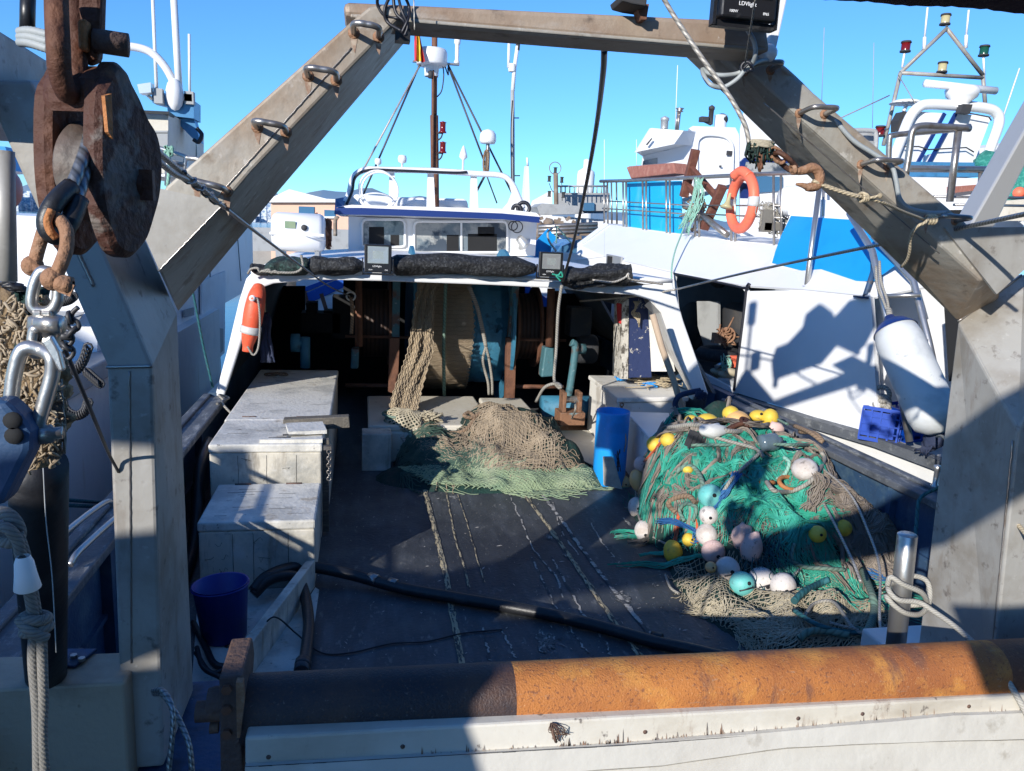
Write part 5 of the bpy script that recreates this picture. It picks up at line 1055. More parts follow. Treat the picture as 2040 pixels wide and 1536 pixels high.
def hanks(hp,poly,N,per,r,L,rng,mb,dirf,width=.05,dome=.035,sides=3):
    xs=[p[0] for p in poly]; ys=[p[1] for p in poly]; k=0; tr=0
    while k<N and tr<N*8:
        tr+=1; px=rng.uniform(min(xs),max(xs)); py=rng.uniform(min(ys),max(ys))
        if not inpoly(px,py,poly): continue
        p=hp.march(px,py)
        if hp.h(p[0],p[1])<.03: continue
        k+=1; a=dirf(p[0],p[1])+rng.gauss(0,.5); ll=L*rng.uniform(.6,1.3); seg=14; st=ll/seg; path=[]; x,y=p[0],p[1]; bend=rng.uniform(-.16,.16)
        for i in range(seg+1):
            path.append((x,y,a)); a+=bend+.3*nse(x*3,y*3,k); z=hp.h(x,y); dx,dy=math.cos(a)*st,math.sin(a)*st; g=math.hypot(1,min(3,abs(hp.h(x+dx,y+dy)-z)/st)); x+=dx/g; y+=dy/g
        for j in range(per):
            o=rng.gauss(0,.45); ph=rng.random()*9; i0=rng.randint(0,3); i1=seg+1-rng.randint(0,3); q=[]
            for i in range(i0,i1):
                x,y,a=path[i]; w=width*(.6+.4*math.sin(i*.5+k))*o+.004*math.sin(i*1.7+ph); X=x-math.sin(a)*w; Y=y+math.cos(a)*w; q.append((X,Y,max(hp.h(X,Y),hp.h(x,y))+dome*max(.15,1-o*o)+.004*math.sin(i*2+ph)))
            mb.tube(q,r*rng.uniform(.8,1.2),sides,caps=False)
def heap_main():
    rng=random.Random(21)
    hp=Heap([],.20,2.3,3)
    body=[PZ(x,y,0)[:2] for x,y in ((1262,1010),(1285,1075),(1340,1105),(1400,1140),(1480,1185),(1580,1190),(1690,1175),(1800,1150))]+[(4.12,4.9),(4.12,7.1),(3.3,7.2),(2.8,7.0),(2.48,6.55)]
    hp.foot(body,.42,lambda x,y: np.interp(y,[4.7,5.3,6.2,7.0],[.42,.66,.90,.86])*(1-.14*max(0,x-3.3)))
    sk=[PZ(x,y,0)[:2] for x,y in ((1320,1090),(1345,1165),(1400,1228),(1480,1278),(1530,1318),(1560,1345),(1770,1345),(1800,1150),(1600,1100))]
    hp.foot(sk,.22,lambda x,y:.12+.06*nse(x*2,y*2,4))
    t=thing('trawl_net_heap',(2.9,5.2,0),'great heap of green and grey trawl net piled against the right bulwark','fishing net')
    hp.bake(2.0,4.2,3.6,7.3)
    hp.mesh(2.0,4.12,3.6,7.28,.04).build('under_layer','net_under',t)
    fld=lambda x,y: 1.2+2.4*nse(x*.9,y*.9,7)
    G=[MB(),MB()]; GR=MB()
    green=[(1300,880),(1380,860),(1600,870),(1700,940),(1700,1060),(1640,1130),(1480,1080),(1400,1120),(1330,1090),(1240,1040),(1240,940)]
    strands(hp,green,1500,.0035,.5,rng,[G[0]],fld)
    hanks(hp,green,85,26,.0035,.8,rng,G[0],fld)
    strands(hp,[(1230,920),(1290,880),(1300,1080),(1250,1060)],500,.0033,.5,rng,[G[1]],fld)
    strands(hp,[(1690,900),(1800,930),(1830,1110),(1740,1120)],900,.0042,.4,rng,[G[1]] if False else [GR],lambda x,y:3*nse(x*2,y*2,9),wob=2.2)
    strands(hp,[(1560,1040),(1800,1020),(1840,1100),(1800,1160),(1500,1160)],500,.0033,.6,rng,[G[0]],lambda x,y:-.3+nse(x,y,2))
    o=G[0].build('green_netting','net_green',t); o['kind']='stuff'
    o=G[1].build('dark_green_netting','net_green_dark',t); o['kind']='stuff'
    g=[MB()]; strands(hp,[(1600,930),(1700,915),(1790,990),(1800,1100),(1700,1130),(1680,1000)],1500,.0036,.35,rng,g,lambda x,y:3*nse(x*2,y*2,9),wob=2.2)
    strands(hp,green,420,.0036,.35,rng,g,lambda x,y:3*nse(x*2,y*2,9),wob=2)
    strands(hp,[(1330,850),(1600,835),(1640,880),(1350,880)],420,.004,.35,rng,g,lambda x,y:.2+2*nse(x*2,y*2,9),wob=1.5)
    hanks(hp,[(1600,930),(1700,915),(1790,990),(1800,1100),(1700,1130),(1680,1000)],26,24,.0038,.6,rng,g[0],lambda x,y:1.5+2*nse(x,y,2),.06)
    hanks(hp,green,14,22,.0038,.6,rng,g[0],lambda x,y:3*nse(x,y,2),.04,.05)
    hanks(hp,[(1250,900),(1320,870),(1330,1060),(1260,1050)],14,20,.0038,.5,rng,GR,lambda x,y:-1.4+nse(x,y,2),.04,.05)
    hanks(hp,[(1330,855),(1620,850),(1640,890),(1350,890)],16,22,.0045,.6,rng,GR,lambda x,y:.1+nse(x,y,2),.035,.06)
    hanks(hp,[(1640,900),(1790,960),(1810,1100),(1700,1120),(1640,1000)],46,24,.0045,.5,rng,GR,lambda x,y:3*nse(x,y,2),.06,.05)
    o=GR.build('brown_netting','net_brown2',t); o['kind']='stuff'
    o=g[0].build('grey_netting','net_grey',t); o['kind']='stuff'
    b=MB(); lattice(hp,[(1340,1120),(1440,1080),(1600,1130),(1760,1140),(1780,1290),(1540,1300),(1420,1230),(1340,1190)],.043,.0030,.5,b,.8,seed=2)
    bb=[b]; strands(hp,[(1480,1180),(1760,1200),(1760,1300),(1520,1290),(1440,1240)],520,.0036,.35,rng,bb,lambda x,y:2.5*nse(x*2,y*2,3),wob=2)
    strands(hp,[(1340,1150),(1400,1180),(1560,1290),(1480,1290),(1330,1180)],260,.0034,.16,rng,bb,lambda x,y:5*nse(x*3,y*3,3),wob=2)
    o=b.build('beige_mesh','net_beige',t); o['kind']='stuff'
    b=MB(); lattice(hp,[(1700,930),(1800,960),(1800,1090),(1700,1080)],.05,.0036,.2,b,1.2,seed=6); o=b.build('brown_mesh','net_grey',t); o['kind']='stuff'
    # coloured bits
    def bunch(pts,m,nm,n,r,spread,lift=.03):
        mm=MB(); q=[hp.march(*p) for p in pts]
        for k in range(n):
            mm.tube(catmull([(p[0]+rng.gauss(0,spread),p[1]+rng.gauss(0,spread),hp.h(p[0],p[1])+lift+abs(rng.gauss(0,spread*.6))) for p in q],5),r,4)
        mm.build(nm,m,t)
    bunch([(1320,1030),(1350,1055),(1395,1070)],'net_blue','blue_netting',40,.004,.025); bunch([(1420,1030),(1445,990),(1465,960)],'net_blue','blue_netting',36,.004,.02,.06)
    bunch([(1380,1085),(1392,1078),(1400,1060)],'net_blue','blue_netting',16,.004,.03); bunch([(1720,1150),(1760,1160),(1800,1160)],'net_blue','blue_netting',16,.004,.03)
    bunch([(1350,1040),(1348,1065),(1344,1100)],'net_orange','orange_twine',7,.004,.012,.06); bunch([(1285,930),(1310,900),(1325,885)],'net_orange','orange_twine',6,.004,.012,.05); bunch([(1388,1055),(1392,1080),(1390,1100)],'net_orange','orange_twine',4,.004,.010,.06)
    bunch([(1600,945),(1630,970),(1625,1010),(1610,1030)],'net_grey','grey_bundle',36,.005,.03,.06); bunch([(1395,860),(1440,850),(1480,858),(1520,862)],'net_grey','grey_bundle',30,.005,.03,.05); bunch([(1560,870),(1590,845),(1630,835)],'net_grey','grey_bundle',30,.005,.022,.08)
    bunch([(1300,885),(1330,872),(1370,868)],'net_grey','grey_bundle',20,.005,.02,.04)
    def hm0(x,y):
        for dy in range(0,80,4):
            p=hp.march(x,y+dy)
            if p[2]>.05: return p
        return hp.march(x,y)
    # ropes on the heap (each its own thing)
    def hr(pts,r,m,label,lift=.05,n=8): return rope('net_rope',[ (lambda p:(p[0],p[1],max(p[2],hp.h(p[0],p[1]))+lift))(hm0(*q)) for q in pts],r,m,label,'rope',n=n)
    hr([(1345,1045),(1330,1020),(1345,1008),(1370,1010),(1385,1022)],.022,'rope_brown','brown rope loop round the narrow neck at the left of the net heap',.07)
    hr([(1362,1060),(1352,1038),(1365,1026),(1385,1034),(1378,1060)],.016,'rope_green','greenish rope loop inside the brown loop on the net heap',.09)
    hr([(1345,955),(1365,945),(1385,950),(1398,975),(1396,992)],.020,'rope_green','pale green rope curl left of the cyan float',.06)
    hr([(1375,905),(1440,905),(1520,905),(1600,905),(1690,900)],.014,'rope_green','long straight greenish rope along the upper net heap',.08)
    hr([(1400,885),(1440,895),(1500,912),(1520,930)],.015,'rope_grey','grey rope slanting over the top left of the net heap',.08)
    hr([(1515,918),(1480,950),(1455,975),(1440,1000)],.014,'rope_grey','double grey rope slanting down the middle of the net heap',.08)
    hr([(1525,975),(1540,992),(1570,995),(1600,985),(1620,965),(1640,930),(1635,915)],.018,'rope_grey','thick grey rope curving round the rusty shackle',.06)
    hr([(1560,925),(1570,940),(1562,960),(1545,970)],.016,'rope_mint','mint green rope curl on the upper middle of the heap',.06)
    hr([(1330,868),(1380,862),(1420,872),(1470,876),(1530,860)],.022,'rope_grey','thick grey rope along the upper edge of the net heap',.07)
    hr([(1590,870),(1620,850),(1635,835),(1610,828),(1580,838)],.020,'rope_brown','brown rope loop sticking up at the top right of the heap',.12)
    hr([(1580,1100),(1575,1130),(1600,1145),(1640,1148),(1680,1152)],.016,'rope_green','greenish rope curling at the right foot of the net',.06)
    hr([(1715,1150),(1735,1190),(1740,1230),(1725,1265),(1705,1270)],.026,'rope_green','thick green and grey rope bending down to the roller',.05)
    hr([(1580,1210),(1600,1190),(1630,1175),(1650,1165)],.024,'rope_teal','short thick teal rope on the beige mesh',.04)
    hr([(1580,1230),(1620,1252),(1660,1270),(1710,1275)],.016,'rope_teal','bright teal rope lying on the beige mesh by the roller',.05)
    hr([(1590,1288),(1610,1274),(1640,1272),(1690,1282)],.022,'rope_green','thick green grey rope just behind the roller',.05)
    hr([(1600,1245),(1620,1218),(1660,1215),(1700,1240),(1755,1265)],.012,'rope_grey','thin grey rope looping over the beige mesh',.05)
    hr([(1650,1258),(1690,1270),(1740,1268),(1765,1262)],.010,'rope_grey','thin grey cord ending at the steel bollard',.06)
    hr([(1330,1165),(1325,1150),(1335,1175),(1352,1188)],.010,'rope_grey','grey cord end below the yellow float',.02)
    rope('steel_line',[PY(1566,885,5.9),PY(1600,930,5.6),PY(1650,1020,5.0),PY(1695,1110,4.4),PY(1715,1160,4.15)],.010,'wire_pale','steel line falling over the middle of the net heap','wire')
    rope('steel_line',[PY(1560,880,5.9),PY(1620,920,5.6),PY(1690,980,5.1),PY(1730,1060,4.6),PY(1752,1130,4.2),PY(1752,1220,3.75),PY(1755,1265,3.5)],.009,'wire_pale','steel line falling over the right side of the net heap','wire')
    p=hp.march(1562,905)
    one('grey_weight',MB().lathe([(0,0),(.03,.02),(.035,.10),(.02,.16),(0,.17)],PY(1556,868,6.1),(.2,-.3,-.9),12),'far_grey','grey lead weight at the upper end of the steel lines','weight')
    # shackle, bottle, plastic
    m=MB(); c=hp.march(1570,973); c=c+np.array([0,-.02,.05]); m.torus(c,.075,.018,(.2,-.4,1),24,8,1.5); m.tube([c+(-.14,0,.01),c+(-.24,0,0)],.02,8); m.ball(c+(-.25,0,0),.03,10); one('rusty_shackle',m,'rust_orange','orange rusty shackle lying on the green net','shackle')
    m=MB(); c=hp.march(1470,868)+np.array([0,0,.06]); m.tube(catmull([c+(-.12,0,-.02),c+(-.03,0,.03),c+(.04,0,.05),c+(.10,.05,.06)],5),.022,8); m.torus(c+(.08,.03,.05),.05,.016,(.3,-.5,1)); one('rusty_link',m,'rust_dark','dark red rusty link on top of the net heap','shackle')
    c=hp.march(1530,898)+np.array([0,-.03,.07]); m=MB(); m.lathe([(0,0),(.07,.0),(.075,.03),(.072,.06),(.077,.09),(.075,.15),(.03,.19),(.03,.21),(0,.21)],c-(.10,0,0),(1,.1,.1),18); one('plastic_bottle',m,'plastic_clear','cut dark clear plastic bottle on the upper net heap','bottle')
    c=hp.march(1390,890)+np.array([0,0,.05]); m=MB(); m.box(c,(.20,.04,.14),Matrix.Rotation(.3,3,'Y')); 
    for k in range(5): m.box(c+(-.08+k*.04,-.025,0),(.012,.01,.12),Matrix.Rotation(.3,3,'Y'))
    one('crate_piece',m,'dark_paint','broken dark plastic crate piece with pale letters near the top of the heap','crate piece')
    c=hp.march(1420,872)+np.array([0,0,.06]); m=MB(); m.ball(c,.10,14,(1.3,.8,.6),None,lambda d:1+.3*nse(d[0]*3,d[1]*3,d[2]*3)); one('grey_bag',m,'tape_grey','crumpled pale grey plastic bag among the top ropes','bag')
    for (x,y,s,lb) in((1540,838+22,.09,'peach cloth scrap under the top yellow floats'),(1475,1075,.10,'pale pink foam piece at the middle of the heap'),(1495,1095,.10,'pink foam lump below the pale pink piece')):
        c=hp.march(x,y)+np.array([0,-.03,.03]); m=MB(); m.ball(c,s,14,(1,.7,.8) if s<.1 else (.8,.7,1.1),None,lambda d:1+.35*nse(d[0]*2,d[1]*2,d[2]*2+x)); one('foam_scrap',m,'foam_pink',lb,'scrap')
    def hm(x,y):
        for dy in range(0,80,3):
            p=hp.march(x,y+dy)
            if p[2]>.12: return PY(x,y,p[1]) if dy else p
        return hp.march(x,y)
    # floats
    fl=[(1378,838,26,20,'y','yellow float, leftmost on the top edge of the heap'),(1411,842,42,32,'y','big oval yellow float, second from the left along the top edge'),(1456,824,30,28,'y','yellow float behind the orange one on the top edge'),(1470,836,44,32,'o','orange yellow float in the middle of the top edge'),(1510,828,30,20,'y','yellow float half hidden just left of the right end of the top edge'),(1534,832,30,32,'y','round yellow float at the right end of the top edge'),
        (1307,886,34,30,'y','yellow float at the upper left shoulder of the heap'),(1332,877,30,26,'y','yellow float just right of the upper left shoulder'),
        (1277,925,26,28,'p','pale pink float on the upper left flank'),(1270,957,28,42,'o','oval orange float on the left flank'),(1244,965,22,32,'d','dark orange float in shade at the far left of the heap'),(1268,1011,30,38,'w','white and yellow float midway down the left flank'),(1283,1058,34,40,'w','egg shaped pale float at the foot of the left flank'),
        (1341,1100,34,46,'y','yellow float hanging at the left foot of the heap'),(1372,1075,24,24,'y','small yellow float tucked beneath the blue netting'),
        (1415,988,44,42,'c','cyan float in the middle of the green net'),(1412,1026,34,34,'f','white foam float below the cyan one'),(1408,1065,38,40,'f','pale foam float, second below the cyan one'),(1421,1099,42,42,'p','pink float with dark stain, third below the cyan one'),(1449,1134,44,44,'w','grey white float, fourth below the cyan one'),(1478,1163,44,44,'c','teal float at the foot of the heap'),(1517,1155,48,44,'w','white float with two rope holes right of the teal one'),(1560,1167,46,46,'w','white float at the right end of the lower row'),
        (1603,935,46,40,'f','white foam float on the upper right of the green net'),(1628,1064,32,30,'y','yellow float seen through shaded green net'),(1680,1052,30,30,'y','yellow float in the shade at the right of the green net'),(1416,1130,20,20,'d','small dull float hidden between the pink and grey ones'),(1370,935,20,16,'y','small yellow patch of a buried float near the top left')]
    mm={'y':'float_yellow','o':'float_orange','p':'foam_pink','d':'float_orange','w':'foam_white','c':'float_cyan','f':'foam_white'}
    for i,(x,y,w,h,k,lb) in enumerate(fl):
        p=hm(x,y); Yd=p[1]; r=w/2*dep(p)/F*1.12; d=ray(x,y); d=d/np.linalg.norm(d); c=p-d*r*.55
        t2=thing('net_float',c,lb,'float','trawl floats on the net heap')
        rot=Matrix.Rotation(rng.uniform(-.3,.3),3,'Y'); m=MB(); m.ball(c,r,20,(1,1,h/w),rot,lambda dd:1+.03*nse(dd[0]*2,dd[1]*2,dd[2]*2+i)); m.build('shell',mm[k],t2)
        if i%2==0 or k in 'wc':
            m=MB(); s=np.array([rng.uniform(-.3,.3),-.8,rng.uniform(-.1,.4)]); s=nz(s); m.lathe([(r*.16,-.004),(r*.16,.004),(0,.004)],c+s*r*.98,s,12); m.build('eye','dark_void',t2)
        if k in 'wc' and y>1100: 
            m=MB(); m.tube(catmull([c+nz((-.6,-.8,-.2))*r*1.02,c+nz((0,-1,.05))*r*1.03,c+nz((.5,-.85,.1))*r*1.03],5),.006,6); m.build('lashing','cable_black',t2)
    for path,r,mt,lb in(([(1412,1026),(1408,1065),(1421,1099),(1449,1134),(1478,1163),(1517,1155),(1560,1167),(1600,1135)],.011,'rope_grey','headline rope threading the row of floats down the front of the heap'),([(1300,893),(1277,925),(1270,957),(1268,1011),(1283,1058),(1310,1080),(1341,1095)],.010,'rope_grey','thin rope threading the floats down the left flank'),([(1360,845),(1411,846),(1470,840),(1534,836),(1570,850)],.012,'rope_green','rope under the yellow floats along the top edge')):
        rope('float_line',[hm(*q)+np.array([0,.01,.02]) for q in path],r,mt,lb,'rope')
    # loose thin strings in front
    m=MB()
    for k in range(46):
        x=rng.uniform(1470,1560); y=rng.uniform(1080,1110); p=hp.march(x,y); q=[p+np.array([0,0,.04])]
        for s in range(5): q.append(q[-1]+np.array([rng.uniform(-.06,.06),-.05,-.05+rng.uniform(-.02,.02)]))
        m.tube(catmull([(a[0],a[1],max(a[2],hp.h(a[0],a[1])+.02)) for a in q],4),.0025,4)
    o=m.build('loose_twine','rope_teal',t); o['kind']='stuff'
heap_main()
def heap_mid():
    rng=random.Random(33)
    hp=Heap([(1.60,8.25,.72,.60,.60,.5,0),(1.95,7.9,.45,.5,.42,.5,0),(1.25,8.0,.9,.62,.36,.5,0),(1.75,7.85,.6,.55,.34,.5,-.3),(.75,8.15,.38,.45,.42,.6,0),(1.15,7.55,1.0,.42,.17,.5,-.12),(1.95,7.45,.55,.28,.14,.5,-.1)],.09,3.2,8)
    t=thing('cod_end_net',(1.3,7.9,0),'brown and pale green net spilling from the hatch onto the black deck','fishing net')
    hp.bake(.1,2.7,6.9,9.1)
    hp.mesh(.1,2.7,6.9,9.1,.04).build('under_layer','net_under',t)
    b=MB(); lattice(hp,[(950,800),(1000,790),(1080,850),(1120,900),(1100,940),(960,935),(950,880)],.05,.006,.6,b,.8,seed=1,lift=.015,sides=4)
    strands(hp,[(800,870),(960,860),(1000,940),(850,930)],260,.0055,.35,rng,[b],lambda x,y:3*nse(x*2,y*2,1),wob=2)
    bb=[b]; strands(hp,[(950,790),(1080,840),(1130,930),(960,945),(930,850)],620,.005,.3,rng,bb,lambda x,y:3*nse(x*2,y*2,1),wob=2)
    o=b.build('brown_mesh','net_brown',t); o['kind']='stuff'
    g=MB(); lattice(hp,[(790,930),(860,925),(1000,935),(1180,930),(1185,975),(1040,985),(860,960)],.030,.0062,.1,g,.5,seed=4,lift=.015,sides=4)
    gg=[g]; strands(hp,[(800,935),(900,940),(1100,945),(1180,960),(1050,985),(850,965)],700,.006,.35,rng,gg,lambda x,y:.1+.9*nse(x*1.5,y*1.5,5),wob=.6)
    o=g.build('pale_green_mesh','net_pale_green',t); o['kind']='stuff'
    g=[MB()]; strands(hp,[(765,860),(850,870),(960,920),(960,950),(800,950)],1000,.005,.35,rng,g,lambda x,y:nse(x*2,y*2,5)*3); strands(hp,[(1140,925),(1190,930),(1190,965),(1150,965)],160,.005,.25,rng,g,lambda x,y:nse(x*2,y*2,5)*3)
    o=g[0].build('green_net_end','net_green_dull',t); o['kind']='stuff'
    # hanging net sheet from drum top down to the heap
    Yp=9.35
    prof=[(835,872,560,9.7),(826,866,600,9.6),(820,862,650,9.45),(812,862,700,9.3),(802,852,730,9.2),(785,840,775,9.0),(776,832,810,8.8),(768,824,830,8.7)]
    V=[];Fc=[]; nu=26; rows=[]
    for k in range(57):
        f=k/56*(len(prof)-1); i=min(int(f),len(prof)-2); u=f-i; a=np.array(prof[i])*(1-u)+np.array(prof[i+1])*u; rows.append(a)
    for a in rows:
        for j in range(nu+1):
            s=j/nu; x=a[0]+(a[1]-a[0])*s; p=PY(x,a[2],a[3]); fold=.035*abs(math.sin(s*8+a[2]*.012))+.06*nse(s*4,a[2]*.02); V.append(p+np.array([0,-fold,.0]))
    for i in range(len(rows)-1):
        for j in range(nu): q=i*(nu+1)+j; Fc.append((q,q+1,q+nu+2,q+nu+1))
    n2=thing('hanging_net',PY(820,830,8.7),'beige net hanging in folds from the drum to the hatch','fishing net'); MB().add(V,Fc,True).build('sheet','hang_net' if 'hang_net' in MAT else mat('hang_net',(.36,.28,.18),.95,0,[((.50,.41,.28),7,.45,.65,.8),((.16,.11,.07),18,.55,.68,.8,(1,1,3))],.9,55),n2)
    m=MB(); V=np.array(V).reshape(len(rows),nu+1,3)
    for j in range(0,nu+1,2):
        m.tube([V[i,j]+np.array([.01*math.sin(i*2.1+j),-.012,0]) for i in range(len(rows))],.007,4)
    for i in range(0,len(rows),1):
        if i%2: m.tube([V[i,j]+np.array([0,-.012,.012*math.sin(j*2+i)]) for j in range(nu+1)],.004,3)
    o=m.build('mesh_yarn','net_brown',n2); o['kind']='stuff'
    # gathered bag at its foot
    bag=thing('net_bag',PY(810,850,8.4),'knotted bulge of beige mesh at the foot of the hanging net','fishing net')
    c=PY(812,842,8.35); m=MB(); f=lambda d:1+.18*nse(d[0]*2,d[1]*2,d[2]*2); m.ball(c,.17,20,(1.35,1,.85),Matrix.Rotation(.3,3,'Y'),f); m.build('core','net_under',bag)
    m=MB(); N=26
    for k in range(-14,28):
        for sg in(1,-1):
            q=[]
            for i in range(19):
                th=.2+2.75*i/18; a=k*.24+sg*i*.12; d=np.array([math.sin(th)*math.cos(a)*1.35,math.sin(th)*math.sin(a),math.cos(th)*.85])*.178*f(np.array([math.sin(th)*math.cos(a)*1.35,math.sin(th)*math.sin(a),math.cos(th)*.85])); q.append(c+np.array(Matrix.Rotation(.3,3,'Y')@Vector(d)))
            m.tube(q,.006,4,caps=False)
    o=m.build('mesh_yarn','net_beige',bag); o['kind']='stuff'
    c2=PY(858,832,8.3); m=MB()
    for k in range(40): m.tube(catmull([c2+np.array([rng.gauss(0,.05),rng.gauss(0,.04),rng.gauss(0,.035)]) for _ in range(4)],4),.007,4)
    m.build('knot','net_beige',bag)
    # ropes across
    def rr_(pts,r,mt,label): return rope('net_rope',[PY(x,y,Y) for x,y,Y in pts],r,mt,label,'rope')
    rr_([(835,850,8.2),(870,862,8.1),(920,860,8.0),(945,835,8.1),(935,822,8.15),(925,828,8.1),(940,832,8.1),(960,822,8.15)],.022,'rope_brown','dark brown rope looping over the hatch to the brown net')
    rr_([(815,860,8.1),(830,890,8.0),(880,912,7.9),(940,910,7.9),(955,930,7.8)],.02,'rope_green','grey green rope curving round the foot of the hatch')
    rr_([(800,870,8.1),(830,905,8.0),(900,925,7.85),(960,920,7.8)],.02,'rope_grey','grey rope along the foot of the hatch')
    rr_([(845,848,8.2),(870,885,8.05),(900,900,7.95)],.02,'rope_grey','grey rope slanting down from the mesh bulge')
    rr_([(955,825,8.2),(985,832,8.1),(1000,825,8.1),(1020,838,8.0),(1030,835,8.0)],.024,'rope_mint','pale mint rope knotted over the brown net')
    rr_([(915,902,7.9),(905,895,7.9),(915,888,7.9),(928,895,7.9),(940,915,7.8)],.018,'rope_brown','small dark rope eye in front of the hatch')
    rr_([(1090,905,7.7),(1100,930,7.55),(1108,945,7.5),(1098,945,7.5),(1090,930,7.55)],.018,'rope_green','greenish rope tail over the pale green mesh')
heap_mid()

# ------------------------------------------------------------------ roller, transom and stern quarter
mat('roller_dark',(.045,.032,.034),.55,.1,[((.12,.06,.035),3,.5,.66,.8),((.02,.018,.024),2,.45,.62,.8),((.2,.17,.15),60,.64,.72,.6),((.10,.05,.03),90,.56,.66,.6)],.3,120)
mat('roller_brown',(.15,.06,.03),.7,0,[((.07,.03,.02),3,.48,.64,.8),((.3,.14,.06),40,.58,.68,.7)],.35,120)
mat('streak_brown',(.26,.16,.11),.8,0,[((.45,.38,.30),30,.45,.62,.8)])
mat('streak_grey',(.17,.14,.12),.8,0,[((.4,.35,.3),30,.45,.62,.8)])
def stern():
    A=PY(486,1413,2.60); B=PY(2040,1331,2.55); d=B-A; B=B+d*.12; L=np.linalg.norm(B-A); r=136/2*dep(A)/F
    t=thing('stern_roller',(A+B)/2,'long rusty orange steel roller across the stern','roller')
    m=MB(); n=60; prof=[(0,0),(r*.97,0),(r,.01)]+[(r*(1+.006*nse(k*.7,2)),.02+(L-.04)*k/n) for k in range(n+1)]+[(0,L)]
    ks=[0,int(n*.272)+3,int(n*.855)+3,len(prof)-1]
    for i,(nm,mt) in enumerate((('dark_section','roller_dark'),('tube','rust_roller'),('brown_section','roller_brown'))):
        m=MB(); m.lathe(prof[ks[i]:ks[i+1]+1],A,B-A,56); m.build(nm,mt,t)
    m=MB(); m.lathe([(r*.3,-.16),(r*.3,0)],A,B-A,20); m.build('axle','rust_end',t)
    ax=nz(B-A)
    t=thing('roller_bracket',A-ax*.1,'rusty steel bearing bracket at the left end of the orange roller','bracket')
    m=MB(); m.prism([PY(x,y,2.5) for x,y in((436,1350),(482,1346),(487,1380),(480,1480),(490,1600),(440,1600),(438,1480))],(0,.26,0)); m.build('cheek_plate','rust_end',t,bevel=.008)
    m=MB(); m.lathe([(0,0),(.05,0),(.055,.02),(.055,.05)],PY(415,1400,2.62),(1,0,0),20); m.lathe([(0,0),(.02,0),(.02,.03)],PY(418,1450,2.6),(1,0,0),6); m.build('bearing_cap','rust_end',t)
    m=MB(); 
    for (x,y) in((452,1372),(452,1412),(452,1460)): m.lathe([(.018,0),(.018,.014),(0,.014)],PY(x,y,2.498),(0,-1,0),6,False)
    m.build('bolt_head','rust_bar',t)
    m=MB(); m.prism([PY(x,y,2.44) for x,y in((470,1360),(484,1360),(486,1400),(478,1470),(472,1470))],(0,.03,0)); m.build('worn_strip','rust_light',t)
    # sill board and transom
    m=MB(); m.prism([PY(488,1470,2.42),PY(2150,1378,2.42),PY(2150,1414,2.42),PY(1240,1483,2.42),PY(488,1526,2.42)],(0,.22,0)); sill=one('transom_sill',m,'timber_sill','white painted timber sill with rust streaks under the roller','sill',bevel=.01)
    m=MB(); 
    for (x,y) in((535,1508),(802,1487),(1285,1458),(1590,1431),(1718,1422),(1930,1407)): p=PY(x,y,2.42); m.lathe([(.009,-.004),(.008,.003),(0,.004)],p,(0,-1,0),10)
    b=m.build('bolt_head','rust_end',sill)
    rs=random.Random(14); m=MB(); m2=MB()
    for k in range(700):
        x=2040-abs(rs.gauss(0,1))*620 if rs.random()<.8 else rs.uniform(1040,2040)
        if x<840: continue
        yb=np.interp(x,[488,1240,2150],[1526,1483,1414])-.5; h=rs.expovariate(1/5.)+1.5; w=rs.uniform(1.0,3.0)
        if nse(x*.02,3)<-.15: h*=.5
        h=min(h,38); (m if rs.random()<.6 else m2).add([PY(x-w,yb,2.4165),PY(x+w,yb,2.4165),PY(x+w*.5,yb-h*.6,2.4165),PY(x+rs.uniform(-1,1),yb-h,2.4165),PY(x-w*.6,yb-h*.5,2.4165)],[(0,1,2,3,4)])
    for mm,nm in((m,'streak_brown'),(m2,'streak_grey')):
        o=mm.build('rust_streak',nm,sill); o['kind']='stuff'
    m=MB()
    for i in range(60):
        x=488+i*27; yb=np.interp(x,[488,1240,2150],[1527,1484.5,1415.5]); yb2=np.interp(x+27,[488,1240,2150],[1527,1484.5,1415.5]); t0=1.2+1.5*abs(nse(i*.5,1)); m.add([PY(x,yb,2.399),PY(x+27,yb2,2.399),PY(x+27,yb2+t0,2.399),PY(x,yb+t0,2.399)],[(0,1,2,3)])
    m.build('open_joint','dark_void',sill)
    m=MB(); 
    rr=random.Random(9)
    def sheet(pts_top,pts_bot,Yt,Yb,nm,mt,par=None):
        n=40; V=[];Fc=[]
        for i in range(n+1):
            u=i/n; xt=np.interp(u,[0,1],[pts_top[0][0],pts_top[-1][0]]); yt=np.interp(xt,[p[0] for p in pts_top],[p[1] for p in pts_top]); xb=np.interp(u,[0,1],[pts_bot[0][0],pts_bot[-1][0]]); yb=np.interp(xb,[p[0] for p in pts_bot],[p[1] for p in pts_bot])
            a=PY(xt,yt+1.2*nse(i*.4,2),Yt); b=PY(xb,yb+2.0*nse(i*.3,5),Yb); V+=[a+np.array([0,.03,0]),a,b,b+np.array([0,.03,0])]
        for i in range(n): a=i*4; Fc+=[(a,a+1,a+5,a+4),(a+1,a+2,a+6,a+5),(a+2,a+3,a+7,a+6)]
        return MB().add(V,Fc,False)
    one('transom_board',sheet([(488,1529),(1240,1486),(1900,1426),(2150,1416)],[(488,1600),(800,1560),(1320,1525),(1560,1490),(1800,1478),(2150,1470)],2.40,2.385,'',''),'transom','upper cream white transom plank below the sill','plank')
    one('transom_board',sheet([(488,1602),(800,1562),(1320,1527),(1560,1492),(1800,1480),(2150,1472)],[(488,1900),(2150,1800)],2.40,2.30,'',''),'transom','lower weathered transom planking at the bottom edge of the photo','plank')
    m=MB(); 
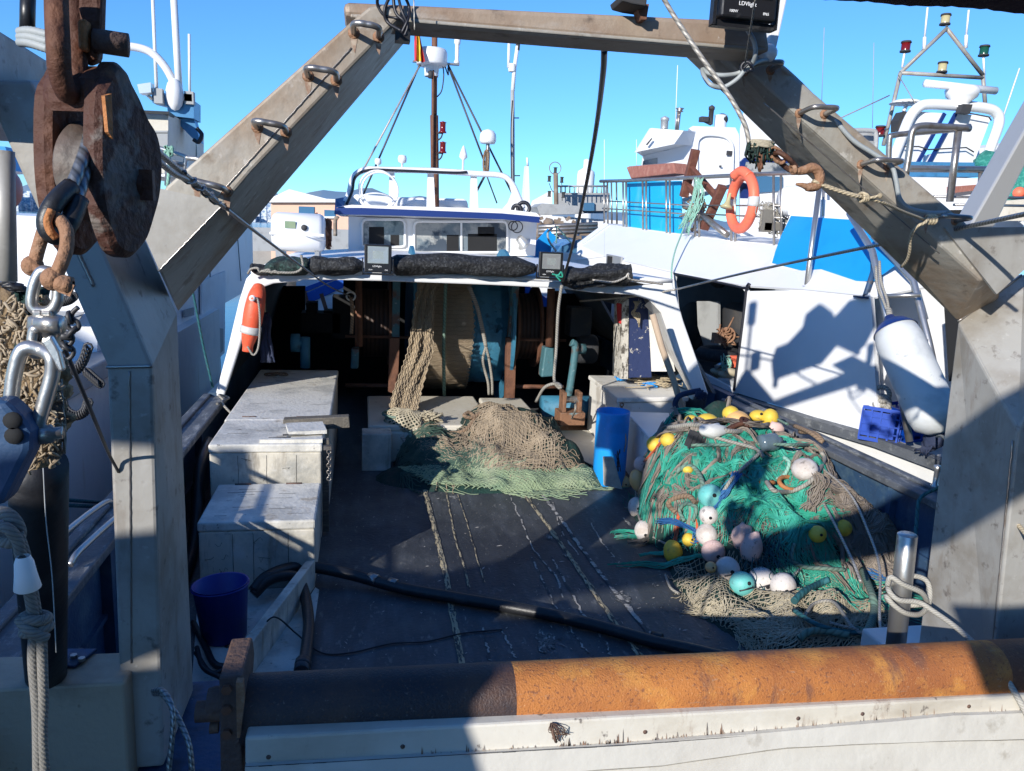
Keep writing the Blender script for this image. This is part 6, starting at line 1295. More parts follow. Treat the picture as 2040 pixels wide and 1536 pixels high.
    for k in range(14): m.tube(catmull([PY(1100+rr.uniform(-4,4),1440,2.41),PY(1100+rr.uniform(-14,30),1452+rr.uniform(0,12),2.39),PY(1104+rr.uniform(-8,34),1466+rr.uniform(-4,14),2.40)],3),.0016,3)
    m.tube(catmull([PY(1098,1442,2.41),PY(1102,1462,2.39),PY(1108,1478,2.40)],3),.006,5); one('weed_tuft',m,'rust_end','small tuft of dark fibres caught under the roller','fibres')
    # stern box at the left
    z=.86; f1=PZ(247,1360,z); b1=PZ(287,1297,z); 
    t=thing('stern_box',(f1[0]-.5,f1[1]+.1,0),'grey metal box beam with a worn top carrying the black post','box beam')
    P=[np.array([-2.2,f1[1]+.02,z]),f1,b1,np.array([-2.2,b1[1]+.05,z])]; m=MB(); m.prism([p-np.array([0,0,.9]) for p in P],(0,0,.9)); m.build('body','grey_box',t,bevel=.01)
    m=MB(); q=[PZ(60,1330,z+.002),PZ(150,1332,z+.002),PZ(195,1297,z+.002),PZ(120,1297,z+.002)]; m.prism(q,(0,0,.012)); m.build('foot_plate','blue_steel',t,bevel=.004)
    m=MB(); 
    for (x,y) in((147,1310),(163,1316)): m.lathe([(.013,0),(.013,.012),(0,.012)],PZ(x,y,z+.014),(0,0,1),6,False)
    m.build('bolt_head','steel_tube',t)
    # ledge under left post
    z=.44; m=MB(); m.prism([(-1.2,2.5,-.3),(-.42,2.5,-.3),(-.42,3.4,-.3),(-1.2,3.4,-.3)],(0,0,.3+z)); one('stern_ledge',m,'blue_steel','blue painted stern ledge at the foot of the left gantry post','ledge',bevel=.015)
    m=MB(); m.prism([(2.72,2.75,-.3),(3.3,2.75,-.3),(3.3,3.5,-.3),(2.72,3.5,-.3)],(0,0,.3+.45)); one('stern_ledge',m,'hull_white','white stern ledge at the foot of the right gantry post','ledge',bevel=.015)
    # wire loops over ledge
    Y=2.3
    rope('wire_loop',[PY(306,1376,2.35),PY(322,1375,2.3),PY(338,1395,2.25),PY(345,1430,2.22),PY(342,1480,2.2),PY(333,1560,2.18)],.0085,'wire_rope','left strand of doubled wire rope hanging over the stern corner','wire rope',n=10)
    rope('wire_loop',[PY(308,1382,2.38),PY(325,1384,2.32),PY(345,1412,2.27),PY(362,1445,2.24),PY(378,1490,2.2),PY(384,1560,2.18)],.0085,'wire_rope','right strand of doubled wire rope hanging over the stern corner','wire rope',n=10)
    m=MB(); p=PZ(1796,1275,.55); m.lathe([(.0,0),(.046,0),(.046,.62),(.043,.63),(0,.63)],(PY(1793,1275,3.05)[0],3.05,PY(1793,1290,3.05)[2]),nz(PY(1806,1070,3.05)-PY(1785,1290,3.05)),26)
    top=PY(1808,1064,3.05); bot=PY(1783,1300,3.05); L=np.linalg.norm(top-bot); m=MB(); r=38/2*dep(top)/F; m.lathe([(0,-.1),(r,-.1),(r,L-.004),(r-.004,L),(r*.0,L)],bot,top-bot,30); bol=one('steel_bollard',m,'stainless','upright steel bar with rope made fast, behind the right end of the roller','bollard')
    t=thing('mooring_rope',PY(1800,1180,3.0),'pale grey braided rope turned round the steel bar and led over the roller','rope')
    c=PY(1796,1180,3.05); m=MB(); 
    q=[PY(1768,1165,3.0),PY(1775,1150,2.98),PY(1800,1165,2.96),PY(1835,1180,2.97),PY(1846,1200,3.02),PY(1830,1205,3.08),PY(1800,1205,3.11),PY(1772,1198,3.06),PY(1766,1188,3.0),PY(1780,1205,2.97),PY(1806,1222,2.96),PY(1836,1222,3.0),PY(1852,1195,3.06),PY(1848,1160,3.10),PY(1825,1148,3.12),PY(1800,1152,3.12),PY(1776,1160,3.08),PY(1770,1175,3.0),PY(1790,1195,2.96),PY(1830,1200,2.95)]
    tail=[PY(1860,1218,2.9),PY(1905,1250,2.78),PY(1945,1285,2.66),PY(1985,1320,2.50),PY(2010,1360,2.44),PY(2040,1412,2.38),PY(2075,1480,2.32)]
    m.tube(catmull(q+tail,6),.0125,10); m.build('rope','rope_pale' if 'rope_pale' in MAT else mat('rope_pale',(.42,.40,.35),.85,0,[((.3,.28,.24),40,.5,.7,.5)],.2,250,weave=(70,4,.003,.65)),t)
    # small steel post on bulwark & green rope at the right
    m=MB(); m.lathe([(0,0),(.03,0),(.03,.03),(.018,.04),(.018,.14),(.026,.15),(.026,.18),(0,.19)],PZ(1861,974,.77),(0,0,1),16); one('rail_pin',m,'stainless','small steel pin standing on the right cap rail','pin')
    rope('green_mooring_rope',[PY(1882,966,4.3),PY(1860,976,4.4),PY(1842,985,4.45),PY(1830,1000,4.45),PY(1826,1040,4.4),PY(1822,1090,4.3)],.013,'rope_teal','green rope over the right cap rail beside the gantry post','rope')
stern()

# ------------------------------------------------------------------ foreground left: block, shackles, ropes
def foreground():
    Yb=1.42; nb=nz((.95,-.31,.0)); p0=PY(245,330,Yb)
    t=thing('snatch_block',p0,'large rusty steel snatch block hanging close to the camera at the upper left','block')
    out=[(183,190),(200,150),(214,124),(232,130),(244,156),(262,190),(280,232),(298,262),(307,300),(309,345),(304,395),(292,440),(278,482),(258,508),(240,513),(218,500),(204,470),(192,430),(184,380),(180,300)]
    q=catmull([PP(x,y,p0,nb) for x,y in out],3,True)
    def plate(q,th): 
        q=[np.array(a) for a in q]; m=MB(); c=sum(q)/len(q); inn=[c+(a-c)*.93 for a in q]; n=len(q)
        f=[a+nb*th for a in inn]; V=q+[a+nb*th*.35 for a in q]+f+[a-nb*.012 for a in q]
        Fc=[(i,n+i,n+(i+1)%n,(i+1)%n) for i in range(n)]+[(n+i,2*n+i,2*n+(i+1)%n,n+(i+1)%n) for i in range(n)]+[tuple(range(2*n,3*n))]+[(3*n+i,i,(i+1)%n,3*n+(i+1)%n) for i in range(n)]+[tuple(reversed(range(3*n,4*n)))]
        m.add(V,Fc); return m
    plate(q,.016).build('cheek','rust_cheek',t)
    q2=[a-nb*.088+np.array([0,.01,.0]) for a in q]; plate(q2,.016).build('cheek','rust_dark',t)
    cc=PP(247,345,p0,nb)-nb*.040; rs=.080
    m=MB(); m.lathe([(0,-.03),(rs*.95,-.03),(rs*1.0,-.025),(rs*.84,-.009),(rs*.82,0),(rs*.84,.009),(rs*1.0,.025),(rs*.95,.03),(0,.03)],cc,nb,44); m.build('sheave','worn_iron',t)
    m=MB(); m.lathe([(0,-.12),(.02,-.12),(.02,.0),(0,.0)],PP(268,368,p0,nb)+nb*.02,nb,16); m.box(PP(268,368,p0,nb)+nb*.018,(.030,.02,.05)); m.build('axle','rust_dark',t)
    top=[PP(x,y,p0,nb) for x,y in((150,118),(232,126),(246,160),(240,210),(196,235),(150,225))]
    m=MB(); m.prism([PP(x,y,p0,nb)+nb*.006 for x,y in((183,150),(228,125),(246,158),(256,192),(186,232))],-nb*.10); m.build('crosshead','rust_dark',t,bevel=.02)
    m=MB(); a=PP(183,190,p0,nb); b=PP(197,275,p0,nb); m.prism([PP(x,y,p0,nb)+nb*.018 for x,y in((180,190),(194,186),(197,276),(187,262))],nb*.006); m.build('wear_strip','rust_orange',t)
    # hanging shackle above
    t=thing('top_shackle',PY(150,60,1.4),'rusty shackle and hanger plates holding the snatch block from above','shackle')
    m=MB(); q=catmull([PY(112,-30,1.36),PY(113,30,1.34),PY(116,90,1.33),PY(120,150,1.34),PY(135,185,1.36),PY(152,170,1.38),PY(152,110,1.40),PY(150,50,1.41),PY(145,-20,1.42)],6); m.tube(q,.0165,12); m.build('bow','rust_dark',t)
    m=MB(); m.prism([PY(x,y,1.40) for x,y in((156,-20),(202,-20),(200,50),(194,118),(168,128),(155,95),(153,30))],(0,.03,0)); m.prism([PY(x,y,1.43) for x,y in((88,-20),(112,-20),(112,100),(98,120),(88,70))],(0,.03,0)); m.build('hanger_plate','rust_dark',t,bevel=.006)
    m=MB(); m.prism([PY(x,y,1.37) for x,y in((153,38),(170,36),(168,98),(155,98))],(0,.03,0)); m.build('spacer','rust_orange',t,bevel=.004)
    m=MB(); m.lathe([(0,0),(.017,0),(.018,.012),(.018,.05),(0,.05)],PY(186,80,1.40),(1,.12,-.05),18); m.build('pin','rust_end',t)
    # wire strop and thimble
    t=thing('wire_strop',PY(150,330,1.3),'doubled wire strop with worn thimble leading down from the block','wire rope')
    m=MB(); m.tube(catmull([PY(186,235,1.40),PY(176,280,1.37),PY(160,330,1.33),PY(138,380,1.30),PY(110,415,1.28)],6),.0095,12); m.tube(catmull([PY(190,260,1.40),PY(182,300,1.38),PY(168,345,1.34),PY(155,390,1.31),PY(130,440,1.29)],6),.0095,12); m.build('wire','wire_rope',t)
    m=MB(); m.tube(catmull([PY(142,372,1.30),PY(112,400,1.27),PY(94,435,1.26),PY(98,462,1.26),PY(118,468,1.27),PY(140,440,1.28),PY(158,395,1.30)],6),.014,10); m.build('eye','rubber',t)
    m=MB(); m.tube(catmull([PY(103,418,1.245),PY(95,440,1.24),PY(100,460,1.24),PY(112,474,1.245)],5),.006,8); m.build('thimble','rust_orange',t)
    # rusty bow shackle
    t=thing('bow_shackle',PY(100,520,1.25),'rusty bow shackle linking the wire eye to the swivel','shackle')
    m=MB(); m.tube(catmull([PY(68,528,1.27),PY(78,490,1.27),PY(92,450,1.27),(PY(112,435,1.26)),PY(131,456,1.24),PY(133,490,1.23),PY(124,520,1.22),PY(112,548,1.22)],7),.0095,12); m.ball(PY(65,530,1.27),.0155,14); m.ball(PY(106,556,1.22),.017,14); m.build('bow','rust_light',t)
    m=MB(); m.lathe([(0,0),(.011,0),(.013,.008),(.013,.02),(.008,.022)],PY(112,562,1.215),(1,0,-.25),14); m.box(PY(132,574,1.21),(.018,.006,.018),Matrix.Rotation(.4,3,'Y')); m.tube([PY(66,530,1.27),PY(110,560,1.22)],.007,10); m.build('pin','rust_light',t)
    # swivel
    t=thing('swivel',PY(90,620,1.24),'bright steel swivel joint below the rusty bow shackle','swivel')
    m=MB(); m.tube(catmull([PY(100,542,1.24),PY(82,542,1.24),PY(68,570,1.24),PY(64,608,1.24),PY(80,620,1.24),PY(102,618,1.24),PY(114,600,1.24),PY(116,575,1.24)],6),.0085,12); m.build('bail','stainless',t)
    m=MB(); m.lathe([(.012,0),(.024,.004),(.026,.022),(.018,.03),(.016,.05),(.02,.055)],PY(92,625,1.24),(-.03,0,-1),18); m.box(PY(80,655,1.235),(.014,.018,.055)); m.box(PY(98,655,1.235),(.014,.018,.055)); m.build('body','steel_tube',t,bevel=.003)
    m=MB(); m.lathe([(0,0),(.013,0),(.013,.035),(0,.035)],PY(76,645,1.225),(1,-.2,0),14); m.build('pin','stainless',t)
    t=thing('jaw_link',PY(80,690,1.22),'steel link standing between the swivel and the long snap hook','link')
    m=MB(); m.tube(catmull([PY(75,655,1.22),PY(67,660,1.22),PY(64,690,1.22),PY(70,706,1.22),PY(86,700,1.225),PY(92,670,1.23),PY(84,655,1.23)],6,True),.0075,10); m.build('ring','stainless',t)
    t=thing('snap_hook',PY(70,780,1.2),'long pear shaped steel hook hanging below the swivel','hook')
    m=MB(); m.tube(catmull([PY(22,800,1.2),PY(28,750,1.2),PY(40,705,1.2),PY(58,692,1.2),PY(84,698,1.2),PY(103,712,1.19),(PY(104,745,1.19)),PY(92,790,1.19),PY(80,830,1.19),PY(66,868,1.19)],7),.0105,12); m.build('body','stainless',t)
    m=MB(); m.lathe([(0,0),(.014,0),(.014,.03),(.009,.034),(.009,.045),(0,.045)],PY(58,868,1.19),(1,0,.1),10); m.build('pin','steel_tube',t)
    m=MB(); m.prism([PY(x,y,1.18) for x,y in((80,680),(100,668),(118,700),(128,738),(118,742),(106,722))],(0,.012,0)); m.build('cheek_plate','stainless',t,bevel=.003)
    # dark chain behind
    t=thing('black_chain',PY(140,660,1.7),'short dark chain with hook beside the steel swivel','chain')
    pts=[(138,625),(142,640),(150,655),(138,668),(128,685),(140,695),(128,712)]
    for i in range(len(pts)-1):
        a=PY(*pts[i],1.6);b=PY(*pts[i+1],1.6); d=b-a; u=nz(d); s=nz(np.cross(u,(0,1,0))) if i%2 else np.array([0,1,0]); q=[(a+b)/2+u*math.cos(2*PI*k/14)*np.linalg.norm(d)*.68+s*math.sin(2*PI*k/14)*.010 for k in range(14)]; MB().tube(q,.0045,6,True).build('link','wire_dark',t)
    m=MB(); m.tube(catmull([PY(156,612,1.6),PY(145,622,1.6),PY(136,640,1.6)],4),.005,6); m.ball(PY(135,638,1.6),.010,8); m.tube([PY(112,668,1.6),PY(145,672,1.6)],.008,8); m.build('hook','wire_dark',t)
    rope('black_cable',[PY(118,672,1.7),PY(150,745,1.9),PY(185,828,2.2),PY(216,902,2.7),PY(236,940,2.8)],.0055,'wire_dark','taut black cable running from the chain to the left post','cable')
    for i,pts in enumerate(([(118,602),(135,598),(146,590)],[(135,735),(150,738),(165,720),(176,690)],[(122,790),(130,815),(150,828),(168,820),(176,800)],[(172,740),(185,752),(200,765)])):
        q=catmull([PY(x,y,2.2) for x,y in pts],8); m=MB()
        for k in range(len(q)-1): m.torus((q[k]+q[k+1])/2,.011,.003,(0,1,0) if k%2 else (1,0,.3),n=8,m=4)
        one('thin_chain',m,'wire_dark',['thin chain link run just under the bow shackle','thin chain sagging right of the long hook','lowest thin sagging chain before the white hull','short thin chain piece by the left post'][i],'chain')
    # brown net mass
    def blob(pts,Y,nm,m,label,cat,amp=.3,fr=9,seg=22):
        q=[]; rr_=[]
        for x,y,w in pts: q.append(np.array([*PY(x,y,Y),rad(w,Y)]))
        qq=catmull(q,9); V=[];Fc=[]; n=26
        for i,p in enumerate(qq):
            for k in range(n):
                a=2*PI*k/n; r=p[3]*(1+amp*nse(math.cos(a)*1.6+i*.1,math.sin(a)*1.6,i*.16)+amp*.5*nse(math.cos(a)*4,math.sin(a)*4,i*.5)); V.append((p[0]+math.cos(a)*r,p[1]+math.sin(a)*r*.8,p[2]))
        for i in range(len(qq)-1):
            for k in range(n): Fc.append((i*n+k,i*n+(k+1)%n,(i+1)*n+(k+1)%n,(i+1)*n+k))
        Fc+=[tuple(range(n)),tuple(reversed(range((len(qq)-1)*n,len(qq)*n)))]
        return one(nm,MB().add(V,Fc,True),m,label,cat)
    o=blob([(8,565,40),(22,600,90),(20,660,100),(40,720,120),(60,790,130),(72,850,110),(75,900,60),(72,930,40)],1.36,'matted_net','tan_mass','matted brown and tan clump of old net behind the steel hooks','fishing net',.55)
    blob([(16,562,30),(28,570,40),(38,580,30)],1.30,'net_wrapping','rubber','black wrapping on top of the matted clump','wrapping')
    rng=random.Random(8)
    m=MB()
    for k in range(60):
        x=rng.uniform(45,80); y=rng.uniform(590,700); m.tube(catmull([PY(x+rng.uniform(-18,18),y+rng.uniform(-30,30),1.31+rng.uniform(-.02,.02)) for _ in range(4)],4),.004,5)
    one('dark_net_strands',m,'net_under','dark strands of net hanging between the clump and the swivel','fishing net')
    m=MB()
    for k in range(330):
        y=rng.uniform(600,930); x=rng.uniform(-5,118); m.tube(catmull([PY(x+rng.uniform(-14,14),y+rng.uniform(-16,16),1.262+rng.uniform(-.012,.01)) for _ in range(4)],3),.0021*rng.uniform(.6,1.3),4)
    o=one('clump_yarn',m,'net_brown','loose brown yarn wound over the matted clump','yarn')
    m=MB()
    for k in range(60):
        x=rng.uniform(98,122); m.tube(catmull([PY(x,755,1.3),PY(x+rng.uniform(-4,6),810,1.29),PY(x+rng.uniform(-10,12),860,1.29),PY(x+rng.uniform(-22,16),890+rng.uniform(-30,30),1.29)],4),.0026,4)
    one('frayed_rope',m,'rope_grey','frayed grey cord hanging right of the snap hook','rope')
    # blue holed plate
    m=MB(); m.prism([PY(x,y,1.15) for x,y in((-30,800),(10,800),(40,830),(62,862),(60,900),(30,960),(5,1010),(-30,1010))],(0,.05,0)); bp=one('blue_plate',m,'blue_steel','blue painted steel plate with holes at the left edge','plate',bevel=.01)
    m=MB(); 
    for (x,y) in((25,838),(28,868)): m.lathe([(.012,-.003),(.012,.002),(0,.002)],PY(x,y,1.148),(0,-1,0),12)
    m.build('hole','dark_void',bp)
    # black post
    t=thing('black_post',PZ(95,1325,.87),'thick black painted steel post with pale scratch line at the left edge','post')
    m=MB(); a=PY(75,930,1.78); b=PZ(92,1345,.862); m.lathe([(.066,0),(.066,.1),(.060,np.linalg.norm(a-b)),(0,np.linalg.norm(a-b)+.01)],b,a-b,36); m.build('tube','black_paint' if 'black_paint' in MAT else mat('black_paint',(.012,.012,.015),.5,.2,[((.05,.05,.055),4,.55,.7,.6,(1,1,.4)),((.2,.2,.2),40,.70,.74,.6)],.15,30),t)
    m=MB(); m.tube(catmull([PY(86,930,1.705),PY(92,1040,1.70),PY(104,1150,1.695),PY(112,1300,1.69)],5),.0012,5); m.build('paint_line','far_grey',t)
    # pale grey rope with tape
    t=thing('hanging_rope',PY(60,1200,1.3),'grey braided rope with taped end and knot hanging in front of the black post','rope')
    m=MB(); m.tube(catmull([PY(-15,1025,1.35),PY(10,1022,1.33),PY(30,1040,1.32),PY(38,1065,1.32),PY(20,1080,1.32),PY(-8,1072,1.34)],6),.011,12); m.tube(catmull([PY(-10,1050,1.34),PY(14,1052,1.3),PY(34,1075,1.3),PY(40,1100,1.3),PY(52,1150,1.3),PY(62,1200,1.3),PY(68,1240,1.3)],6),.009,12)
    m.tube(catmull([PY(36,1060,1.31),PY(52,1110,1.31),PY(66,1180,1.31),PY(76,1240,1.31)],6),.008,10); m.build('upper_rope','rope_fore',t)
    m=MB(); c=PY(72,1242,1.3)
    m.torus(c+(0,0,.010),.017,.009,(.15,.2,1),24,10); m.torus(c+(0,0,-.010),.018,.009,(-.2,.2,1),24,10); m.tube(catmull([c+(-.02,-.01,.015),c+(0,-.025,0),c+(.02,-.015,-.02)],5),.009,10); m.build('knot','rope_fore',t)
    m=MB(); m.tube(catmull([PY(68,1258,1.3),PY(66,1320,1.3),PY(74,1420,1.3),PY(76,1560,1.3)],6),.0085,10); m.tube(catmull([PY(82,1258,1.3),PY(84,1320,1.3),PY(86,1400,1.3),PY(84,1460,1.3),PY(90,1560,1.3)],6),.0085,10); m.build('lower_rope','rope_fore',t)
    m=MB(); a=PY(46,1108,1.285); b=PY(56,1178,1.285); m.lathe([(.010,0),(.014,.01),(.016,.03),(.02,.055),(.017,.058)],a,b-a,16); m.build('tape','label_white',t)
    # fore-aft gallows beam at upper left
    xs=-1.16; a=PX(92,118,xs); b=PX(0,60,xs); c=PX(90,272,xs); d=PX(0,235,xs)
    t=thing('gallows_beam',(xs-.15,2,2.9),'pale grey steel beam running aft at the upper left behind the rusty block','beam')
    e=PX(-60,22,xs); 
    zt=float(a[2]); zb=float(c[2])
    m=MB(); m.prism([c+np.array([0,.35,-.0]),d,d+(d-c)*.9,b+(b-a)*.9,b,a,a+np.array([0,.5,.02])],(-.30,0,0)); m.build('beam','galv_post',t,bevel=.012)
    m=MB(); m.bar(PX(0,200,xs+.012),PX(88,262,xs+.012),.012,.02); m.build('weld','dark_paint',t)
    m=MB(); m.tube([PY(54,70,1.95),PY(56,-20,1.95)],.015,10); m.build('riser','black_plastic',t)
    for k in range(3): 
        m=MB(); q=catmull([PY(38,64+k*10,1.9),PY(60,62+k*12,1.88),PY(98,70+k*14,1.86)],10); m.tube(q,[.0085+.0015*(i%2) for i in range(len(q))],10); one('ribbed_conduit',m,'cable_grey',['uppermost ribbed grey conduit left of the top shackle','middle ribbed grey conduit left of the top shackle','lowest ribbed grey conduit left of the top shackle'][k],'conduit')
    m=MB(); m.tube([PY(8,300,1.5),PY(14,560,1.5)],.016,10); one('steel_pipe',m,'galv_post','plain grey pipe standing at the left edge beside the matted clump','pipe')
foreground()

# ------------------------------------------------------------------ left neighbour boat
def left_boat():
    X=-2.55
    P=lambda x,y,o=0: PX(x,y,X+o)
    t=thing('white_trawler',(X-1,7,-.5),'white trawler moored along the left side, its wall seen past the left post','boat')
    m=MB(); m.prism([(X+.15,-2,-.9),(X+.15,14,-.9),(X+.15,14,1.0),(X+.15,-2,1.0)],(-3.5,0,0)); m.build('hull','hull_white',t)
    m=MB(); m.prism([(X,8.1,.95),(X,19.5,.95),(X,19.5,2.45),(X,8.5,2.45)],(-3.6,0,0)); m.build('superstructure','white_paint',t)
    m=MB(); m.prism([(X-.1,8.06,1.5),(X-3.2,8.06,1.5),(X-3.2,8.2,1.56),(X-.1,8.2,1.56)],(0,-.03,.0)); m.build('ledge','far_grey',t)
    m=MB(); m.box((X-1.6,8.0,1.9),(.9,.06,.5)); m.build('hatch_cover','white_grp',t,bevel=.03)
    for yy in (2.6,4.6,6.4):
        m=MB(); m.tube([(X-.1,yy,1.0),(X-.1,yy,1.55)],.022,8); m.build('stanchion','stainless',t)
    m=MB(); m.tube([(X-.1,-1,1.55),(X-.1,6.4,1.55),(X-.1,8.1,1.55)],.022,8); m.build('hand_rail','stainless',t)
    m=MB(); m.box((X+.08,3.5,1.08),(.26,11,.18)); m.build('bulwark_cap','far_grey',t,bevel=.02)
    m=MB(); m.prism([P(398,560,.02),P(446,540,.02),P(444,700,.02),P(400,745,.02)],(.03,0,0)) ; m.tube([P(396,690,.03),P(398,748,.03),P(446,702,.03),P(447,640,.03)],.016,6); wf=m.build('window','far_white',t)
    m=MB(); m.prism([P(418,650,.055),P(444,655,.055),P(444,698,.055),P(418,722,.055)],(.01,0,0)); m.build('pane','far_grey',wf)
    m=MB(); m.tube([P(418,440,.03),P(420,720,.03)],.012,5); m.tube([P(470,430,.03),P(480,560,.03)],.012,5); m.build('panel_seam','far_grey',t)
    m=MB(); m.prism([P(365,618,.02),P(384,612,.02),P(384,628,.02),P(365,632,.02)],(.02,0,0)); m.build('plate','far_grey',t)
    m=MB(); m.tube([P(165,823,.05),P(180,818,.1),P(215,818,.1),P(215,834,.1),P(178,836,.1),P(165,823,.05)],.016,6); m.build('grab_rail','stainless',t)
    # wheelhouse
    Y=9.5; wt=thing('left_wheelhouse',PY(330,340,Y),'cream and white wheelhouse with black trimmed door on the left trawler','wheelhouse')
    m=MB(); m.prism([PY(255,224,Y),PY(335,224,Y),PY(335,345,Y),PY(255,345,Y)],(0,2,0)); m.build('aft_wall','chest_cream',wt)
    m=MB(); q=[PY(335,224,Y),PY(385,262,Y+2.5),PY(388,352,Y+2.5),PY(335,352,Y)]; m.prism(q,(-.1,.02,0)); w=m.build('side_wall','white_paint',wt)
    m=MB(); m.prism([PY(250,218,Y-.1),PY(337,222,Y-.1),PY(400,268,Y+2.6),PY(396,272,Y+2.6),PY(336,228,Y-.1),PY(250,224,Y-.1)],(-.05,.05,.0)); m.build('roof_edge','black_plastic',wt)
    m=MB(); m.prism([PY(367,268,Y+1.6),PY(372,268,Y+1.6),PY(376,342,Y+1.6),PY(368,340,Y+1.6)],(0,.05,0)); m.tube(catmull([PY(376,275,Y+1.5),PY(386,285,Y+1.5),PY(386,335,Y+1.5),PY(378,342,Y+1.5)],5),.035,6); m.build('door_frame','black_plastic',wt)
    m=MB(); m.prism([PY(303,260,Y-.02),PY(334,260,Y-.02),PY(334,264,Y-.02),PY(303,264,Y-.02)],(0,.03,0)); m.prism([PY(305,266,Y-.02),PY(334,266,Y-.02),PY(334,292,Y-.02),PY(305,292,Y-.02)],(0,.03,0)); m.build('window','far_grey',wt)
    # railing
    m=MB(); 
    for pl in ([(308,292),(370,312),(368,380)],[(370,314),(400,318),(428,326)],[(312,316),(370,330)],[(335,300),(333,370)],[(400,318),(402,345)]): m.tube([PY(x,y,7.5) for x,y in pl],.024,6)
    one('left_railing',m,'stainless','steel railing on the left trawler deck above the left gantry leg','railing')
    m=MB(); rng=random.Random(2)
    for k in range(12): m.tube(catmull([PY(336+rng.uniform(-9,9),300+rng.uniform(-10,12),7.4) for _ in range(4)],4),.012,5)
    m.tube(catmull([PY(336,305,7.4),PY(338,330,7.4),PY(334,372,7.4)],4),.016,5); one('green_rope_tie',m,'rope_mint','green rope tied on the left trawler railing','rope')
    # mast top with lamps
    Y=10; bt=thing('blue_light_bracket',PY(355,230,Y),'blue steel bracket with floodlights above the left wheelhouse','bracket')
    m=MB(); m.prism([PY(333,198,Y),PY(386,200,Y),PY(386,236,Y),PY(334,230,Y)],(0,.4,0)); m.prism([PY(302,182,Y),PY(326,184,Y),PY(334,200,Y),PY(334,212,Y),PY(303,204,Y)],(0,.2,0)); m.prism([PY(345,236,Y+.1),PY(386,236,Y+.1),PY(399,284,Y+.1),PY(388,280,Y+.1)],(0,.2,0)); m.build('plate','blue_bracket' if 'blue_bracket' in MAT else mat('blue_bracket',(.06,.22,.42),.4,.1,[((.02,.08,.16),4,.5,.7,.6)],.05,20),bt)
    m=MB(); m.prism([PY(273,168,Y-.2),PY(300,164,Y-.2),PY(301,184,Y-.2),PY(278,186,Y-.2)],(0,.15,0)); m.tube([PY(290,186,Y),PY(304,198,Y)],.02,5); m.build('floodlight','silver',bt)
    m=MB(); m.tube(catmull([PY(392,255,Y),PY(402,268,Y),PY(396,283,Y),PY(385,278,Y)],5),.025,6); m.build('cable','cable_black',bt)
    m=MB(); m.box(PY(317,192,Y-.1),(.09,.1,.16)); m.box(PY(366,195,Y),(.2,.1,.08)); m.box(PY(378,196,Y),(.1,.1,.14)); m.build('switch_box','far_grey',bt)
    for x0,x1,y0,y1,w,lb in((304,312,-10,178,.02,'thin whip antenna nearest the rusty block'),(346,358,-10,198,.04,'thick white whip antenna in the middle above the blue bracket'),(377,378,68,196,.016,'short thin antenna right of the thick white one')):
        one('ship_antenna',MB().tube([PY(x0,y0,Y),PY(x1,y1,Y)],w,6),'white_grp',lb,'antenna','antennas on the left trawler')
    m=MB(); q=catmull([PY(234,96,Y),PY(262,93,Y),PY(300,104,Y),PY(330,135,Y),PY(350,175,Y),PY(356,200,Y)],6); m.tube(q,.045,8); m.ball(PY(348,188,Y-.05),.10,12,(1,1,1.8)); one('arched_pipe',m,'white_grp','white arched pipe against the sky right of the top shackle','pipe')
    # far left: pink buoy, blue roof
    m=MB(); m.ball(PY(5,375,5),rad(62,5),22,(1,1,1.25)); m.tube([PY(12,335,5),PY(12,320,5)],.05,8); one('pink_buoy',m,'pink_float','faded pink buoy at the left edge below the grey beam','buoy')
    m=MB(); m.prism([PY(-20,290,5.4),PY(10,292,5.4),PY(26,340,5.4),PY(-20,342,5.4)],(0,.3,0)); one('blue_canopy',m,'cyan_paint','bright blue canopy corner at the left edge above the pink buoy','canopy')
    m=MB(); m.tube([P(118,995,.4),P(216,1002,.4)],.016,6); m.tube([P(118,1006,.4),P(216,1010,.4)],.016,6); one('mooring_lines',m,'rope_teal','pair of dark mooring lines behind the black post','rope')
    m=MB(); m.tube(catmull([(-1.55,4.0,.80),(-1.52,4.1,.86),(-1.45,4.6,.87),(-1.44,4.75,.80)],5),.016,8); m.tube(catmull([(-1.40,3.9,.80),(-1.38,4.0,.84),(-1.32,4.5,.85),(-1.31,4.6,.80)],5),.016,8); one('rail_cleat',m,'stainless','steel cleat loop on the left cap rail behind the gantry post','cleat')
left_boat()

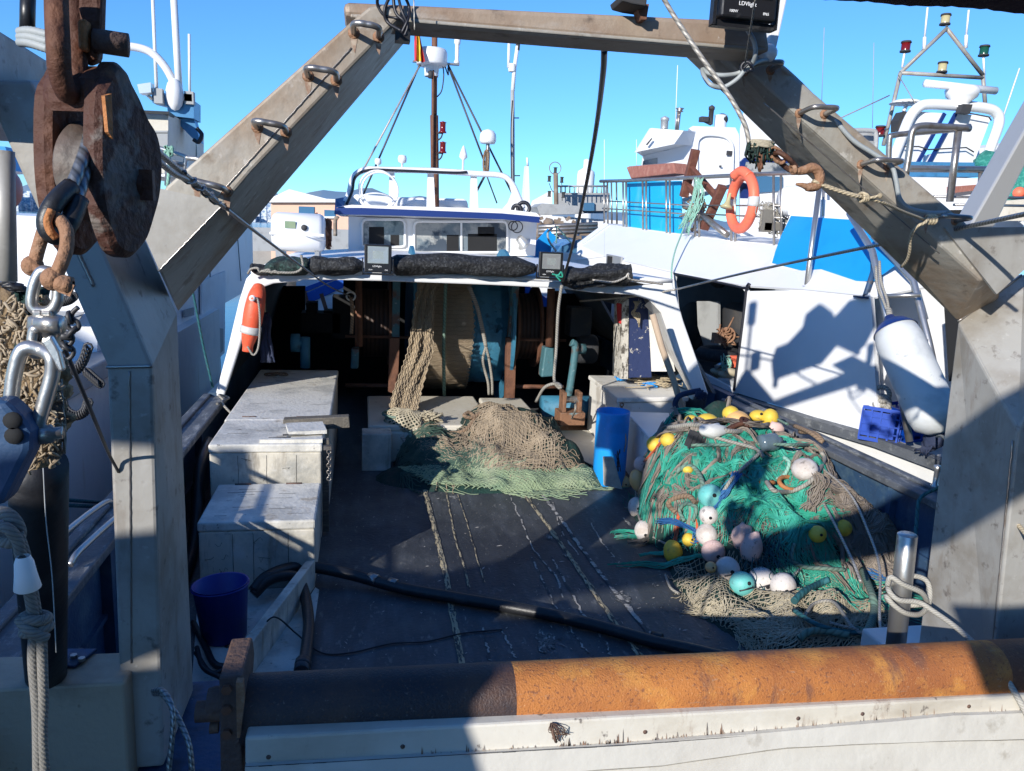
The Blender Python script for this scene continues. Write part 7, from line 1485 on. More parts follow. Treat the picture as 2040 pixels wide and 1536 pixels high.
# ------------------------------------------------------------------ right neighbour boat
YAW=R(12.6); NW=np.array([math.cos(YAW),math.sin(YAW),0]); P0=np.array([4.77,9.33,.5]); AL=np.array([-math.sin(YAW),math.cos(YAW),0])
def Wp(x,y,o=0): return PP(x,y,P0+NW*o,NW)
def right_boat():
    t=thing('white_ferry_trawler',(6,8,-.5),'large white trawler alongside on the right, its tall side lit by the sun','boat')
    fold=[(1205,512),(1345,545),(1480,570),(1600,578),(1735,592)]
    # side wall, with the window hole between 1342..1486
    m=MB()
    def wl(pts,o=0,th=.05): m.prism([Wp(x,y,o) for x,y in pts],NW*th)
    wl([(1100,500),(1205,512),(1345,541),(1342,560),(1350,640),(1385,735),(1400,800),(1300,800),(1100,700)]); wl([(1345,541),(1480,570),(1486,576),(1488,580),(1600,578),(1735,592),(1750,866),(1620,830),(1462,781),(1487,585),(1478,574),(1342,544)])
    wl([(1385,735),(1462,775),(1465,800),(1400,800)])
    m.build('side_wall','white_grp',t)
    # sloping upper surface
    m=MB(); A=[Wp(x,y) for x,y in fold]; B=[PP(x,y,P0+NW*.85,NW) for x,y in((1205,447),(1300,462),(1440,480),(1560,492),(1700,470))]
    n=len(A); m.add(A+B,[(i,i+1,n+i+1,n+i) for i in range(n-1)]); m.add([Wp(1145,520,.0),Wp(1152,488,.1),PP(1205,447,P0+NW*.85,NW),Wp(1205,512)],[(0,1,2,3)]); m.build('upper_slope','white_grp',t,solid=.03)
    m=MB(); m.prism([PP(1150,490,P0+NW*.1,NW),PP(1205,449,P0+NW*.8,NW),PP(1212,452,P0+NW*.8,NW),PP(1160,492,P0+NW*.1,NW)],(0,0,.05)); m.build('coaming','white_paint',t)
    m=MB(); V=[PP(x,y,P0+NW*.86,NW) for x,y in((1195,446),(1300,461),(1440,479),(1560,491),(1800,470))]; W2=[v+NW*4 for v in V]; n=len(V); m.add(V+W2,[(i,i+1,n+i+1,n+i) for i in range(n-1)]); m.build('upper_deck','white_roof',t,solid=.03)
    # raised casing with blue patch
    m=MB(); P=[PP(x,y,P0+NW*.25,NW) for x,y in((1538,528),(1740,572),(1800,580),(1800,560))]; 
    q=[Wp(1534,560,.05),Wp(1740,594,.05),Wp(1860,575,.3),PP(1800,462,P0+NW*.8,NW),PP(1762,395,P0+NW*.9,NW),PP(1570,388,P0+NW*.9,NW),PP(1560,440,P0+NW*.8,NW)]
    m.add([Wp(1534,530,.42),Wp(1740,594,.06),Wp(1850,572,.3),PP(1800,440,P0+NW*.85,NW),PP(1576,428,P0+NW*.85,NW)],[(0,1,2,3,4)]); m.build('casing','white_grp',t,solid=.03)
    m=MB(); 
    def lerp_plane():
        a=Wp(1534,530,.42); b=Wp(1740,594,.06); c=PP(1576,428,P0+NW*.85,NW); nn=nz(np.cross(b-a,c-a)); 
        if nn[2]<0: nn=-nn
        return a+nn*.02,nn
    a,nn=lerp_plane(); pts=[(1576,430),(1700,438),(1772,500),(1782,530),(1740,560),(1690,560),(1650,552),(1600,540),(1538,524),(1545,500),(1556,470)]
    m.add([PP(x,y,a,nn) for x,y in pts],[tuple(range(len(pts)))]); m.build('blue_patch','cyan_paint',t,solid=.004)
    m=MB(); m.prism([PP(x,y,P0+NW*.84,NW) for x,y in((1568,392),(1690,402),(1762,408),(1770,440),(1700,438),(1570,428))],NW*.6); m.build('casing_top','white_grp',t)
    # vent box on the wall
    m=MB(); m.prism([Wp(1208,506,-.04),Wp(1237,512,-.04),Wp(1236,532,-.04),Wp(1207,528,-.04)],NW*.04); v=m.build('vent','silver',t); m=MB(); m.prism([Wp(1210,510,-.05),Wp(1219,511,-.05),Wp(1218,530,-.05),Wp(1209,528,-.05)],NW*.01); m.build('grille','dark_void',v)
    # rubbing strake and hull below
    m=MB(); lo=[(1300,735),(1390,762),(1450,790),(1620,842),(1750,880),(1900,935)]; 
    for i in range(len(lo)-1): m.bar(Wp(*lo[i],-.06),Wp(*lo[i+1],-.06),.14,.10)
    m.build('rubbing_strake','cap_rail',t)
    m=MB(); m.prism([Wp(1300,745,-.02),Wp(1450,795,-.02),Wp(1620,845,-.02),Wp(1900,940,-.02),Wp(2050,1500,-.02),Wp(1300,1300,-.02)],NW*.05); m.build('hull','hull_white',t)
    # window recess
    t2=thing('deck_opening',Wp(1420,700,.6),'dark opening in the white side wall with gear inside','opening')
    m=MB(); 
    fr=[(1342,541),(1480,572),(1487,582),(1462,781),(1400,765),(1380,735),(1350,640)]
    m.prism([Wp(1300,520,1.3),Wp(1540,560,1.3),Wp(1520,840,1.3),Wp(1300,800,1.3)],NW*.05); m.prism([Wp(1300,780,.1),Wp(1510,790,.1),Wp(1500,740,1.3),Wp(1300,700,1.3)],(0,0,-.03)); m.build('inner_wall','blue_dark' if 'blue_dark' in MAT else mat('blue_dark',(.07,.085,.11),.6,0,[((.03,.035,.05),2,.5,.7,.7)],.05,10),t2)
    m=MB(); m.tube(catmull([Wp(1343,545,-.01),Wp(1478,573,-.01),Wp(1486,582,-.01),Wp(1462,778,-.01)],6),.018,6); m.build('trim','cable_black',t2)
    m=MB(); m.lathe([(0,0),(.38,0),(.40,.03),(.38,.06),(0,.06)],Wp(1375,650,1.15),NW,30); m.lathe([(0,0),(.36,0),(.36,.05),(0,.05)],Wp(1460,650,1.0),NW,30); m.lathe([(0,0),(.22,0),(.22,.05),(0,.05)],Wp(1430,545,1.0),NW,24); m.build('drum_face','dark_paint',t2)
    m=MB(); m.prism([Wp(1388,600,.85),Wp(1430,600,.85),Wp(1430,700,.85),Wp(1405,700,.85),Wp(1390,650,.85)],NW*.05); m.build('guard','far_grey',t2)
    m=MB(); c=Wp(1432,705,.35); m.torus(c,.23,.09,(0,0,1),28,12); one('tyre',m,'tyre','black tyre inside the opening of the white wall','tyre')
    c=Wp(1449,668,.35); m=MB(); m.torus(c,.10,.018,nz((-.6,-.7,.2)),24,8); m.torus(c,.06,.014,nz((-.6,-.7,.2)),20,8); m.lathe([(.08,0),(.06,.2),(.03,.28)],c,(.7,.5,-.1),16); m.box(c+(-.15,0,-.04),(.12,.1,.14)); 
    rng=random.Random(12)
    for k in range(18): m.tube(catmull([c+np.array([rng.gauss(-.03,.08),rng.gauss(0,.05),rng.gauss(0,.07)]) for _ in range(4)],3),.012,5)
    one('winch_wheel',m,'rust_light','rusty wheel and hooks on the tyre inside the opening','winch')
    m=MB(); c=Wp(1455,720,.25)+np.array([.05,0,0]); m.box(c,(.16,.12,.16)); one('orange_can',m,'coral_buoy','orange container at the right of the opening','container',bevel=.02)
    m=MB(); 
    for k in range(7): c=Wp(1430+k*5,742+6*(k%2),.18+.1*(k%3)); m.ball(c,.075,12,(1.6,1,.7),Matrix.Rotation(.3,3,'Y'))
    one('cork_line',m,'net_beige','pale cork floats lying in the opening','floats')
    m=MB(); m.prism([Wp(1428,752,.05),Wp(1465,760,.05),Wp(1460,783,.02),Wp(1428,775,.02)],NW*.4); one('canvas_bag',m,'far_grey','grey canvas at the bottom of the opening','canvas',bevel=.02)
    m=MB(); m.tube([Wp(1424,732,.1),Wp(1443,722,.2)],.03,10); one('steel_pin',m,'stainless','short bright steel pin lying in the opening','pin')
    m=MB(); 
    for k in range(10): m.tube(catmull([Wp(1450+rng.uniform(-14,8),720+rng.uniform(-18,22),.15) for _ in range(4)],4),.008,4)
    one('green_line',m,'rope_mint','mint green line in the opening beside the orange container','rope')
    # recess aft of the wall
    m=MB(); m.prism([Wp(1700,560,1.2),Wp(1960,560,1.2),Wp(1960,900,1.2),Wp(1730,880,1.2)],NW*.05); m.build('recess_wall','white_grp',t)
    m=MB(); m.prism([Wp(1736,592,.03),Wp(1751,866,.03),Wp(1760,850,1.2),Wp(1745,620,1.2)],AL*.04); m.build('recess_side','white_grp',t)
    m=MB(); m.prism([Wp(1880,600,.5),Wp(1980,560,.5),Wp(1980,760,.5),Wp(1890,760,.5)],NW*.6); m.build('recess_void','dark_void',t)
    m=MB(); m.prism([Wp(1748,872,.0),Wp(1900,925,.0),Wp(1890,850,1.2),Wp(1755,840,1.2)],(0,0,-.04)); m.build('recess_floor','far_grey',t)
    # ladder
    lt=thing('boarding_ladder',Wp(1780,700,-.1),'bright steel boarding ladder against the recess of the white trawler','ladder')
    m=MB(); m.tube([Wp(1692,425,.2),Wp(1738,500,.0),Wp(1760,600,-.1),Wp(1790,760,-.15),Wp(1812,880,-.12)],.035,10); m.build('rail','stainless',lt)
    m=MB(); m.tube([Wp(1740,470,.3),Wp(1820,560,.2),Wp(1850,680,.1),Wp(1880,820,.0)],.035,10); m.build('rail','stainless',lt)
    for (a,b) in(((1757,590),(1835,588)),((1775,685),(1850,680)),((1796,795),(1865,790))):
        m=MB(); m.tube([Wp(*a,-.08),Wp(*b,.08)],.022,8); m.build('rung','stainless',lt)
    m=MB(); m.tube([Wp(1633,368,.55),Wp(1607,572,.08)],.032,10); m.lathe([(.05,0),(.05,.02),(0,.02)],Wp(1607,573,.08),(0,0,1),12); one('stanchion',m,'stainless','single bright stanchion standing on the white slope before the blue patch','pole')
    m=MB(); m.tube([Wp(1724,590,.0),Wp(1740,540,.2),Wp(1740,520,.3)],.03,8); m.box(Wp(1722,592,.02),(.16,.16,.02)); one('davit_foot',m,'blue_steel','dark metal foot where the ladder meets the wall corner','fitting')
    # fender
    a=Wp(1775,640,-.32); b=Wp(1868,848,-.42); L=np.linalg.norm(b-a); d=(b-a)/L; r=92/2*dep((a+b)/2)/F
    ft=thing('long_fender',(a+b)/2,'long scuffed white fender with dark blue end hanging by a rope on the right','fender')
    m=MB(); m.lathe([(r*.25,0),(r*.6,L*.03),(r*.9,L*.10),(r,L*.2),(r,L*.9),(r*.9,L*.98),(r*.5,L*1.04),(0,L*1.06)],a,d,32); m.build('body','fender_white',ft)
    m=MB(); m.lathe([(0,-.05),(r*.2,-.05),(r*.3,0),(r*.63,L*.03),(r*.93,L*.10),(r*.95,L*.11)],a-d*.006,d,32); m.build('end_cap','navy',ft)
    m=MB(); m.tube(catmull([a-d*.05,Wp(1768,600,-.25),Wp(1755,560,-.2),Wp(1752,520,-.15)],5),.014,6); m.tube(catmull([a-d*.05,Wp(1760,600,-.25),Wp(1748,570,-.2),Wp(1745,530,-.15)],5),.014,6); m.tube([a,Wp(1770,615,-.3)],.03,8); m.build('lanyard','rope_grey',ft)
    # blue crate, coil of rope, black wrapping
    c=Wp(1812,828,.35); ct=thing('blue_crate',c,'dark blue plastic crates heaped behind the ladder foot','crate')
    for k,(dx,dz,a) in enumerate(((0,-.06,.1),(-.28,-.10,.7))):
        rot=Matrix.Rotation(a,3,'Z')@Matrix.Rotation(.15 if k else -.1,3,'Y'); m=MB(); cc=c+np.array([dx,0,dz]); w,dd,h=.42,.36,.32
        for sx in(-1,1):
            for i in range(5):
                m.box(Vector(cc)+rot@Vector((sx*w/2,-dd/2+dd*i/4,0)),(.012,.018,h),rot); m.box(Vector(cc)+rot@Vector((-w/2+w*i/4,sx*dd/2,0)),(.018,.012,h),rot)
            for i in range(5): m.box(Vector(cc)+rot@Vector((sx*w/2,0,-h/2+h*i/4)),(.014,dd,.018 if i not in(0,4) else .035),rot); m.box(Vector(cc)+rot@Vector((0,sx*dd/2,-h/2+h*i/4)),(w,.014,.018 if i not in(0,4) else .035),rot)
        m.box(Vector(cc)+rot@Vector((0,0,-h/2)),(w,dd,.015),rot); m.box(Vector(cc)+rot@Vector((0,.02,0)),(w*.96,dd*.9,h*.8),rot); m.build('crate','crate_blue',ct)
    m=MB(); 
    for k in range(3): m.torus(Wp(1757,785+k*18,.05),.075,.026,nz((-.8,-.5,.2*k)),20,8)
    one('rope_coil',m,'rope_grey','small coils of tan rope hanging at the edge of the white wall','rope')
    m=MB(); m.ball(Wp(1864,872,-.25),.09,14,(1,1,1.2),Matrix.Rotation(.6,3,'Y'),lambda d:1+.4*nse(d[0]*3,d[1]*3,d[2]*3)); m.ball(Wp(1850,890,-.25),.06,12,(1.2,1,.8),None,lambda d:1+.4*nse(d[0]*3,d[1]*3,d[2]*3))
    for k in range(14): m.tube(catmull([Wp(1860,875,-.3),Wp(1845+rng.uniform(-10,10),893,-.32),Wp(1832+rng.uniform(-10,14),900+rng.uniform(-6,8),-.3)],3),.01,4)
    one('black_rag',m,'cloth_dark','black rag knotted on the line beside the right gantry post','rag')
    rope('rag_line',[Wp(1866,870,-.3),PY(1885,875,3.8),PY(1960,960,3.2),PY(2040,1060,2.75),PY(2080,1110,2.6)],.010,'rope_tan','rope from the black rag across the right gantry post','rope')
    m=MB(); m.tube(catmull([PY(1350,820,7.2),PY(1345,805,7.2),PY(1352,790,7.2),PY(1370,783,7.2),PY(1395,778,7.2)],5),.03,8); 
    for k in range(10): m.tube(catmull([PY(1395+rng.uniform(-12,12),785+rng.uniform(-8,12),7.1) for _ in range(4)],3),.014,5)
    one('black_rag',m,'cloth_dark','dark cloth tied on the right cap rail below the shelter frame','rag')
right_boat()
def right_upper():
    Rp=lambda x,y,o=.85: PP(x,y,P0+NW*o,NW)
    t=thing('deck_railing',Rp(1400,480),'steel railing round the upper deck of the right trawler','railing')
    top=lambda x: np.interp(x,[1200,1248,1393,1556,1700],[361,360,353,345,340]); bot=lambda x: np.interp(x,[1200,1248,1330,1390,1460,1545,1700],[446,453,466,475,483,493,500])
    m=MB(); m.tube([Rp(x,top(x)) for x in(1196,1248,1320,1393,1470,1556,1700)],.03,8); m.build('top_rail','steel_tube',t)
    for x in(1203,1210,1241,1247,1280,1287,1327,1334,1384,1392,1456,1464,1541,1556,1640): 
        m=MB(); m.tube([Rp(x,top(x)),Rp(x+1,bot(x))],.018,7); m.build('post','steel_tube',t)
    for (a,b) in(((1200,400),(1393,410)),((1200,415),(1393,428)),((1393,409),(1560,410)),((1393,426),(1560,434))):
        m=MB(); m.tube([Rp(*a),Rp(*b)],.012,5); m.build('mid_rail','steel_tube',t)
    m=MB(); 
    for x in(1218,1228): m.tube([Rp(x,top(x),1.5),Rp(x+1,450,1.5)],.02,6)
    m.build('rear_post','steel_tube',t)
    m=MB(); m.prism([Rp(1249,362,1.0),Rp(1356,360,1.0),Rp(1356,467,1.0),Rp(1251,451,1.0)],NW*.03); one('cyan_board',m,'cyan_panel','weathered turquoise board fixed behind the railing','board')
    m=MB(); m.prism([Rp(1247,333,1.05),Rp(1252,331,1.05),Rp(1340,324,1.05),Rp(1346,346,1.05),Rp(1256,356,1.05)],NW*.3); one('red_tray',m,'red_board','faded reddish tray above the turquoise board','tray',bevel=.02)
    at=thing('wooden_anchor',Rp(1400,440,1.3),'crossed reddish brown timber and iron anchor pieces behind the railing','anchor')
    for a,b,w in(((1386,298),(1362,392),.13),((1378,336),(1432,398),.07),((1372,372),(1398,400),.07),((1440,370),(1402,456),.13)):
        m=MB(); m.bar(Rp(*a,.95),Rp(*b,.95),w,.10,(0,1,0)); m.build('bar','anchor_rust',at,bevel=.01)
    rng=random.Random(17)
    m=MB()
    for k in range(16): x=rng.uniform(1366,1402); y=rng.uniform(400,455); m.tube(catmull([Rp(x+rng.uniform(-14,14),y+rng.uniform(-14,14),1.0) for _ in range(5)],4),.013,5)
    one('rope_tangle',m,'rope_brown','brown tangle of rope heaped at the anchor','rope')
    m=MB()
    for k in range(15): x=rng.uniform(1386,1398); m.tube(catmull([Rp(x+rng.uniform(-8,8),355+rng.uniform(-4,8),.75),Rp(x+rng.uniform(-10,10),385,.75),Rp(x-8+rng.uniform(-12,8),420,.7),Rp(1360+rng.uniform(-10,14),450+rng.uniform(-10,20),.6)],4),.009,4)
    m.tube(catmull([Rp(1370,430,.6),Rp(1358,465,.4),Rp(1345,500,.1),Rp(1338,540,-.1),Rp(1341,600,-.15)],6),.012,5); one('green_rope_hank',m,'rope_mint','hank of mint green rope trailing from the railing down the white wall','rope')
    m=MB(); m.bar(Rp(1330,386,1.2),Rp(1440,460,.9),.06,.08); m.tube([Rp(1395,425,.9),Rp(1448,468,.8)],.05,8); one('grey_spar',m,'steel_tube','grey spar leaning behind the railing beside the anchor','spar')
    m=MB(); m.lathe([(.02,0),(.03,.1),(.05,.16),(.09,.2),(.09,.22),(0,.22)],Rp(1455,385,.7),(-.25,-.1,-1),14); one('horn',m,'amber_glass','small yellow horn shaped lamp hanging by the lifebuoy','lamp')
    # lifebuoy
    c=Rp(1478,403,.75); vv=nz((CAM-c)*np.array([1,1,0])); ax=nz(np.array([vv[0]*.42-vv[1]*(-.9),vv[1]*.42+vv[0]*(-.9),0])); d=dep(c); rb=120/2*d/F; lt=thing('ring_lifebuoy',c,'orange ring lifebuoy with grey bands on the right trawler railing','lifebuoy')
    m=MB(); m.torus(c,rb*.86,rb*.17,nz((-.99,.05,0)) if False else ax,40,14); m.build('ring','coral_buoy',lt)
    m=MB(); u=nz(np.cross(ax,(0,0,1))); 
    for s in(1,-1): m.tube([c+u*rb*.86*s*math.cos(a)+np.array([0,0,rb*.86*math.sin(a)]) for a in np.linspace(-.16,.16,5)],rb*.185,14)
    m.build('band','tape_grey',lt)
    m=MB(); m.tube(catmull([Rp(1462,350,.7),Rp(1478,341,.7),Rp(1494,352,.7)],6),.07,10); m.build('holder','coral_buoy',lt)
    m=MB(); m.prism([Rp(1474,362,.95),Rp(1486,366,.95),Rp(1492,395,.95),Rp(1474,395,.95)],NW*.05); m.build('bag','navy',lt)
    # white wheelhouse
    Y=16; t=thing('white_wheelhouse',PY(1390,350,Y),'white wheelhouse with rounded door and swept visor on the right trawler','wheelhouse')
    m=MB(); m.prism([PY(x,y,Y) for x,y in((1275,352),(1281,305),(1330,300),(1380,262),(1372,256),(1380,251),(1465,254),(1472,268),(1478,360),(1275,420))],away(1300,330,3)); w=m.build('wall','white_grp',t)
    m=MB(); m.prism([PY(x,y,Y-.5) for x,y in((1267,303),(1297,255),(1362,260),(1343,287))],(0,.1,0)); m.add([PY(1267,303,Y-.5),PY(1343,287,Y-.5),PY(1378,288,Y+.05),PY(1281,312,Y+.05)],[(0,1,2,3)]); m.add([PY(1362,260,Y-.5),PY(1387,262,Y+.02),PY(1378,290,Y+.02),PY(1343,287,Y-.5)],[(0,1,2,3)]); m.build('visor','white_paint',t)
    m=MB(); m.prism([PY(x,y,Y-.6) for x,y in((1287,288),(1298,275),(1300,276),(1290,289))],(0,.02,0)); m.build('slot','dark_paint',t)
    m=MB(); m.prism([PY(x,y,Y-.04) for x,y in((1282,320),(1310,314),(1310,326),(1281,328))],(0,.05,0)); m.build('window','win_glass',t)
    m=MB(); q=catmull([PY(x,y,Y-.03) for x,y in((1389,352),(1389,290),(1396,274),(1412,269),(1440,272),(1455,282),(1460,300),(1459,352))],5); m.tube(q,.03,6); m.build('door_frame','far_white',t)
    m=MB(); m.box(PY(1453,305,Y-.05),(.12,.03,.09)); m.build('vent_grille','dark_paint',t); MB().box(PY(1435,331,Y-.05),(.03,.06,.03)).build('door_knob','dark_paint',t)
    m=MB(); r=rad(25,Y); m.lathe([(r,0),(r,.25),(r*1.05,.27)],PY(1434,256,Y+.4),n=24); m.build('dome_base','white_grp',t)
    m=MB(); m.ball(PY(1438,238,Y+.4),r*1.02,20,(1,1,.95)); one('dark_dome',m,'dark_paint','dark spherical searchlight dome on the white wheelhouse roof','dome')
    m=MB(); m.lathe([(r*.4,0),(r*.4,.3),(r*.5,.3),(r*.5,.36),(0,.40)],PY(1415,248,Y+.3),n=16); m.box(PY(1402,238,Y+.3),(.16,.16,.1)); m.tube([PY(1403,239,Y+.3),PY(1417,246,Y+.3)],.05,8); one('roof_siren',m,'dark_paint','small red and grey siren left of the dark dome','siren')
    m=MB(); r=rad(15,Y); m.lathe([(r,0),(r,.16),(r*1.15,.17),(r*1.15,.22),(0,.26)],PY(1323,257,Y),n=20); one('exhaust_cap',m,'alu','metal exhaust with dark cap on the visor roof','exhaust')
    m=MB(); m.tube([PY(1350,260,Y),PY(1354,222,Y)],.03,6); m.tube([PY(1346,260,Y),PY(1351,222,Y)],.02,6); m.lathe([(.03,0),(.08,.02),(.05,.04),(.09,.08),(0,.1)],PY(1354,224,Y),n=14); one('roof_lamp_post',m,'steel_tube','thin lamp post on the white wheelhouse roof','lamp post')
    # cabin right of it
    Y=13; t=thing('white_cabin',PY(1600,380,Y),'white cabin block with dark windows behind the right gantry leg','cabin')
    m=MB(); m.prism([PY(x,y,Y) for x,y in((1474,258),(1488,190),(1520,190),(1560,258),(1620,330),(1800,340),(1800,470),(1474,480))],away(1474,330,2)); m.build('wall','white_grp',t)
    m=MB(); m.prism([PY(x,y,Y-.05) for x,y in((1478,326),(1486,320),(1700,330),(1700,345),(1478,346))],(0,.05,0)); m.build('window','win_glass',t)
    m=MB(); m.prism([PY(x,y,Y-.06) for x,y in((1476,322),(1484,314),(1700,322),(1700,328),(1486,322),(1480,346),(1476,346))],(0,.05,0)); m.build('window_trim','navy',t)
    m=MB(); m.prism([PY(x,y,Y-.04) for x,y in((1500,350),(1560,352),(1560,380),(1500,385))],(0,.05,0)); m.build('blind','blue_window',t)
    m=MB(); c=PY(1640,400,9.8); m.lathe([(0,-.6),(.16,-.58),(.2,-.5),(.2,.5),(.16,.58),(0,.6)],c,(1,-.2,.05),28); one('white_raft_cylinder',m,'white_grp','white raft cylinder on the upper deck beside the lifebuoy','life raft')
    m=MB(); 
    for k in range(26): m.tube(catmull([PY(1530+rng.uniform(-20,60),430+rng.uniform(-30,40),10) for _ in range(4)],3),.008,4)
    m.box(PY(1526,440,10),(.14,.1,.3)); m.box(PY(1540,452,10),(.3,.1,.1)); one('deck_lines',m,'rope_grey','thin lines and fittings on the upper deck right of the lifebuoy','rope')
    # radar arch with solar panels
    Y=12; t=thing('radar_arch',PY(1880,330,Y),'leaning white radar arch with two grey panels at the right','arch')
    m=MB(); 
    q=catmull([PY(x,y,Y) for x,y in((1768,345),(1790,290),(1812,235),(1830,214),(1850,208),(1900,210),(1960,215),(1984,224),(1990,245),(1975,290),(1958,335))],5); V=[];Fc=[]
    m.tube(q,.085,10); m.build('frame','white_grp',t)
    for pts in(((1778,335),(1830,222),(1883,226),(1822,335)),((1842,338),(1905,226),(1975,232),(1935,338))):
        m=MB(); m.prism([PY(x,y,Y+.05) for x,y in pts],(0,.05,0)); m.build('panel','far_white',t)
    m=MB(); 
    for a,b in(((1822,336),(1882,226)),((1843,338),(1904,226))): m.bar(PY(*a,Y+.0),PY(*b,Y+.0),.03,.06)
    m.build('panel_edge','navy',t)
    m=MB(); m.prism([PY(x,y,Y-.2) for x,y in((1919,207),(1938,208),(1932,227),(1913,224))],(0,.12,0)); m.build('floodlight','dark_paint',t)
    m=MB(); m.tube([PY(1912,222,Y-.1),PY(1970,233,Y-.1),PY(1975,240,Y-.1)],.012,5); m.build('cable','wire_dark',t)
    m=MB(); m.tube([PY(1802,292,Y-.05),PY(1830,292,Y-.05),PY(1850,298,Y-.05),PY(1925,294,Y-.05),PY(1940,303,Y-.05)],.012,5); m.build('wiring','wire_dark',t)
    rt=thing('radar_scanner',PY(1912,205,Y),'white bar radar scanner on a rounded pedestal above the arch','radar')
    m=MB(); m.lathe([(.16,-.08),(.12,0),(.24,.1),(.27,.2),(.22,.26),(0,.28)],PY(1914,206,Y),n=24); m.build('pedestal','white_grp',rt)
    m=MB(); m.tube([PY(1842,166,Y),PY(1843,166,Y),PY(1984,181,Y),PY(1985,181,Y)],[.02,.062,.062,.02],12); m.build('scanner','white_grp',rt)
    # triangular light mast
    Y=12.8; t=thing('light_mast',PY(1870,200,Y),'triangular tubular mast with navigation lights above the radar arch','mast')
    m=MB()
    for a,b in(((1760,290),(1794,145)),((1794,145),(1886,57)),((1886,57),(1958,150)),((1794,145),(1958,155)),((1958,150),(1963,212))): m.tube([PY(*a,Y),PY(*b,Y)],.035,8)
    m.build('frame','galv_post',t)
    for a,b in(((1797,135),(1802,105)),((1961,150),(1959,112)),((1886,57),(1888,28))): MB().tube([PY(*a,Y),PY(*b,Y)],.02,6).build('lamp_stem','white_grp',t)
    for (x,y,mt) in((1803,104,'red_glass'),(1959,112,'green_glass'),(1882,50,'amber_glass'),(1876,145,'amber_glass'),(1752,272,'red_glass')):
        b=PY(x,y,Y); q=MB(); q.lathe([(.075,.02),(.075,.15),(0,.15)],b,n=14); l=q.build('lamp',mt,t); q=MB(); q.lathe([(0,0),(.09,0),(.09,.025),(.0,.025)],b,n=14); q.lathe([(0,.15),(.09,.15),(.08,.18),(0,.18)],b,n=14); q.build('cap','dark_paint',l)
    for i,(x0,y0,x1,y1) in enumerate(((1841,100,1848,15),(1924,96,1930,20))):
        m=MB(); m.tube([PY(x0,y0,Y),PY(x0+1,y0-26,Y)],.03,8); m.tube([PY(x0+1,y0-26,Y),PY(x1,y1,Y)],.018,6); one('whip_antenna',m,'white_grp',['white whip antenna on the left slope of the triangular mast','white whip antenna on the right slope of the triangular mast'][i],'antenna')
    one('whip_antenna',MB().tube([PY(1996,240,12),PY(2031,136,12)],.014,5),'white_grp','thin white antenna leaning right at the radar arch','antenna')
    one('rigging_wire',MB().tube([PY(1664,240,12),PY(1772,190,12)],.010,4),'rope_grey','pale wire slanting across the sky above the right leg','rigging')
    one('rigging_wire',MB().tube([PY(1790,150,12.7),PY(1826,210,12)],.010,4),'rope_grey','thin stay between the triangular mast and the radar arch','rigging')
    m=MB(); m.prism([PY(1675,350,12.5),PY(1675,262,12.5),PY(1735,262,12.5),PY(1748,275,12.5),PY(1742,350,12.5)],(0,.3,0)); m.tube(catmull([PY(1686,260,12.3),PY(1735,260,12.3),PY(1745,268,12.3),PY(1744,300,12.3)],4),.04,7); one('deck_locker',m,'far_grey','grey framed locker just above the right leg','locker')
    m=MB(); m.lathe([(0,0),(.28,.01),(.2,.06),(0,.09)],PY(1806,208,12.4),n=18); m.tube([PY(1806,210,12.4),PY(1800,222,12.4)],.03,6); one('dish_antenna',m,'white_grp','small white disc antenna left of the radar arch','antenna')
    m=MB(); m.prism([PY(1790,240,12.2),PY(1800,222,12.2),PY(1815,222,12.2),PY(1790,262,12.2)],(0,.2,0)); one('dark_wedge',m,'dark_paint','dark wedge fitting under the small disc antenna','fitting')
    # rails near
    Y=8.2; t=thing('ladder_handrail',PY(1860,330,Y),'thick bent steel handrails in front of the radar arch','handrail')
    m=MB(); m.tube(catmull([PY(x,y,Y) for x,y in((1804,350),(1812,300),(1818,262),(1835,251),(1880,253),(1932,256))],5),.04,10); m.build('rail','steel_tube',t)
    m=MB(); m.tube(catmull([PY(x,y,Y+.4) for x,y in((1770,345),(1772,280),(1780,270),(1830,264),(1900,258),(1932,252))],5),.035,10); m.build('rail','steel_tube',t)
    m=MB(); m.tube([PY(1892,402,Y),PY(1909,262,Y)],.042,10); m.build('post','steel_tube',t)
    Y=9.5; t=thing('aft_railing',PY(1880,370,Y),'low steel railing across the aft deck below the radar arch','railing')
    m=MB(); m.tube([PY(1788,345,Y),PY(1812,336,Y),PY(1990,338,Y)],.045,8); m.build('top_rail','steel_tube',t)
    for x,y in((1953,342),(1978,342)): MB().tube([PY(x,y,Y),PY(x-6,y+75,Y)],.025,7).build('post','steel_tube',t)
    m=MB(); m.tube([PY(1860,392,Y),PY(2040,394,Y)],.02,6); m.tube([PY(1900,408,Y),PY(2040,410,Y)],.02,6); m.build('lower_rail','steel_tube',t)
    m=MB(); m.prism([PY(x,y,11) for x,y in((1780,352),(1990,356),(2040,362),(2040,470),(1780,470))],away(1780,400,1)); one('aft_bulwark',m,'far_white','white aft bulwark behind the low railing','bulwark')
    m=MB(); m.prism([PY(x,y,11.6) for x,y in((1810,322),(1960,324),(1960,352),(1810,352))],(0,1,0)); one('blue_deck_cover',m,'blue_bracket','pale blue cover below the radar arch','cover')
    m=MB(); m.prism([PY(x,y,10.9) for x,y in((1895,372),(1970,366),(1970,376),(1895,385))],(0,.3,0)); one('faded_red_cover',m,'red_board','faded reddish strip on the aft bulwark','cover')
    m=MB(); m.prism([PY(x,y,14) for x,y in((1978,292),(2060,276),(2060,318),(1972,332))],(0,2,0)); one('corrugated_roof',m,'roof_white','white corrugated roof at the right edge','roof')
    m=MB(); 
    for k in range(16): m.tube([PY(1976+k*5,304-k*1.0,13.98),PY(1979+k*5,303-k*1.0,13.98)],.04,5)
    one('roof_edge_tiles',m,'far_grey','grey scalloped edge under the white corrugated roof','roof edge')
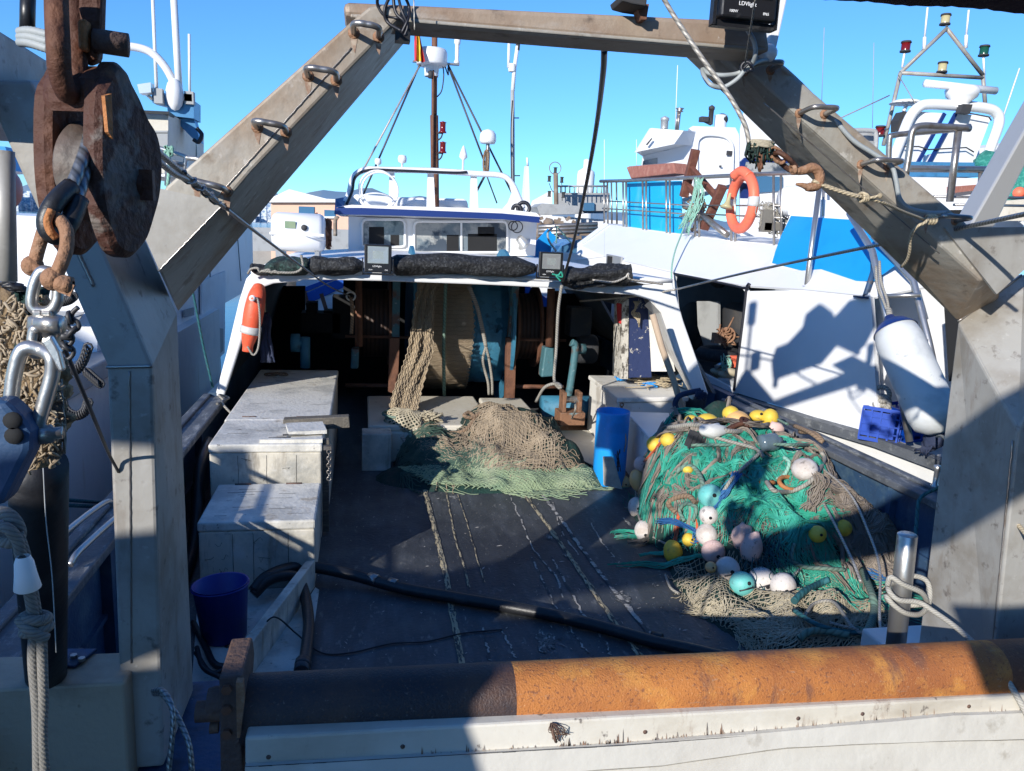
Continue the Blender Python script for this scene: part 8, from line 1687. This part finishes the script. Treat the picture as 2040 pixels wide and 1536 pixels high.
    m=MB(); m.ball(PY(2005,330,11.5),.42,18,(1.3,1,.6),None,lambda d:1+.3*nse(d[0]*3,d[1]*3,d[2]*3)); m.ball(PY(2036,380,11),.4,18,(.7,1,1),None,lambda d:1+.3*nse(d[0]*3,d[1]*3,d[2]*3)); one('green_net_pile',m,'green_net_far','dark green net piled at the right edge behind the grey arm','fishing net')
    m=MB(); m.ball(PY(2030,384,10.6),rad(26,10.6),16); one('orange_buoy',m,'coral_buoy','small orange buoy at the right edge beside the green net','buoy')
    m=MB(); m.prism([PY(x,y,10.2) for x,y in((1975,402),(2060,396),(2060,440),(1975,440))],(0,.2,0)); one('cream_canvas',m,'chest_cream','cream canvas at the right edge below the orange buoy','canvas')
    m=MB(); m.prism([PY(x,y,6) for x,y in((1904,418),(1930,418),(1926,448),(1903,446))],(0,.1,0)); one('dark_box',m,'dark_void','small dark box behind the lowest right rung','box')
    # canopy corner overhead
    V=[];Fc=[];n=50
    for i in range(n+1):
        x=1560+i*14; y=np.interp(x,[1560,1640,1740,1800,1900,1960,2040,2200],[-8,-2,3,10,12,17,27,40]); yy=y+2.5*abs(math.sin(i*1.3)); V+=[PY(x,yy,1.9),PY(x,-80,1.7),PY(x,-80,1.9),PY(x,yy,2.0)]
    for i in range(n): a=i*4; Fc+=[(a,a+1,a+5,a+4),(a+2,a+3,a+7,a+6),(a+3,a,a+4,a+7)]
    one('canopy_edge',MB().add(V,Fc),'canopy','dark scalloped canopy edge across the top right corner','canopy')
right_upper()

# ------------------------------------------------------------------ unseen blockers added behind the camera, shaped to throw the shade
def behind():
    Y=-1.0
    def pl(P,th,nm,mt,t=None): 
        m=MB(); m.prism([(x,Y,z) for x,z in P],(0,-th,0)); return m.build(nm,mt,t,bevel=.02)
    t=thing('low_shade_panel',(-5,Y,0),'unseen panel added behind the camera on the left, cut to shade the stern','boat')
    pl([(-11,-.9),(-2.3,-.9),(-2.44,1.9),(-2.54,2.2),(-2.62,2.38),(-2.66,2.49),(-2.62,2.60),(-2.72,2.69),(-4.4,2.66),(-4.75,2.8),(-5.1,3.03),(-5.65,3.06),(-5.74,3.15),(-5.85,3.24),(-6.25,3.45),(-6.87,3.74),(-7.03,3.86),(-7.06,4.12),(-7.3,4.12),(-7.35,2.5),(-11,2.3)],.06,'shade_outline','hull_white',t)  # added panel, its outline follows the shade edges on roller and chests
    t=thing('shade_bar',(-2.5,Y,3.1),'unseen long panel added behind the camera to shade the deck and net heap','beam')
    pl([(-5.2,2.95),(-4.3,3.18),(-3.95,3.20),(-3.77,3.26),(-3.2,3.20),(-2.75,3.10),(-2.3,3.20),(-1.5,3.40),(-.83,3.64),(-.3,3.88),(-.3,3.34),(-.8,3.04),(-2.2,2.90),(-2.95,2.86),(-3.9,2.78),(-4.4,2.60),(-5.2,2.6)],.05,'beam','dark_paint',t)  # added flat panel, outlined for the shade band over deck and net
    t=thing('shade_plate',(-4.3,Y,3.9),'unseen plate added behind the camera to shade the upper left post','shade plate')
    pl([(-4.5,3.55),(-3.93,3.50),(-3.93,4.0),(-4.1,4.25),(-4.5,4.3)],.06,'plate','rust_dark',t)  # added plate that keeps sun off the left post's upper face
    m=MB(); m.prism([(1.6,-5,-1),(40,-5,-1),(40,-5,13),(1.6,-5,13)],(0,-4,0)); one('sky_blocker',m,'dark_paint','tall dark block added behind the camera on the right to cut sky light','sky blocker')  # unseen block added to hold back sky light from behind
    m=MB(); m.prism([(-15,-11,-1),(-15,-1,-1),(-15,-1,8),(-15,-11,8)],(-3,0,0)); one('sky_blocker',m,'dark_paint','lower dark block added behind the camera on the far left to cut sky light','sky blocker')  # second added block against sky light, clear of the sun's path
    t=thing('shade_strip',(-.2,Y,2.5),'unseen strip added beside the camera to shade the roller end','rail')
    pl([(-.50,2.36),(.5,2.36),(.5,2.72),(-.70,2.72)],.05,'rail','dark_paint',t)  # added strip that shades the right end of the roller
    # unseen frame added above the gantry beam, outlined to cast the wall shadow
    t=thing('shade_frame',(.7,3.05,3.5),'unseen frame with lamps added above the gantry beam to cast the wall shadow','frame')
    m=MB(); P=[(.16,3.47),(.10,3.70),(.16,3.86),(.36,3.86),(.58,3.98),(.60,4.12),(.80,4.18),(.96,4.05),(1.05,3.93),(1.25,4.06),(1.50,4.04),(1.62,3.7),(1.50,3.5),(1.36,3.46),(1.10,3.62),(.90,3.47)]
    m.prism([(x,3.0,z) for x,z in P],(0,.08,0)); m.build('plate','galv',t,bevel=.01)
    m=MB(); m.tube([(-.38,3.05,3.36),(-.38,3.05,4.55)],.022,8); m.build('pole','white_grp',t)
    m=MB(); m.box((-.38,3.05,4.45),(.09,.09,.28)); m.box((-.22,3.05,3.80),(.12,.09,.22)); m.bar((-.38,3.05,3.66),(-.22,3.05,3.70),.02,.02); m.build('lamp','dark_paint',t)
    m=MB(); m.box((.2,3.05,3.42),(.05,.05,.12)); m.box((1.44,3.05,3.46),(.05,.05,.08)); m.build('foot','galv',t)
behind()
